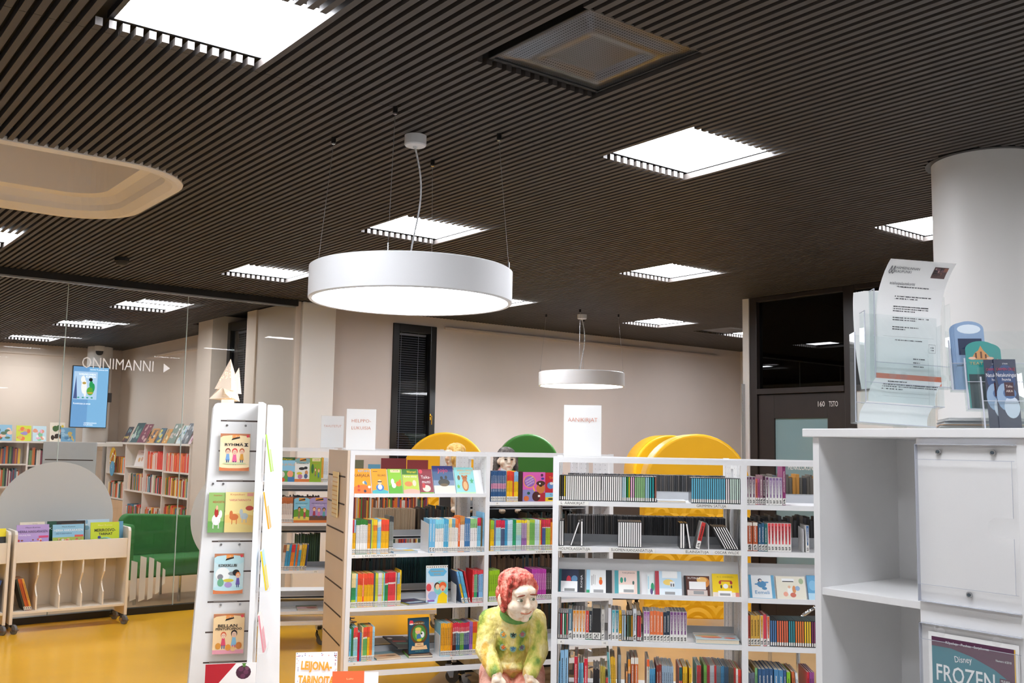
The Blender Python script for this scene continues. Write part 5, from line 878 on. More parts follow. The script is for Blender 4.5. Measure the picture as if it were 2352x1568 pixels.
cover('magazine cover with a red corner and a dark blackberry at the tower foot', FT.M @ Tm((p_.x + q_.x) / 2, -.185, .1412) @ Rx(-.06), q_.x - p_.x, p_.z - .1412, .006, 'f2f0ee', [('p', [(0, .55), (0, 1), (.6, 1)], 'b8202e'), ('e', .75, .88, .15, .09, '4a2438'), ('e', .7, .92, .05, .03, '6a3450'), ('e', .8, .88, .05, .03, '6a3450'), ('e', .74, .83, .05, .03, '6a3450'), ('e', .82, .93, .04, .025, '7a4a60'), ('p', star(.76, .98, .05), '5a8a3a')], 'magazine', 'magazine', spine='c8c4c0')
for i, (py0, py1, c1, c2, lab) in enumerate([(997, 1083, 'f4f4f2', '9cc048', 'white and green'), (1128, 1214, 'f0ede8', 'f0a030', 'orange'), (1263, 1355, '9ccbe8', 'f2c81e', 'blue and yellow'), (1409, 1497, 'e8e2de', 'e0909a', 'pink and white')]):
    z0 = at_depth(630, py1, 5.42).z; z1 = at_depth(616, py0, 5.46).z
    cover('edge-on %s book on the right side of the tower fin' % lab, FTB.M @ Tm(.095, -.062, z0) @ Rx(-.17), .14, (z1 - z0) / math.cos(.17), .012, c1, [('r', 0, 0, 1, .6, c2)], spine=c2)
    hd = thing('book_holder', 'clear holder for the edge-on %s book' % lab, 'book holder', FTB.M @ Tm(.095, 0, z0), 'acrylic holders on the tower')
    q = MB(); q.box(-.075, .075, -.004, -.0015, -.008, .2, CLEAR); q.box(-.075, .075, -.07, -.004, -.008, -.0055, CLEAR); q.box(-.075, .075, -.0725, -.07, -.008, .028, CLEAR); q.build('acrylic_plate', hd)
# paper star lamp on the tower
m = bpy.data.materials.new('m_star_paper'); m.use_nodes = True; nt = m.node_tree; bs = nt.nodes['Principled BSDF']; bs.inputs['Base Color'].default_value = (*lin('efe3d3'), 1); bs.inputs['Roughness'].default_value = .8
tc = nt.nodes.new('ShaderNodeTexCoord'); vo = nt.nodes.new('ShaderNodeTexVoronoi'); vo.inputs['Scale'].default_value = 95; lt_ = nt.nodes.new('ShaderNodeMath'); lt_.operation = 'LESS_THAN'; lt_.inputs[1].default_value = .22
nt.links.new(tc.outputs['Object'], vo.inputs['Vector']); nt.links.new(vo.outputs['Distance'], lt_.inputs[0])
v2 = nt.nodes.new('ShaderNodeTexNoise'); v2.inputs['Scale'].default_value = 14; nt.links.new(tc.outputs['Object'], v2.inputs['Vector']); g2 = nt.nodes.new('ShaderNodeMath'); g2.operation = 'GREATER_THAN'; g2.inputs[1].default_value = .5; nt.links.new(v2.outputs['Fac'], g2.inputs[0])
mu = nt.nodes.new('ShaderNodeMath'); mu.operation = 'MULTIPLY'; nt.links.new(lt_.outputs[0], mu.inputs[0]); nt.links.new(g2.outputs[0], mu.inputs[1])
ma = nt.nodes.new('ShaderNodeMath'); ma.operation = 'MULTIPLY_ADD'; ma.inputs[1].default_value = 3.0; ma.inputs[2].default_value = .14; nt.links.new(mu.outputs[0], ma.inputs[0])
bs.inputs['Emission Color'].default_value = (*lin('ffc98a'), 1); nt.links.new(ma.outputs[0], bs.inputs['Emission Strength'])
st = thing('paper_star_lamp', 'folded white paper star lamp with glowing pinholes on top of the tower', 'lamp', FT.M @ Tm(-.205, .05, 1.906))
b = MB()
def spike(tip, c, r, n=4, ax=(0, 0, 1), rot=.6):
    tip, c = Vector(tip), Vector(c); d = (tip - c).normalized(); a = d.cross(Vector((0, 1, .13))).normalized(); e = d.cross(a); ring = [c + (a * math.cos(2 * PI * i / n + rot) + e * math.sin(2 * PI * i / n + rot)) * r for i in range(n)]
    for i in range(n): b.face([ring[i], ring[(i + 1) % n], tip], m)
    b.face(ring[::-1], m)
spike((.02, 0, .25), (.01, .01, .075), .072, 4, rot=.3); spike((.068, .01, .205), (.045, .02, .06), .05, 4, rot=.5); spike((-.085, -.03, .02), (-.0, .01, .06), .06, 4, rot=.9); spike((.08, -.02, .01), (.03, .01, .055), .055, 4, rot=.4); spike((.0, -.09, .05), (.01, .0, .06), .05, 4, rot=.8); spike((.01, .09, .06), (.01, .02, .06), .05, 4)
b.box(-.02, .05, -.02, .04, .0, .02, m); b.build('paper_shade', st)
# ================================================================ FRONT BOOKS AT THE LOWER EDGE
FL = Frame(cw(-1.0, 4.75), YAW + R(6))
tb = thing('low_display_table', 'low white table under the two front picture books, below the frame', 'table', FL.M)
b = MB(); b.box(-.25, .75, -.2, .35, .40, .425, LAM); b.build('tabletop', tb, bevel=.004)
for x in (-.2, .7):
    for y in (-.15, .3): b = MB(); b.box(x - .02, x + .02, y - .02, y + .02, 0, .4, LAM); b.build('leg', tb)
def front(px0, px1, pyt, lab, base, art, yl, zb, a, yaw, spine, t=.014):
    p0, p1 = FL.hit(px0, pyt, yl), FL.hit(px1, pyt, yl); h = (p0.z - zb) / math.cos(a)
    return cover(lab, FL.M @ Tm((p0.x + p1.x) / 2, yl - h * math.sin(a), zb) @ Rz(yaw) @ Rx(-a), p1.x - p0.x, h, t, base, art, spine=spine)
r_ = random.Random(5)
conf = [('e', r_.choice([r_.uniform(.02, .98), r_.choice([.03, .07, .93, .97])]), r_.uniform(.93, .985), .012, .008, r_.choice(['3a3a6a', 'e0784a', '8a4a8a', '4a7ab0'])) for _ in range(26)] + [('e', r_.choice([.03, .06, .95, .97]), r_.uniform(.4, .95), .01, .007, r_.choice(['3a3a6a', 'e0784a', '8a4a8a'])) for _ in range(30)]
front(684, 779, 1497, 'white cover with orange lettering LEIJONATARINOITA standing at the lower edge', 'f6f4f2', conf + [('t', 'LEIJONA-', .5, .76, .74, 'f09a24', .19, -.06, .002), ('t', 'TARINOITA', .5, .52, .86, 'f09a24', .19, -.06, .002), ('t', 'ERITYISESTI', .5, .28, .86, 'f09a24', .17, -.06, .002)], .12, .428, .28, .1, 'e8a87a')
front(765, 838, 1541, 'orange-red cover with white dragons standing right of the lion stories', 'f06a3c', [('t', 'Lohi', .55, .82, .2, 'f8d8a0', .06), ('e', .3, .55, .2, .08, 'dfe8ea'), ('e', .22, .62, .08, .05, '5a7a8a'), ('e', .75, .55, .22, .07, '9ac8d8'), ('e', .8, .62, .1, .05, 'e8eef0'), ('e', .5, .4, .2, .06, '6a8a9a'), ('p', star(.4, .65, .08), 'e8d8c8')], .05, .428, .24, .05, 'c8482a')
cover('stack of blank white booklets lying behind the orange cover at the lower edge', FL.M @ Tm(FL.hit(852, 1560, .2).x, .2, .428) @ Rx(-.2), .07, .145, .03, 'e9e7e4', [('r', .05, .05, .95, .95, 'f4f2f0')], 'booklet_pack', 'booklet')
# ================================================================ BOOK TROLLEYS BY THE GLASS
CREAM = mat('ece3d5', 0.4, key='trolley_cream', vary=0.01, scale=5)
def trolley(label, X):
    t = thing('book_trolley', label, 'book trolley', Tm(X, 9.48, 0), 'cream book trolleys')
    w, D = 0.985, 0.36
    for x in (0.0, w - 0.024):
        b = MB(); pr = [(0, .085), (D, .085), (D, .84)] + [(D - .03 + .03 * math.cos(R(a)), .85 + .03 * math.sin(R(a))) for a in (0, 45, 90)] + [(.035 + .035 * math.cos(R(a)), .85 + .03 * math.sin(R(a))) for a in (90, 135, 180)]
        b.prism(pr, x, x + .024, CREAM, 'x'); b.build('side_panel', t, bevel=.002)
    b = MB(); b.box(.024, w - .024, .012, .03, .605, .782, CREAM); b.build('front_board', t, bevel=.002)
    b = MB(); b.box(.024, w - .024, .03, D - .01, .605, .62, CREAM); b.build('tray', t)
    b = MB(); b.box(.024, w - .024, D - .026, D - .01, .17, .80, CREAM); b.build('back_panel', t)
    b = MB(); b.box(.024, w - .024, .01, D - .026, .168, .19, CREAM); b.build('bottom_shelf', t, bevel=.002)
    for i in range(4):
        x = .21 + i * .187; f = .018
        pr = [(f, .191), (f, .31)] + [(f + .022 + .048 * math.sin(PI * q / 8), .325 + (.14) * q / 8) for q in range(9)] + [(f, .49), (f, .604), (D - .027, .604), (D - .027, .191)]
        b = MB(); b.prism(pr, x - .006, x + .006, CREAM, 'x'); b.build('divider', t, bevel=.0015)
    for x in (.03, w - .03):
        for y in (.03, D - .03): caster(t, x, y, .087, .042, ang=-1.2)
    b = MB()
    for z in (.26, .50): b.rod((.82, D - .027, z), (.82, D - .031, z), .012, mat('d8b45a', .5, key='plug'), n=14)
    b.build('cover_cap', t)
    return t
trolley('cream book trolley with four empty slots standing before the glass wall', 1.945)
trolley('cream book trolley at the frame edge, mostly outside the view', 0.93)
FTR = Frame((1.945, 9.48), 0)
TBK = 'large picture books in the trolleys'
def tbook(px0, px1, pyt, lab, base, art, y, spine=None, a=.16):
    x0, x1 = FTR.hit(px0, pyt, y).x, FTR.hit(px1, pyt, y).x; zt = FTR.hit((px0 + px1) / 2, pyt, y).z
    h = (zt - .6215) / math.cos(a); yb = max(.034, y - h * math.sin(a))
    return cover(lab, FTR.M @ Tm((x0 + x1) / 2, yb, .6235) @ Rx(-a), x1 - x0, h, .01, base, art, spine=spine, group=TBK)
crowd = lambda s: blobs(16, ['c8402a', '3a2a24', 'e0b080', '8a4a3a', 'e8d8c8', '6a3a2a', 'd86a5a'], s, .05, .95, .42, .58, .02, .05)
tbook(38.5, 113, 1205, 'lilac cover titled HERRA HAKKARAISEN in the trolley', 'b49ad4', crowd(1) + [('e', .35, .4, .2, .08, 'b8dcec'), ('e', .7, .4, .2, .06, 'f2f0ee'), ('r', .68, .62, .98, .68, 'd8487a'), ('t', 'Mauri Kunnas', .5, .92, .45, '3a2a4a', .05), ('t', 'HERRA HAKKARAISEN', .5, .8, .9, '2f2650', .1), ('t', 'MAAILMA', .25, .7, .36, 'f4f0f8', .06)], .09)
tbook(121.5, 193, 1204, 'sky-blue cover titled HERRA HAKKARAISEN beside the lime one in the trolley', '8cc0dc', [('r', 0, .4, 1, .62, 'a8b84a')] + crowd(2) + [('e', .4, .38, .24, .1, 'c8e4f0'), ('e', .72, .4, .2, .06, 'f2f0ee'), ('r', .7, .62, .98, .68, 'd8584a'), ('t', 'Mauri Kunnas', .5, .93, .42, '3a4a5a', .05), ('t', 'HERRA HAKKARAISEN', .5, .82, .92, 'f4f8fa', .1), ('t', 'SEITSEMÄN', .35, .73, .5, '4a6a8a', .06)], .09)
tbook(208.6, 274, 1199, 'lime cover titled MERIROSVOTARINAT in the trolley', 'c4d62c', [('e', .5, .42, .3, .14, '8acccc'), ('e', .42, .5, .2, .04, '5a9a4a'), ('e', .5, .4, .18, .06, 'f0e8e0'), ('e', .3, .56, .06, .04, '3a3a8a'), ('t', 'Mauri Kunnas', .5, .91, .5, 'f0e0a0', .06), ('t', 'MERIROSVO-', .5, .76, .74, '28301c', .12, 0, .0008), ('t', 'TARINAT', .52, .65, .48, '28301c', .1, 0, .0008)], .085, spine='8aa81e')
tbook(46, 103, 1199, 'cream cover with a red spine at the back of the trolley', 'efe4c8', [('t', 'Satukirja', .6, .95, .2, '6a5a3a', .03)], .16, spine='d84a30', a=.12)
tbook(109, 130, 1197, 'dark green cover with a white letter at the back of the trolley', '1c4f38', [('t', 'K', .35, .8, .4, 'f0f0ec', .1)], .17, a=.12)
tbook(128, 196, 1196, 'black cover behind the sky-blue one in the trolley', '2c2624', [('r', .2, .86, .9, .93, '5a3a2a')], .20, a=.1)
tbook(176, 251, 1193, 'pale blue cover at the very back of the trolley', 'c8dcea', blobs(8, ['f2f4f6', '8ab4d0'], 4, .1, .9, .7, .95), .24, a=.1)
tbook(262, 283, 1197, 'blue book with a pink edge beside the lime cover in the trolley', '6aa4c8', [('r', 0, 0, .4, 1, 'e8806a')], .14, a=.12)
for i, (s, c) in enumerate([('3c4438:1', 'dark green'), ('c8602a:1', 'first rust'), ('b8502a:1', 'second rust'), ('e0a84a:1', 'tan')]):
    book(FTR, .118 + i * .0165, .03, .192, .0155, .285, .2, s, '%s large book leaning in the first slot of the trolley' % c, tilt=-.30, group='books leaning in the trolley slot', lab=True)
FT2 = Frame((0.93, 9.48), 0)
cover('yellow book standing in the trolley cut by the left edge', FT2.M @ Tm(.88, .06, .6235) @ Rx(-.15), .16, .28, .01, 'f2e01c', [('r', 0, .55, 1, .75, '2a2a28')], group=TBK)
book(FT2, .85, .03, .192, .016, .28, .2, '3a5a9a:1', 'blue book leaning in the trolley cut by the left edge', tilt=.28); book(FT2, .832, .03, .192, .014, .28, .2, 'e8e2c8:.4,3f8a5a:1', 'pale green book leaning in the trolley cut by the left edge', tilt=.28)
# ================================================================ READING ROOM
VELV = mat('3f8040', 0.85, key='green_velvet', vary=0.1, scale=12, bump=0.05)
so = thing('green_sofa', 'green velvet sofa with a high back seen through the glass wall', 'sofa', Tm(3.15, 10.45, 0))
b = MB(); b.box(0.1, 1.5, .0, .62, .27, .46, VELV); b.build('seat', so, bevel=.04, seg=4)
b = MB(); b.prism([(.16, .42), (1.5, .42), (1.5, .80), (.62, .87), (.22, .885)] + [(.18, .86), (.16, .82)], .56, .74, VELV, 'y'); b.build('backrest', so, bevel=.035, seg=4)
b = MB(); b.prism([(0, .26), (.66, .26), (.66, .80), (.03, .82), (0, .79)], 0, .12, VELV, 'x'); b.build('armrest', so, bevel=.03, seg=4)
for x in (.16, .62, 1.4):
    for y in (.04, .62): b = MB(); b.rod((x, y, 0), (x, y, .27), .016, CHROME, n=10); b.build('leg', so)
OAK = mat('e6c49a', 0.5, key='birch_side', vary=0.05, scale=8)
SHW = mat('efe6dc', 0.5, key='shelf_cream')
FRS = Frame((4.86, 17.45), -PI / 2)
def wallshelf(label, fr, xs, zs, D, top, low=None):
    t = thing('wall_shelf', label, 'bookshelf', fr.M, 'low bookshelves of the reading room')
    for x in xs: b = MB(); b.box(x - .014, x + .014, 0, D, 0, top, SHW); b.build('upright', t)
    b = MB(); b.box(xs[0] - .03, xs[-1] + .03, -.02, D, top, top + .028, SHW); b.build('top_board', t)
    b = MB(); b.box(xs[0], xs[-1], D - .01, D, 0, top, SHW); b.build('back_panel', t)
    for i, (a, e) in enumerate(zip(xs, xs[1:])):
        for z in zs[i]: b = MB(); b.box(a + .014, e - .014, .005, D - .01, z - .022, z, SHW); b.build('shelf', t)
        b = MB(); b.box(a + .014, e - .014, .0, .012, 0, min(zs[i]) - .03, OAK); b.build('plinth_board', t)
    return t
XR = [.18, 1.21, 2.14, 3.0, 4.06]
ZR = [[1.14, .74], [1.27, .90, .42], [1.25, .90, .42], [1.24, .90, .5]]
wallshelf('low cream bookshelf along the right wall of the reading room', FRS, XR, ZR, .32, 1.61)
RB = ['e8503a', 'f07a4a', 'e8a83c', 'f2e4d0', '3f7a8a', 'd83a4a', '7a9a4a', 'e8d8c8', 'f4f0e8', '8a5a3a', '5a9ab8', '3a5a3a', 'c8582c', 'f0c030']
RED = ['f0503c', 'e8452f', 'f4704a', 'ea5a50', 'f49a5a', 'f0e0d0']
for i, (a, e) in enumerate(zip(XR, XR[1:])):
    for j, z in enumerate(ZR[i]):
        if (i, j) == (1, 0): continue
        stuff_row('book_row', 'children’s books on shelf %s of column %s in the right reading-room case' % (('one', 'two', 'three')[j], ('one', 'two', 'three', 'four')[i]), FRS, a + (.35 if (i, j) == (0, 0) else .05), e - .04, .03, .2, z, RED if (i, j) in ((2, 0), (3, 0)) else RB, .24, .012, .035, .06, 'books', .03)
def onRS(px, py, y): return FRS.hit(px, py, y)
TOPB = [(277, 302, 1008, 980, '3a2a2a', ['8ab0a8', 'e0c060', '6a2a2a']), (289, 325, 1012, 971, '4a5a50', ['cfe0c0', '8aa88a', 'd8d8d0']), (309, 346, 1013, 974, '8a2a2c', ['a83a3a', 'e0b0a0']), (331, 362, 1014, 984, 'e8a030', ['3a2a4a', 'f0e0c0', '8a5a2a']), (352, 379, 1014, 983, '3a5a6a', ['e0c83a', 'b8c8d0']), (366, 392, 1015, 985, 'd8952c', ['7a8a5a', 'f0d8a0']), (378, 413, 1015, 973, '7a8a78', ['e8e4dc', '4a6a4a', 'c8b8a8']), (398, 424, 1016, 977, 'd8e0dc', ['5a8a6a', '9ab8d0']), (410, 443, 1016, 972, '4a4f54', ['c8c8c8', '8a8a8a']), (424, 447, 1016, 980, 'e0c8cc', ['b87a8a', '6a3a4a'])]
for i, (a, e, yb, yt, base, cs) in enumerate(TOPB):
    p, q, tt = onRS(a, yb, .06), onRS(e - 8, yb, .06), onRS((a + e) / 2, yt, .16)
    cover('%s slanted picture book from the left on top of the right reading-room case' % nth(i + 1), FRS.M @ Tm((p.x + q.x) / 2 + .02, .05 + .012 * (i % 2), 1.6395) @ Rx(-.42), abs(q.x - p.x) * .62, max(.22, (tt.z - 1.64) / math.cos(.42)), .01, base, blobs(9, cs, 50 + i, .1, .9, .1, .9, .06, .2), group='slanted books on the reading-room case')
cover('pink-white picture book facing out in the second column of the right reading-room case', FRS.M @ Tm(1.72, .06, 1.2715) @ Rx(-.25), .5, .26, .01, 'f4ece8', [('r', 0, .7, 1, 1, 'f2dcd8'), ('e', .35, .4, .1, .14, 'e0b070'), ('e', .6, .45, .09, .14, 'd8a890'), ('r', .3, .84, .9, .88, 'c89a9a')])
sg = thing('round_sign', 'round yellow no-shoes sign on the reading-room bookcase', 'sign', FRS.M @ Tm(.62, -.02, 1.38))
b = MB(); b.rod((0, 0, 0), (0, -.006, 0), .17, mat('d8a818', .5, key='sign_yellow'), n=40); b.build('disc', sg)
b = MB(); b.tube([(-.13, -.008, -.06), (-.12, -.008, -.01), (-.05, -.008, .02), (0, -.008, .08), (.04, -.008, .05), (.12, -.008, .04), (.13, -.008, -.07), (-.13, -.008, -.06)], .006, SIGNW); b.build('shoe_outline', sg)
b = MB(); b.tube([(-.09, -.010, -.13), (.12, -.010, .12)], .008, mat('c03a1c', .5, key='sign_red')); b.build('slash', sg)
sg = thing('round_sign', 'round blue letter sign below the yellow no-shoes sign', 'sign', FRS.M @ Tm(.70, -.045, 1.21))
b = MB(); b.rod((0, 0, 0), (0, -.006, 0), .12, mat('5aa8d0', .5, key='sign_blue'), n=32); b.build('disc', sg); text('L', sg, (-.02, -.007, .03), UPR, SIGNW, size=.08)
FRB = Frame((0, 17.55), 0)
XB = [.2, 1.1, 2.0, 2.86, 3.70, 4.2, 4.76]
ZB = [[1.26, .9, .5]] * 4 + [[1.24, .9, .5]] * 2
wallshelf('low cream bookshelf along the back wall of the reading room', FRB, XB, ZB, .3, 1.60)
for i in range(2, 6):
    for j, z in enumerate(ZB[i][:2]):
        stuff_row('book_row', 'mixed books on shelf %s of column %s in the back reading-room case' % (('one', 'two')[j], ('three', 'four', 'five', 'six')[i - 2]), FRB, XB[i] + .03, XB[i + 1] - .1, .03, .2, z, ['7a3a8a', '6a2a7a', '4a4a8a'] if (i, j) == (2, 0) else ['c87a3c', 'e8c03c', 'e0d8cc', '3a4a4a', '8a4a5a', '5a7a8a', 'd86a3a', '6a8a5a'], .26, .012, .03, .06, 'books', .03)
for i, (a, e, yt, base, cs) in enumerate([(-12, 28, 975, '8ab8d0', ['d84a3a', 'e8c0a8', '4a6a4a']), (37, 73, 977, 'd0d83c', ['5aa04a', 'e0b060', '9a8ac0', 'e87a3a']), (74, 107, 978, 'c8e0e8', ['f0b8cc', 'e8a080', '8acca0', 'f4f4f0']), (114, 151, 970, 'f0e4d0', ['3a2a20', 'e89060', 'e8c840', '4a6a3a']), (139, 174, 982, '7aaccc', ['a8cce0', 'e0c070', '5a8ab0'])]):
    p, q = FRB.hit(a, 1008, .06), FRB.hit(e, 1008, .06); tt = FRB.hit((a + e) / 2, yt, .12)
    cover('%s picture book from the left on top of the back reading-room case' % nth(i + 1), FRB.M @ Tm((p.x + q.x) / 2, .05 + .03 * (i % 2), 1.6295) @ Rx(-.2), abs(q.x - p.x) * .95, (tt.z - 1.63) / math.cos(.2), .012, base, blobs(12, cs, 90 + i, .12, .88, .1, .8, .06, .2), group='picture books on the back case')
# end panel of a case standing in the middle of the reading room
FE = Frame((2.778, 12.41), math.atan2(-.38, .488))
ec = thing('bookcase', 'grey slotted end of a bookcase inside the reading room behind the frosted circle', 'bookcase', FE.M, 'white mobile bookcases')
b = MB(); b.box(0, .62, 0, .02, .1, 1.646, mat('c6c8c8', .45, key='end_grey')); e2 = b.build('end_panel', ec, bevel=.002)
for i in range(7): g = MB(); z = 1.44 - i * .178; g.box(.03 if i % 2 == 0 else .5, .59, -.0015, .004, z - .006, z + .006, SLOT); g.build('slot', e2)
b = MB(); b.box(.05, .57, .02, .9, 1.60, 1.64, SHW); b.box(.05, .57, .02, .9, .1, .14, SHW); b.box(.3, .32, .02, .9, .14, 1.6, SHW); b.build('body', ec)
for x in (.08, .54):
    for y in (.06, .84): caster(ec, x, y, .1, .035)
# information screen
sn = thing('information_screen', 'tall wall screen with a blue page and two cartoon animals', 'screen', Tm(4.515, 17.2, 0))
b = MB(); b.box(-.292, .292, 0, .05, 1.862, 2.885, BLACKM); b.build('casing', sn, bevel=.004)
def em(h, s=.85): return emis('screen_' + h, h, s)
b = MB(); b.box(-.28, -.03, -.002, 0, 1.875, 2.872, em('6f9fcd')); b.box(-.03, .28, -.002, 0, 1.875, 2.872, em('7fb4dc')); b.build('display', sn)
b = MB(); y = -.0025
b.face([(-.265, y, 2.33), (.105, y, 2.33), (.105, y, 2.79), (-.265, y, 2.79)], em('b4d0ec')); y -= .0005
def el(cx, cz, rx, rz, h): b.face([(cx + rx * math.cos(t * PI / 8), y, cz + rz * math.sin(t * PI / 8)) for t in range(16)], em(h))
b.face([(-.26, y, 2.34), (-.2, y, 2.34), (-.23, y, 2.72)], em('4a5a8a')); y -= .0004
el(-.1, 2.54, .045, .12, 'f4f4f0'); el(-.12, 2.66, .035, .06, 'f4f4f0'); el(-.08, 2.43, .02, .06, 'f0f0ec'); y -= .0004
el(.0, 2.47, .055, .07, '5fa83c'); el(.01, 2.58, .03, .06, '2f9a5a'); el(.045, 2.53, .025, .07, '2f9a5a'); el(-.1, 2.6, .03, .02, 'b89a4a'); y -= .0004
el(.0, 2.66, .03, .03, '1f2a24'); el(0, 2.44, .05, .015, 'c8a84a')
for q in range(4): el(-.18 + q * .07, 2.36, .018, .012, '3f9a8a')
b.build('poster_page', sn)
SW = emis('screen_white', 'ffffff', 1.1)
text('SARJAKUVIEN', sn, (-.06, -.006, 2.745), UPR, SW, size=.04, width=.26); text('KANSA', sn, (.0, -.006, 2.705), UPR, SW, size=.05, width=.15); text('Kuvakirjoja ja satuja', sn, (-.12, -.004, 2.26), UPR, SW, size=.04, width=.27); text('HÄMEENLINNAN', sn, (.03, -.004, 1.94), UPR, SW, size=.028, width=.2); text('KAUPUNKI', sn, (0, -.004, 1.91), UPR, SW, size=.028, width=.14); text('maanantai 10. joulukuuta 2018', sn, (.12, -.004, 2.83), UPR, SW, size=.03, width=.28)
b = MB(); b.box(.292, .36, .03, .10, 2.30, 2.455, mat('3a3634', .5, key='mount_box')); b.build('wall_bracket', sn)
cm = thing('security_camera', 'white ceiling dome camera on the round column above the screen', 'camera', Tm(4.64, 17.25, 0))
b = MB(); b.lathe([(0, 3.236), (.08, 3.236), (.08, 3.17), (.07, 3.15)], WALLW, 24); b.build('housing', cm, smooth=True, auto=True); b = MB(); b.lathe([(.062, 3.152), (.055, 3.11), (.03, 3.085), (0, 3.08)], RUBBER, 24); b.build('lens_dome', cm, smooth=True)
# ================================================================ ALCOVE CHAIRS
def quilt(key, h):
    if key in MATS: return MATS[key]
    m = mat(h, 0.5, key=key, vary=0.02, scale=6); nt = m.node_tree; bs = nt.nodes['Principled BSDF']
    tc = nt.nodes.new('ShaderNodeTexCoord'); sp = nt.nodes.new('ShaderNodeSeparateXYZ'); nt.links.new(tc.outputs['Object'], sp.inputs[0])
    px = nt.nodes.new('ShaderNodeMath'); px.operation = 'PINGPONG'; px.inputs[1].default_value = .16; nt.links.new(sp.outputs['X'], px.inputs[0])
    mz = nt.nodes.new('ShaderNodeMath'); mz.operation = 'MODULO'; mz.inputs[1].default_value = .16; nt.links.new(sp.outputs['Z'], mz.inputs[0])
    cb = nt.nodes.new('ShaderNodeCombineXYZ'); nt.links.new(px.outputs[0], cb.inputs[0]); nt.links.new(mz.outputs[0], cb.inputs[1])
    ln = nt.nodes.new('ShaderNodeVectorMath'); ln.operation = 'LENGTH'; nt.links.new(cb.outputs[0], ln.inputs[0])
    pp = nt.nodes.new('ShaderNodeMath'); pp.operation = 'PINGPONG'; pp.inputs[1].default_value = .035; nt.links.new(ln.outputs['Value'], pp.inputs[0])
    bp = nt.nodes.new('ShaderNodeBump'); bp.inputs['Strength'].default_value = 1; bp.inputs['Distance'].default_value = .35; nt.links.new(pp.outputs[0], bp.inputs['Height']); nt.links.new(bp.outputs['Normal'], bs.inputs['Normal'])
    return m
def arch(w, z0, z1, n=24):
    r = w / 2; return [(-r, z0), (r, z0)] + [(r * math.cos(PI * i / n), z1 - r + r * math.sin(PI * i / n)) for i in range(n + 1)]
def alcove(label, M, col, key, w=.94, z1=1.83, D=.58):
    t = thing('alcove_chair', label, 'chair', M, 'round-topped alcove chairs'); m = mat(col, .42, key=key, vary=.02, scale=5); q = quilt(key + '_quilt', col)
    b = MB(); b.prism(arch(w, 1.2, z1), 0, .07, m, 'y'); b.build('upper_back', t, bevel=.025, seg=3)
    b = MB(); b.box(-w / 2, w / 2, 0, .07, .2, 1.2, q); b.build('quilted_back', t, bevel=.015, seg=2)
    b = MB(); o = arch(w, .2, z1); i_ = arch(w - .14, .27, z1 - .07); N = len(o)
    for y in (.07, D):
        for k in range(N): j = (k + 1) % N; b.face([(o[k][0], y, o[k][1]), (o[j][0], y, o[j][1]), (i_[j][0], y, i_[j][1]), (i_[k][0], y, i_[k][1])], m)
    for P in (o, i_):
        for k in range(N): j = (k + 1) % N; b.face([(P[k][0], .07, P[k][1]), (P[j][0], .07, P[j][1]), (P[j][0], D, P[j][1]), (P[k][0], D, P[k][1])], m)
    b.build('side_shell', t, smooth=True, auto=True)
    b = MB(); b.box(-w / 2 + .08, w / 2 - .08, .08, D - .02, .28, .46, q); b.build('seat', t, bevel=.03, seg=3)
    WD = mat('d8b48a', .5, key='chair_wood', vary=.08, scale=10)
    for x in (-.36, .36):
        for y in (.06, D - .06): b = MB(); b.rod((x, y, .25), (x * 1.12, y, .012), .026, WD, .018, 10); b.rod((x * 1.12, y, .012), (x * 1.12, y, 0), .03, WD, n=12); b.build('leg', t)
    return t
def camM(px, d, ang): P = at_depth(px, 1100, d); return Tm(P.x, P.y, 0) @ Rz(YAW + R(ang))
alcove('yellow alcove chair with rounded back behind the CD shelves, nearest one', camM(1602, 8.9, -3), 'f0b400', 'chair_yellow')
alcove('yellow alcove chair half hidden behind the nearest yellow one', camM(1541, 12.4, 6), 'f2b800', 'chair_yellow', w=.94, z1=1.86)
alcove('yellow alcove chair in front of the narrow dark window', camM(1022, 10.95, 4), 'f0b400', 'chair_yellow')
alcove('green alcove chair behind the two small carved figures', camM(1213, 11.2, 2), '2c6a1c', 'chair_green', w=.70)
bn = thing('grey_wheeled_bin', 'dark grey box seat on casters between the bookcases and yellow chair', 'box seat', camM(1420, 9.9, 4))
b = MB(); b.box(-.42, .26, 0, .55, .2, 1.2, mat('4a4644', .6, key='bin_grey')); b.build('body', bn, bevel=.03, seg=3)
for x in (-.34, .2):
    for y in (.06, .48): caster(bn, x, y, .2, .05)
bh = thing('low_bench', 'low grey round-edged bench with a white top behind the tower bookcase', 'bench', camM(690, 9.35, 8))
b = MB(); b.prism(rrect(-.75, .42, 0, .5, .12, 6), .10, .24, mat('6a6764', .6, key='bench_grey'), 'z'); b.build('body', bh); b = MB(); b.prism(rrect(-.76, .43, -.01, .51, .13, 6), .24, .28, LAM, 'z'); b.build('top', bh, bevel=.006)
for x in (-.6, .3): b = MB(); b.box(x - .03, x + .03, .1, .4, 0, .10, BLACKM); b.build('leg', bh)
cf = thing('tube_chair', 'chrome tube chair glimpsed through the right bay of the audiobook case', 'chair', camM(1858, 7.2, 10))
b = MB(); b.tube([(-.2, -.2, .0), (-.2, -.2, .45), (-.16, -.2, .56), (-.08, -.2, .61), (.02, -.2, .61), (.3, -.2, .5), (.32, -.2, .42), (.32, -.2, 0)], .014, CHROME, n=10); b.tube([(-.2, .25, 0), (-.2, .25, .45), (.32, .25, .45), (.32, .25, 0)], .014, CHROME, n=10); b.tube([(-.06, -.2, .61), (-.06, -.2, .72)], .018, CHROME); b.build('frame', cf, smooth=True)
b = MB(); b.box(-.22, .33, -.22, .26, .44, .48, RUBBER); b.build('seat', cf, bevel=.01)
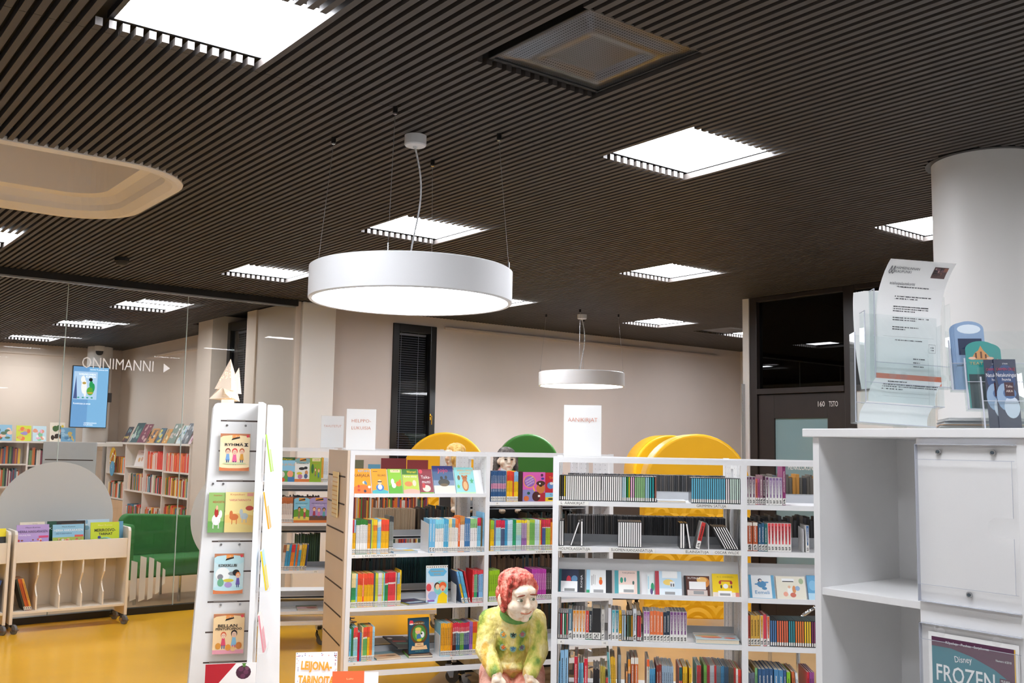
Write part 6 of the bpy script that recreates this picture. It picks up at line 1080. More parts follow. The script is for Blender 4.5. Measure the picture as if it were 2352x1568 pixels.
# ================================================================ CARVED FIGURES
def paint(key, cols, scale, rough=.55, bump=.35, stretch=(1, 1, 1), bscale=60):
    if key in MATS: return MATS[key]
    m = bpy.data.materials.new('m_' + key); m.use_nodes = True; nt = m.node_tree; bs = nt.nodes['Principled BSDF']; bs.inputs['Roughness'].default_value = rough
    tc = nt.nodes.new('ShaderNodeTexCoord'); mp = nt.nodes.new('ShaderNodeMapping'); mp.inputs['Scale'].default_value = stretch; nt.links.new(tc.outputs['Object'], mp.inputs[0])
    n = nt.nodes.new('ShaderNodeTexNoise'); n.inputs['Scale'].default_value = scale; n.inputs['Detail'].default_value = 5; nt.links.new(mp.outputs[0], n.inputs['Vector'])
    r = nt.nodes.new('ShaderNodeValToRGB'); e = r.color_ramp.elements; N = len(cols)
    e[0].position = .34; e[0].color = (*lin(cols[0]), 1); e[1].position = .66; e[1].color = (*lin(cols[-1]), 1)
    for i in range(1, N - 1): q = e.new(.34 + .32 * i / (N - 1)); q.color = (*lin(cols[i]), 1)
    nt.links.new(n.outputs['Fac'], r.inputs[0]); nt.links.new(r.outputs[0], bs.inputs['Base Color'])
    n2 = nt.nodes.new('ShaderNodeTexNoise'); n2.inputs['Scale'].default_value = bscale; n2.inputs['Detail'].default_value = 3; nt.links.new(mp.outputs[0], n2.inputs['Vector'])
    bp = nt.nodes.new('ShaderNodeBump'); bp.inputs['Strength'].default_value = bump; bp.inputs['Distance'].default_value = .02; nt.links.new(n2.outputs['Fac'], bp.inputs['Height']); nt.links.new(bp.outputs['Normal'], bs.inputs['Normal'])
    MATS[key] = m; return m
def ell(bm, c, r, M=None, rot=None):
    T = Tm(*c) @ (rot or Matrix.Identity(4)) @ Matrix.Diagonal((*r, 1))
    bmesh.ops.create_uvsphere(bm, u_segments=20, v_segments=14, radius=1, matrix=(M @ T) if M is not None else T)
def cap(bm, p0, p1, r0, r1, M=None):
    p0, p1 = Vector(p0), Vector(p1); d = p1 - p0; q = Vector((0, 0, 1)).rotation_difference(d.normalized()).to_matrix().to_4x4()
    T = Tm(*((p0 + p1) / 2)) @ q; bmesh.ops.create_cone(bm, cap_ends=True, segments=18, radius1=r0, radius2=r1, depth=d.length, matrix=(M @ T) if M is not None else T)
    ell(bm, p0, (r0,) * 3, M); ell(bm, p1, (r1,) * 3, M)
def remesh(bm, name, m, parent, vox, smooth=4, disp=0.0, dscale=.03):
    me = bpy.data.meshes.new(name); bm.to_mesh(me); bm.free(); me.materials.append(m); o = bpy.data.objects.new(name, me); C.objects.link(o); o.parent = parent
    r = o.modifiers.new('r', 'REMESH'); r.mode = 'VOXEL'; r.voxel_size = vox; r.use_smooth_shade = True
    s = o.modifiers.new('s', 'SMOOTH'); s.factor = .5; s.iterations = smooth
    if disp:
        tx = bpy.data.textures.new(name + '_carving', 'CLOUDS'); tx.noise_scale = dscale; tx.noise_depth = 2; d = o.modifiers.new('d', 'DISPLACE'); d.texture = tx; d.strength = disp; d.mid_level = .5
    return o
def hand(bm, w, k, M):     # palm at the wrist w, five fingers curling down over k below it
    w, k = Vector(w), Vector(k); d = (k - w).normalized(); s = d.cross(Vector((0, 0, 1))).normalized()
    ell(bm, w + d * .03, (.026, .03, .018), M)
    for i, (o, L) in enumerate(((-.022, .040), (-.008, .048), (.007, .045), (.020, .034))):
        a = w + d * .045 + s * o; b_ = a + d * L * .6 + Vector((0, 0, -.006)); c = b_ + d * L * .4 + Vector((0, 0, -.018)); cap(bm, a, b_, .0085, .008, M); cap(bm, b_, c, .008, .007, M)
    a = w + d * .02 - s * .026; b_ = a - s * .018 + d * .018; cap(bm, a, b_, .009, .0085, M); cap(bm, b_, b_ + d * .02 + Vector((0, 0, -.012)), .0085, .007, M)
SKIN = paint('carved_skin', ['cfa07a', 'ecd6bc', 'f0e0cc', 'e2c2a2'], 18, .5, .2)
HAIRR = paint('carved_red_hair', ['7a2a18', 'c8483a', 'e27866', 'f0a08c', 'b43c30'], 26, .5, .9, (1, 1, .45), 70)
SWEAT = paint('carved_sweater', ['6f9440', 'b8bc54', 'e4d478', 'eee0a0', 'e2b24c'], 11, .55, .9, (1, 1, .6), 34)
PINK = paint('carved_trousers', ['c87a68', 'e8a898', 'f0bcae', 'e0a08c'], 9, .55, .5)
DARKP = mat('3a2a1c', .5, key='carved_line'); LIP = mat('c87a5c', .5, key='carved_lip'); EYEW = mat('d8d4c4', .4, key='carved_eye'); IRIS = mat('5a6048', .3, key='carved_iris'); COLL = paint('carved_collar', ['4a8a3c', '6fa04a', '3f7a3a'], 14)
fg = thing('carved_child_figure', 'carved wooden child figure with red hair and yellow-green sweater, bending forward', 'statue', Frame(cw(0.012, 5.38), YAW).M)
MH = Tm(.045, -.115, .912) @ Rz(R(27)) @ Rx(R(7)) @ Ry(R(-3)) @ Matrix.Diagonal((.98, 1, .94, 1))
bm = bmesh.new()
def headp(bm, MH, s=1.0):
    E = lambda c, r: ell(bm, [q * s for q in c], [q * s for q in r], MH)
    E((0, .012, .015), (.092, .105, .108)); E((0, -.022, -.062), (.073, .072, .066)); E((.044, -.05, -.034), (.042, .042, .04)); E((-.044, -.05, -.034), (.042, .042, .04)); E((0, -.07, .045), (.066, .034, .034))
    cap(bm, Vector((0, -.098, .012)) * s, Vector((0, -.114, -.024)) * s, .0095 * s, .015 * s, MH); E((.012, -.1, -.026), (.011, .012, .009)); E((-.012, -.1, -.026), (.011, .012, .009))
    E((0, -.085, -.062), (.032, .015, .008)); E((0, -.082, -.073), (.026, .015, .008)); E((0, -.076, -.103), (.026, .02, .018)); E((.036, -.092, .026), (.024, .01, .007)); E((-.036, -.092, .026), (.024, .01, .007))
    E((-.098, .015, -.015), (.014, .028, .04)); E((.098, .015, -.015), (.014, .028, .04))
headp(bm, MH)
cap(bm, (.03, .05, .78), (.042, -.06, .86), .062, .058); cap(bm, (.02, .16, .54), (.02, .08, .76), .112, .10); cap(bm, (-.08, .07, .765), (.12, .07, .77), .05, .05)
ARM = [((-.108, .06, .76), (-.126, .01, .615), (-.062, -.105, .512)), ((.142, .06, .765), (.158, .01, .615), (.108, -.105, .506))]
for a, e, w in ARM: cap(bm, a, e, .05, .042); cap(bm, e, w, .042, .03); hand(bm, w, (w[0] * 1.05 + .003, w[1] - .045, w[2] - .06), Matrix.Identity(4))
ell(bm, (.02, .20, .47), (.14, .11, .1)); KN = [(-.075, -.12, .385), (.115, -.12, .38)]
for i, k in enumerate(KN):
    hx = -.065 if i == 0 else .105; cap(bm, (hx, .19, .45), k, .078, .058); cap(bm, k, (k[0], .06, .09), .055, .04); ell(bm, (k[0], -.0, .045), (.05, .11, .045))
remesh(bm, 'body', SKIN, fg, .0062, 3)
bm = bmesh.new(); cap(bm, (.02, .155, .55), (.02, .07, .765), .135, .108); cap(bm, (-.078, .065, .765), (.116, .065, .77), .062, .062); ell(bm, (.02, .12, .52), (.142, .125, .04))
for a, e, w in ARM: cap(bm, a, e, .058, .054); m_ = [(e[q] * .25 + w[q] * .75) for q in range(3)]; cap(bm, e, m_, .054, .044); cap(bm, m_, [e[q] * .12 + w[q] * .88 for q in range(3)], .044, .041)
remesh(bm, 'sweater', SWEAT, fg, .006, 3, .007, .02)
bm = bmesh.new(); ell(bm, (.02, .2, .47), (.165, .135, .12))
for i, k in enumerate(KN): hx = -.065 if i == 0 else .105; cap(bm, (hx, .19, .45), k, .098, .072); cap(bm, k, (k[0], .06, .13), .07, .06)
remesh(bm, 'trousers', PINK, fg, .008, 3, .01, .04)
bm = bmesh.new(); E = lambda c, r: ell(bm, c, r, MH)
E((0, .03, .078), (.1, .1, .072)); E((0, .055, .005), (.102, .08, .105)); E((-.078, -.01, .03), (.03, .05, .07)); E((-.088, .002, -.03), (.02, .03, .052)); E((.08, -.005, .045), (.026, .045, .05)); E((-.01, -.03, .116), (.082, .045, .028)); E((-.055, -.035, .09), (.036, .04, .03))
remesh(bm, 'hair', HAIRR, fg, .005, 2, .012, .012)
def part_ell(name, c, r, m, parent, MH, rot=None):
    bm = bmesh.new(); ell(bm, c, r, MH, rot); me = bpy.data.meshes.new(name); bm.to_mesh(me); bm.free(); me.materials.append(m); me.polygons.foreach_set('use_smooth', [True] * len(me.polygons)); return link(name, me, parent)
for sx in (-1, 1):
    part_ell('eye', (sx * .036, -.0905, .008), (.019, .008, .0085), EYEW, fg, MH); part_ell('iris', (sx * .036 + .003, -.0975, .008), (.0085, .003, .0078), IRIS, fg, MH); part_ell('eyebrow', (sx * .037, -.101, .035), (.025, .004, .005), mat('7a3a20', .6, key='brow'), fg, MH, Ry(sx * .12))
g = MB(); g.tube([MH @ Vector(q) for q in ((-.031, -.089, -.061), (-.016, -.0975, -.0665), (0, -.100, -.068), (.016, -.0975, -.0665), (.031, -.089, -.061))], .0033, LIP); g.build('mouth', fg, smooth=True)
bm = bmesh.new(); bmesh.ops.create_cone(bm, cap_ends=False, segments=28, radius1=.088, radius2=.072, depth=.03, matrix=Tm(.035, -.022, .822) @ Rx(.55)); me = bpy.data.meshes.new('collar'); bm.to_mesh(me); bm.free(); me.materials.append(COLL); o = link('collar', me, fg); o.modifiers.new('s', 'SOLIDIFY').thickness = .014
for i, (x, z) in enumerate([(-.03, .695), (.022, .695), (.07, .698), (-.03, .625), (.022, .62), (.068, .626)]):
    yy = .16 - .085 * (z - .55) / .215 - (.136 - .027 * (z - .55) / .215) * math.sqrt(max(.1, 1 - ((x - .02) / .13) ** 2)) * 1.03 - .006
    g = MB(); g.rod((x, yy + .03, z), (x, yy, z + .003), .018, mat('86a890', .5, key='emblem_ground'), n=20); g.build('emblem', fg)
    g = MB(); c_ = ['e8962a', '2a3a3a', 'c86a7a', 'd86a2a', '4a7aa0', '6a5a7a'][i]
    for q in range(5): a_ = q * 2 * PI / 5 + .3; g.rod((x, yy - .001, z + .003), (x + .012 * math.cos(a_), yy - .001, z + .003 + .012 * math.sin(a_)), .0034, mat(c_, .5), n=6)
    g.build('emblem_motif', fg)
# two small carved figures seated on a black plinth
pl = thing('black_plinth', 'tall black plinth behind the bookcase carrying two small carved figures', 'plinth', FA.M @ Tm(.93, .84, 0))
b = MB(); b.box(.02, .98, 0, .40, 0, 1.30, BLACK); b.build('body', pl, bevel=.004)
def doll(label, x, hz, turn, shirt, hairm, feet, dx=0.0):
    t = thing('small_carved_figure', label, 'statue', FA.M @ Tm(x, .885, 1.322)); M = Matrix.Identity(4)
    bm = bmesh.new(); H = Tm(dx, .06, hz) @ Rz(turn); headp(bm, H, .72)
    cap(bm, (0, .1, .05), (dx * .6, .08, .16), .06, .05); cap(bm, (dx * .8, .07, .18), (dx, .07, hz - .05), .03, .03)
    for s in (-1, 1):
        cap(bm, (s * .04, .1, .03), (s * .06, -.075, .028), .035, .028); cap(bm, (s * .06, -.075, .028), (s * .065, -.075, feet + .03), .026, .02); ell(bm, (s * .065, -.10, feet), (.024, .045, .02)); cap(bm, (s * .06, .08, .15), (s * .085, .0, .07), .024, .018); ell(bm, (s * .085, -.01, .06), (.016, .02, .015))
    remesh(bm, 'body', SKIN, t, .006, 2)
    bm = bmesh.new(); cap(bm, (0, .1, .055), (dx * .6, .08, .165), .068, .057)
    for s in (-1, 1): cap(bm, (s * .06, .08, .15), (s * .083, .02, .085), .031, .025)
    remesh(bm, 'shirt', shirt, t, .006, 2, .006, .02)
    bm = bmesh.new(); ell(bm, (0, .01, .045), (.073, .078, .06), H); ell(bm, (0, .04, .0), (.07, .055, .085), H)
    if hairm is not HAIRB:
        for s in (-1, 1): cap(bm, (s * .075, .02, .02), (s * .085, .02, -.09), .026, .02, H)
    else: ell(bm, (.05, -.02, -.01), (.03, .05, .07), H)
    remesh(bm, 'hair', hairm, t, .0055, 2, .01, .014)
    for s in (-1, 1): part_ell('eye', (s * .026, -.069, .006), (.011, .005, .006), DARKP, t, H); part_ell('eyebrow', (s * .027, -.073, .024), (.016, .003, .003), DARKP, t, H)
    part_ell('mouth', (0, -.072, -.05), (.018, .003, .003), LIP, t, H)
    return t
HAIRB = paint('carved_blond_hair', ['b87a34', 'e0a850', 'f0cc7c', 'd89840'], 22, .5, .8, (1, 1, .4), 60); HAIRD = paint('carved_dark_hair', ['2a2624', '4a4440', '6a625c', 'a09890'], 24, .5, .8, (1, 1, .4), 60)
doll('small carved figure with blond hair sitting behind the bookcase, face turned away', 1.0, .285, R(-70), paint('carved_shirt_grey', ['c8b89c', 'd8ccb4', 'b8a88c'], 10), HAIRB, -.115, -.02)
doll('small carved figure with dark hair and pink scarf sitting behind the bookcase', 1.385, .26, R(-4), paint('carved_shirt_pink', ['d88a90', 'e8a0a4', 'f0b4b0'], 10), HAIRD, -.125, .02)
# ================================================================ WHITE CABINET
FK = Frame((2.232, 1.571), -PI / 2)
cb = thing('white_cabinet', 'tall white laminate cabinet with open shelves and clear pockets at the right', 'cabinet', FK.M)
b = MB(); b.box(-.022, 1.25, -.012, .64, 1.735, 1.757, LAM); b.build('top_board', cb, bevel=.002)
b = MB(); b.box(.002, .021, 0, .62, .05, 1.7345, LAM); b.build('side_panel', cb, bevel=.001)
b = MB(); b.box(.021, 1.23, .372, .388, .05, 1.7345, LAM); b.build('back_panel', cb)
b = MB(); b.box(.293, .311, .0195, .372, .05, 1.7345, LAM); b.build('divider', cb)
for z in (1.348, .96, .57, .12): b = MB(); b.box(.0215, .2925, .004, .3715, z - .018, z, LAM); b.build('shelf', cb, bevel=.001)
b = MB(); b.box(.293, 1.23, 0, .019, .05, 1.7345, LAM); b.build('front_panel', cb, bevel=.001)
b = MB(); b.box(.01, 1.22, .02, .6, 0, .05, mat('bdbdbd', .5, key='plinth')); b.build('plinth', cb)
POCK = glassy('pocket_acrylic', 'ffffff', .45, .05, 'ffffff')
EDGE = mat('b9bdc8', .2, key='pocket_edge')
def pocket(label, x0, x1, z0, z1, poster=False):
    t = thing('poster_pocket', label, 'pocket', FK.M, 'clear pockets on the cabinet')
    b = MB(); b.box(x0, x1, -.0035, -.0015, z0, z1, POCK); b.build('back_sheet', t)
    nx, nz, r = x1, (z0 + z1) / 2, .022; zt = z1 - .036; zb = z0 + .04
    pr = [(x0, zb), (x1 - .006, zb), (x1 - .006, nz - r)] + [(x1 - .02 - r + r * math.cos(R(a)) - 0, nz + r * math.sin(R(a))) for a in range(-90, -271, -20)] + [(x1 - .006, nz + r), (x1 - .006, zt), (x0, zt)]
    b = MB(); b.prism(pr, -.0125, -.0105, POCK, 'y'); b.build('front_sheet', t)
    b = MB()
    for q in ((x0, x0 + .0012, -.0135, -.0015, z0, z1), (x0, x1, -.0132, -.0122, zt - .0012, zt), (x0, x1, -.0132, -.0122, zb, zb + .001), (x0, x1, -.0135, -.0015, z1 - .0012, z1), (x0, x1, -.0135, -.0015, z0, z0 + .0012), (x1 - .007, x1 - .0062, -.0132, -.0122, zb, nz - r), (x1 - .007, x1 - .0062, -.0132, -.0122, nz + r, zt)): b.box(*q, EDGE)
    b.build('edges', t)
    if not poster:
        for x, z in ((x0 + .055, z1 - .018), (x0 + .184, z1 - .018), (x0 + .12, z0 + .028)):
            b = MB(); b.rod((x, -.0035, z), (x, -.0075, z), .0068, CHROME, n=18); b.rod((x, -.0075, z), (x, -.009, z), .004, mat('6a7680', .3, .9, key='screw'), n=14); b.build('screw', t)
    else:
        for x, z in ((x0 + .055, z1 - .015), (x0 + .184, z1 - .015)): b = MB(); b.rod((x, -.014, z), (x, -.016, z), .0105, POCK, n=20); b.build('cap', t)
    return t
pocket('empty clear pocket with chrome screws on the white cabinet', .296, .531, 1.352, 1.72)
pocket('clear pocket holding a teal and purple magazine page on the cabinet', .296, .531, .94, 1.303, True)
po = thing('magazine_poster', 'teal and purple magazine page lettered FROZEN in the cabinet pocket', 'poster', FK.M @ Tm(.419, -.0045, 0))
b = MB(); b.box(-.104, .104, -.001, .0005, .96, 1.285, PAPER); b.build('paper', po)
b = MB(); y = -.0013; b.face([(-.096, y, .97), (.096, y, .97), (.096, y, 1.275), (-.096, y, 1.275)], mat('2f7f90', .3, key='poster_teal')); y = -.0016
b.face([(-.096, y, 1.275), (-.096, y, 1.254), (-.05, y, 1.254), (0, y, 1.243), (.05, y, 1.224), (.096, y, 1.196), (.096, y, 1.275)], mat('5a2f4c', .3, key='poster_plum')); y = -.0018
b.face([(.0935, y, .97), (.096, y, .97), (.096, y, 1.275), (.0935, y, 1.275)], mat('e8b83a', .4, key='poster_edge')); b.face([(.06, y, 1.197), (.086, y, 1.197), (.086, y, 1.208), (.06, y, 1.208)], mat('4a2440', .4, key='poster_tag')); b.build('print', po)
PW = mat('eef4f6', .4, key='poster_white')
text('FROZEN', po, (-.018, -.0021, 1.194), UPR, PW, size=.052, width=.135, bold=.0004); text('Disney', po, (-.022, -.0021, 1.233), (PI / 2, -.12, 0), PW, size=.02, width=.04)
text('Kilpailuja · Puuhaa · Sarjakuvaa', po, (-.012, -.0021, 1.2655), UPR, PW, size=.008, width=.1); text('Numero 6/2018', po, (.07, -.0021, 1.245), UPR, PW, size=.007, width=.034); text('MUKANA', po, (.073, -.0021, 1.2025), UPR, PW, size=.008, width=.02)
sd = thing('leaflet_pocket', 'white leaflets in a clear pocket on the left side of the cabinet', 'leaflet holder', FK.M)
b = MB(); b.box(-.030, -.028, .10, .33, 1.38, 1.62, CLEAR); b.box(-.030, .0, .10, .33, 1.376, 1.378, CLEAR); b.box(-.002, .0005, .10, .33, 1.378, 1.72, CLEAR); b.build('pocket', sd)
for i in range(3): b = MB(); b.prism([(-.006 - i * .006, 1.38), (-.004 - i * .006, 1.38), (-.010 - i * .007, 1.50), (-.004 - i * .006, 1.66 - i * .03), (-.006 - i * .006, 1.66 - i * .03), (-.012 - i * .007, 1.50)], .12, .31, PAPER, 'y'); b.build('leaflet', sd)
# ---------------------------------------------------------------- brochure stand on the cabinet
FH = Frame(cw(.985, 2.56), YAW + R(3))
hs = thing('brochure_stand', 'three-tier clear acrylic brochure stand holding papers on the white cabinet', 'brochure stand', FH.M @ Tm(0, 0, 1.758), 'acrylic stands on the cabinet')
AC = glassy('stand_acrylic', 'fbfdfd', .8, .03, 'ffffff')
LE = .11
def tierM(i): return Tm(.016 + i * .042, i * .034, .012 + i * .054) @ Ry(.05) @ Rx(-LE)
for i in range(3):
    M = tierM(i); H = (.24, .25, .262)[i]; wd = .107
    b = MB(); b.box(-wd, wd, .03, .0325, 0, H + .0, AC, M); b.box(-wd, wd, 0, .002, 0, H * .22, AC, M); b.box(-wd, -wd + .002, .002, .03, 0, H, AC, M); b.box(wd - .002, wd, .002, .03, 0, H * .9, AC, M); b.box(-wd, wd, .002, .03, 0, .002, AC, M)
    b.build('tier', hs)
    b = MB(); b.box(-wd - .0004, -wd + .0024, -.0006, .001, 0, H, EDGE, M); b.box(-wd - .0004, -wd + .0024, .0, .0325, H - .0015, H, EDGE, M); b.box(-wd, wd, -.0008, .0, 0, .002, EDGE, M); b.box(-wd, wd, -.0006, .0012, H * .22 - .001, H * .22 + .0006, EDGE, M); b.build('tier_edge', hs)
b = MB(); b.box(.08, .11, .14, .16, 0, .15, AC); b.box(-.10, .2, .0, .16, 0, .002, AC); b.build('foot', hs)
def sheet(name, label, M, w, h, curl, curlr, base=PAPER, x0=0.0, arc=.16):
    t = thing(name, label, 'paper', FH.M @ Tm(0, 0, 1.758) @ M); N = 18
    def S(u, v, o=0.0):
        z = v * h; y = 0.0; bow = arc * (v - v * v) * .12
        zc = h - curl
        if z > zc: a = (z - zc) / curlr; y = -curlr * (1 - math.cos(a)); z2 = zc + curlr * math.sin(a)
        else: a = 0; z2 = z
        n = Vector((0, -math.cos(a), -math.sin(a) if a else 0)); return Vector((x0 + (u - .5) * w + .02 * v * v, y + bow, z2)) + n * o
    b = MB()
    for j in range(N): b.face([S(0, j / N), S(1, j / N), S(1, (j + 1) / N), S(0, (j + 1) / N)], base)
    b = MB(); k_ = b.mi(base)
    for j in range(N + 1): b.v += [tuple(S(0, j / N)), tuple(S(.5, j / N)), tuple(S(1, j / N))]
    for j in range(N):
        for q in (0, 1): b.f.append((3 * j + q, 3 * j + q + 1, 3 * j + q + 4, 3 * j + q + 3)); b.m.append(k_)
    o = b.build('page', t, smooth=True)
    def patch(nm, rects):
        b = MB()
        for u0, u1, v0, v1, m in rects:
            k = max(1, int((v1 - v0) * 40))
            for j in range(k): a, e = v0 + (v1 - v0) * j / k, v0 + (v1 - v0) * (j + 1) / k; b.face([S(u0, a, .0006), S(u1, a, .0006), S(u1, e, .0006), S(u0, e, .0006)], m)
        b.build(nm, t)
    return t, S, patch
TXT = ink('paper_type', '3a3a3e', 620, 5, .44); GREY = mat('5a5a60', .6, key='type_grey'); ORNG = mat('e8622a', .5, key='orange_strip')
t, S, patch = sheet('feedback_sheet', 'tall curling white sheet with a town letterhead and orange foot strip in the top tier', tierM(2) @ Tm(-.010, .012, .004), .182, .35, .15, .16)
L = []
for k, (v, n, u1) in enumerate([(.775, 1, .75), (.70, 2, .82), (.62, 3, .80), (.53, 2, .82), (.455, 2, .66)]):
    for q in range(n): L.append((.26, u1 - (.2 if q == n - 1 and n > 1 else 0), v - q * .018 - .006, v - q * .018 + .002, TXT))
L += [(.12, .9, .375, .3758, GREY), (.3, .72, .345, .352, TXT), (.58, .76, .20, .208, TXT), (.58, .68, .17, .178, TXT), (.58, .74, .14, .148, TXT)]
patch('print', L); patch('orange_strip', [(0, 1, .0, .075, ORNG)]); patch('frame_lines', [(.82, .823, .26, .33, GREY), (.92, .923, .26, .33, GREY), (.82, .923, .26, .262, GREY), (.82, .923, .328, .33, GREY), (.84, .9, .28, .287, TXT), (.84, .9, .30, .307, TXT)])
def paper_text(s, u, v, size, width, S, t, al='CENTER', dv=.01):
    p, q = S(u, v, .001), S(u, v + dv, .001); a = math.atan2(-(q.y - p.y), q.z - p.z); text(s, t, p, (PI / 2 + a, 0, 0), GREY, size=size, width=width, align=al)
paper_text('HÄMEENLINNAN', .33, .925, .011, .065, S, t); paper_text('KAUPUNKI', .28, .895, .011, .045, S, t); paper_text('asiakaspalautekortti', .33, .80, .012, .07, S, t)
for q, (u, col) in enumerate(((.08, GREY), (.125, GREY))):
    b = MB(); b.tube([S(u - .018, .89, .001), S(u, .94, .001), S(u + .018, .89, .001), S(u, .875, .001), S(u - .018, .89, .001)], .0007, col, n=5); b.build('emblem', t)
r5 = random.Random(9); ph = []
for q in range(14): u = .72 + r5.random() * .17; v = .86 + r5.random() * .075; ph.append((u, min(.93, u + .06), v, min(.955, v + .02), mat(r5.choice(['4a3230', '8a5a4a', 'b88a8a', '6a4a50', 'c8a498', '2c2224']), .5)))
patch('photo', [(.72, .93, .86, .955, mat('5a403c', .5))]); 
b = MB()
for q, (u0, u1, v0, v1, m_) in enumerate(ph): o_ = .0008 + q * .00006; b.face([S(u0, v0, o_), S(u1, v0, o_), S(u1, v1, o_), S(u0, v1, o_)], m_)
b.build('photo_detail', t)
t, S, patch = sheet('feedback_sheet', 'white form sheet with small type in the middle tier of the acrylic stand', tierM(1) @ Tm(-.002, .014, .004), .182, .066, .012, .2)
patch('print', [(.2, .5, .88, .92, TXT), (.16, .98, .76, .80, TXT), (.16, .98, .68, .72, TXT), (.16, .5, .58, .62, TXT), (.2, .9, .45, .455, GREY), (.2, .9, .3, .305, GREY)])
sheet('blank_sheet', 'blank white sheet in the lowest tier of the acrylic stand', tierM(0) @ Tm(.0, .014, .004), .182, .056, .02, .3)
for i in range(5): sheet('loose_sheet', '%s white sheet of the fan behind the top tier of the stand' % nth(i + 1), tierM(2) @ Tm(-.035 - i * .003, .036 + i * .0022, .0) @ Ry(-.10 - i * .012), .16, .27, .03, .2)[0]['group'] = 'fanned white sheets'
b = MB()
for x in (-.06, -.03, .05, .078): M = tierM(2) @ Tm(x, -.0015, .024); b.rod(M @ Vector((0, 0, 0)), M @ Vector((0, -.001, 0)), .0095, AC, n=18); b.rod(M @ Vector((0, -.001, 0)), M @ Vector((0, -.0014, 0)), .0095, EDGE, n=18, caps=False)
b.build('thumb_hole', hs)
# leaflet stand with cards on the right
FL2 = Frame(cw(1.155, 2.36), YAW + R(-10))
ls = thing('leaflet_stand', 'clear acrylic leaflet stand with teal and midnight-blue cards on the cabinet', 'brochure stand', FL2.M @ Tm(0, 0, 1.758), 'acrylic stands on the cabinet')
for i in range(3):
    M = Tm(.012 + (2 - i) * -.028, (2 - i) * -.0 + i * .0 + (2 - i) * .03, (2 - i) * .048) @ Rx(-.2)
    b = MB(); b.box(-.03, .16, .02, .022, 0, .16, AC, M); b.box(-.03, .16, 0, .002, 0, .07, AC, M); b.box(-.03, -.028, .002, .02, 0, .13, AC, M); b.box(.06, .062, .002, .02, 0, .12, AC, M); b.box(-.03, .16, .002, .02, 0, .002, AC, M); b.build('tier', ls)
    b = MB(); b.box(-.031, -.0275, -.001, .001, 0, .13, EDGE, M); b.box(-.03, .16, -.001, .0012, .069, .0705, EDGE, M); b.box(-.03, .16, -.001, .001, 0, .002, EDGE, M); b.build('tier_edge', ls)
def card(label, tier, x, k, w, h, base, art, rnd=False):
    o = thing('leaflet_card', label, 'card', FL2.M @ Tm(0, 0, 1.758) @ Tm(.012 - (2 - tier) * .028, (2 - tier) * .03, (2 - tier) * .048) @ Rx(-.2) @ Tm(x, .005 + .0035 * k, .004))
    b = MB(); r = w / 2; pr = [(-r, 0), (r, 0)] + ([(r * math.cos(R(a)), h - r * .6 + r * .6 * math.sin(R(a))) for a in range(0, 181, 15)] if rnd else [(r, h), (-r, h)])
    b.prism(pr, 0, .0008, mat(base, .3), 'y'); b.build('card', o); b = MB(); i = 0
    for a in art:
        yy = -.0003 - i * .00012; i += 1
        if a[0] == 'e': b.face([(a[1] * w + a[3] * w * math.cos(q * PI / 8), yy, a[2] * h + a[4] * h * math.sin(q * PI / 8)) for q in range(16)], mat(a[5], .35))
        elif a[0] == 'r': b.face([(a[1] * w, yy, a[2] * h), (a[3] * w, yy, a[2] * h), (a[3] * w, yy, a[4] * h), (a[1] * w, yy, a[4] * h)], mat(a[5], .35))
        elif a[0] == 'p': b.face([(u * w, yy, v * h) for u, v in a[1]], mat(a[2], .35))
    b.build('print', o)
    for a in art:
        if a[0] == 't': text(a[1], o, (a[2] * w, -.0004 - i * .00012, a[3] * h), UPR, mat(a[5], .4), size=a[6] * h, width=a[4] * w)
    return o
NB = [('e', 0, .72, .42, .2, '2a4470'), ('e', -.1, .45, .4, .2, '8aa4c0'), ('e', .15, .3, .35, .16, 'c8d4e0'), ('e', .1, .5, .3, .08, '4a6a94'), ('r', -.12, .46, .3, .66, '3a1420'), ('t', 'Taika', .09, .60, .3, 'e8d8d0', .05), ('t', 'AIKA', .09, .53, .3, 'e8d8d0', .05), ('t', 'OTAVA', .0, .93, .25, 'e8e8f0', .03), ('t', 'CARMEN CRUZ', 0, .85, .85, 'b83a48', .055), ('t', 'Natukuningas', .0, .765, .9, 'f0f0f4', .08), ('t', 'huvia', 0, .70, .4, 'f0f0f4', .06)]
card('midnight-blue card lettered in white script, frontmost on the leaflet stand', 2, .108, 0, .062, .17, '1a2440', NB)
card('second midnight-blue card just left of the frontmost one', 2, .03, 0, .05, .172, '1a2440', NB)
card('third midnight-blue card left of the other two', 2, .008, 1, .05, .172, '1a2440', NB)
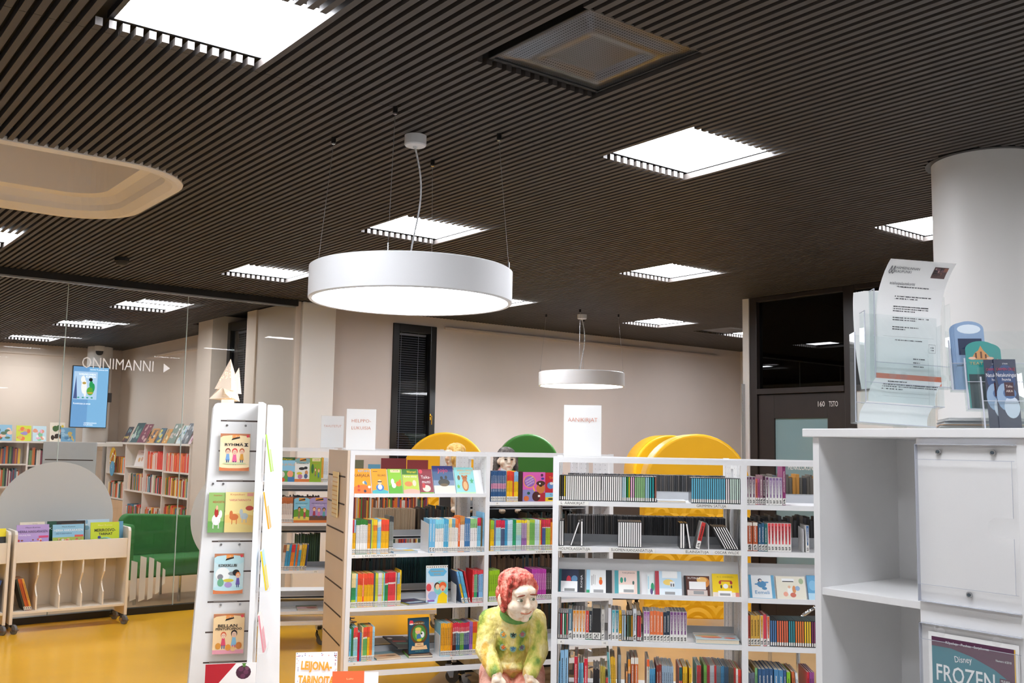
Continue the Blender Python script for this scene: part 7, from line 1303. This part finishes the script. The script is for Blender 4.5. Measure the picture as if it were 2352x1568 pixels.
CT = [('p', [(-.34, .72), (-.2, .82), (-.08, .86), (0, .93), (.08, .86), (.2, .8), (.34, .72)], 'c8905a'), ('r', -.2, .74, -.14, .82, '5a3a2a'), ('r', -.03, .74, .03, .84, '6a4630'), ('r', .12, .74, .17, .8, '5a3a2a'), ('e', -.3, .74, .12, .02, 'e0b8a0'), ('e', .28, .74, .12, .02, 'e0b8a0'), ('t', 'TEATTERI', 0, .66, .8, 'b8a878', .06), ('r', -.45, .0, .45, .5, '1f3a40')]
card('teal round-topped card with a lit palace on the leaflet stand', 1, .012, 0, .072, .172, '2f8f8a', CT, True)
card('teal round-topped card partly hidden behind the palace card', 1, .026, 1, .066, .168, '2f8f8a', CT, True)
for i in range(4): card('%s pale blue wavy-topped card behind the teal cards' % nth(i + 1), 0, .022 - i * .003, i, .07, .178, '8aa4c4', [('e', 0, .88, .4, .07, 'd8e4ee'), ('r', -.4, .5, .4, .74, '1f2f50')], True)['group'] = 'pale blue cards on the leaflet stand'
for i in range(4):
    o = thing('magazine', '%s grey-edged magazine up in the pile behind the stands on the cabinet' % nth(i + 1), 'magazine', FK.M @ Tm(.22 + i * .006, .455, 1.7582 + i * .009) @ Rz(.5 + i * .04), 'magazines piled on the cabinet')
    b = MB(); b.box(-.11, .11, -.12, .12, 0, .0018, mat('d8d6d2', .4)); b.box(-.11, .11, -.12, .12, .0065, .0083, mat(['b8b4b0', 'e0b088', '8a8e94', 'eceae8'][i], .4)); b.build('cover', o); b = MB(); b.box(-.108, .108, -.118, .118, .0018, .0065, mat(['8e9094', 'a8a8a8', '9a9c9e', 'c8c8c8'][i], .7)); b.build('page_block', o)
# ================================================================ lettering to plain meshes
bpy.context.view_layer.update()
for o, w in TEXTS:
    if w and o.dimensions.x > 0: o.scale.x *= w / o.dimensions.x
bpy.context.view_layer.update()
dg = bpy.context.evaluated_depsgraph_get()
for o, w in TEXTS:
    me = bpy.data.meshes.new_from_object(o.evaluated_get(dg)); nm = o.name
    n = bpy.data.objects.new('lettering_mesh', me); C.objects.link(n); n.parent = o.parent
    n.matrix_local = o.matrix_local; bpy.data.objects.remove(o); n.name = nm
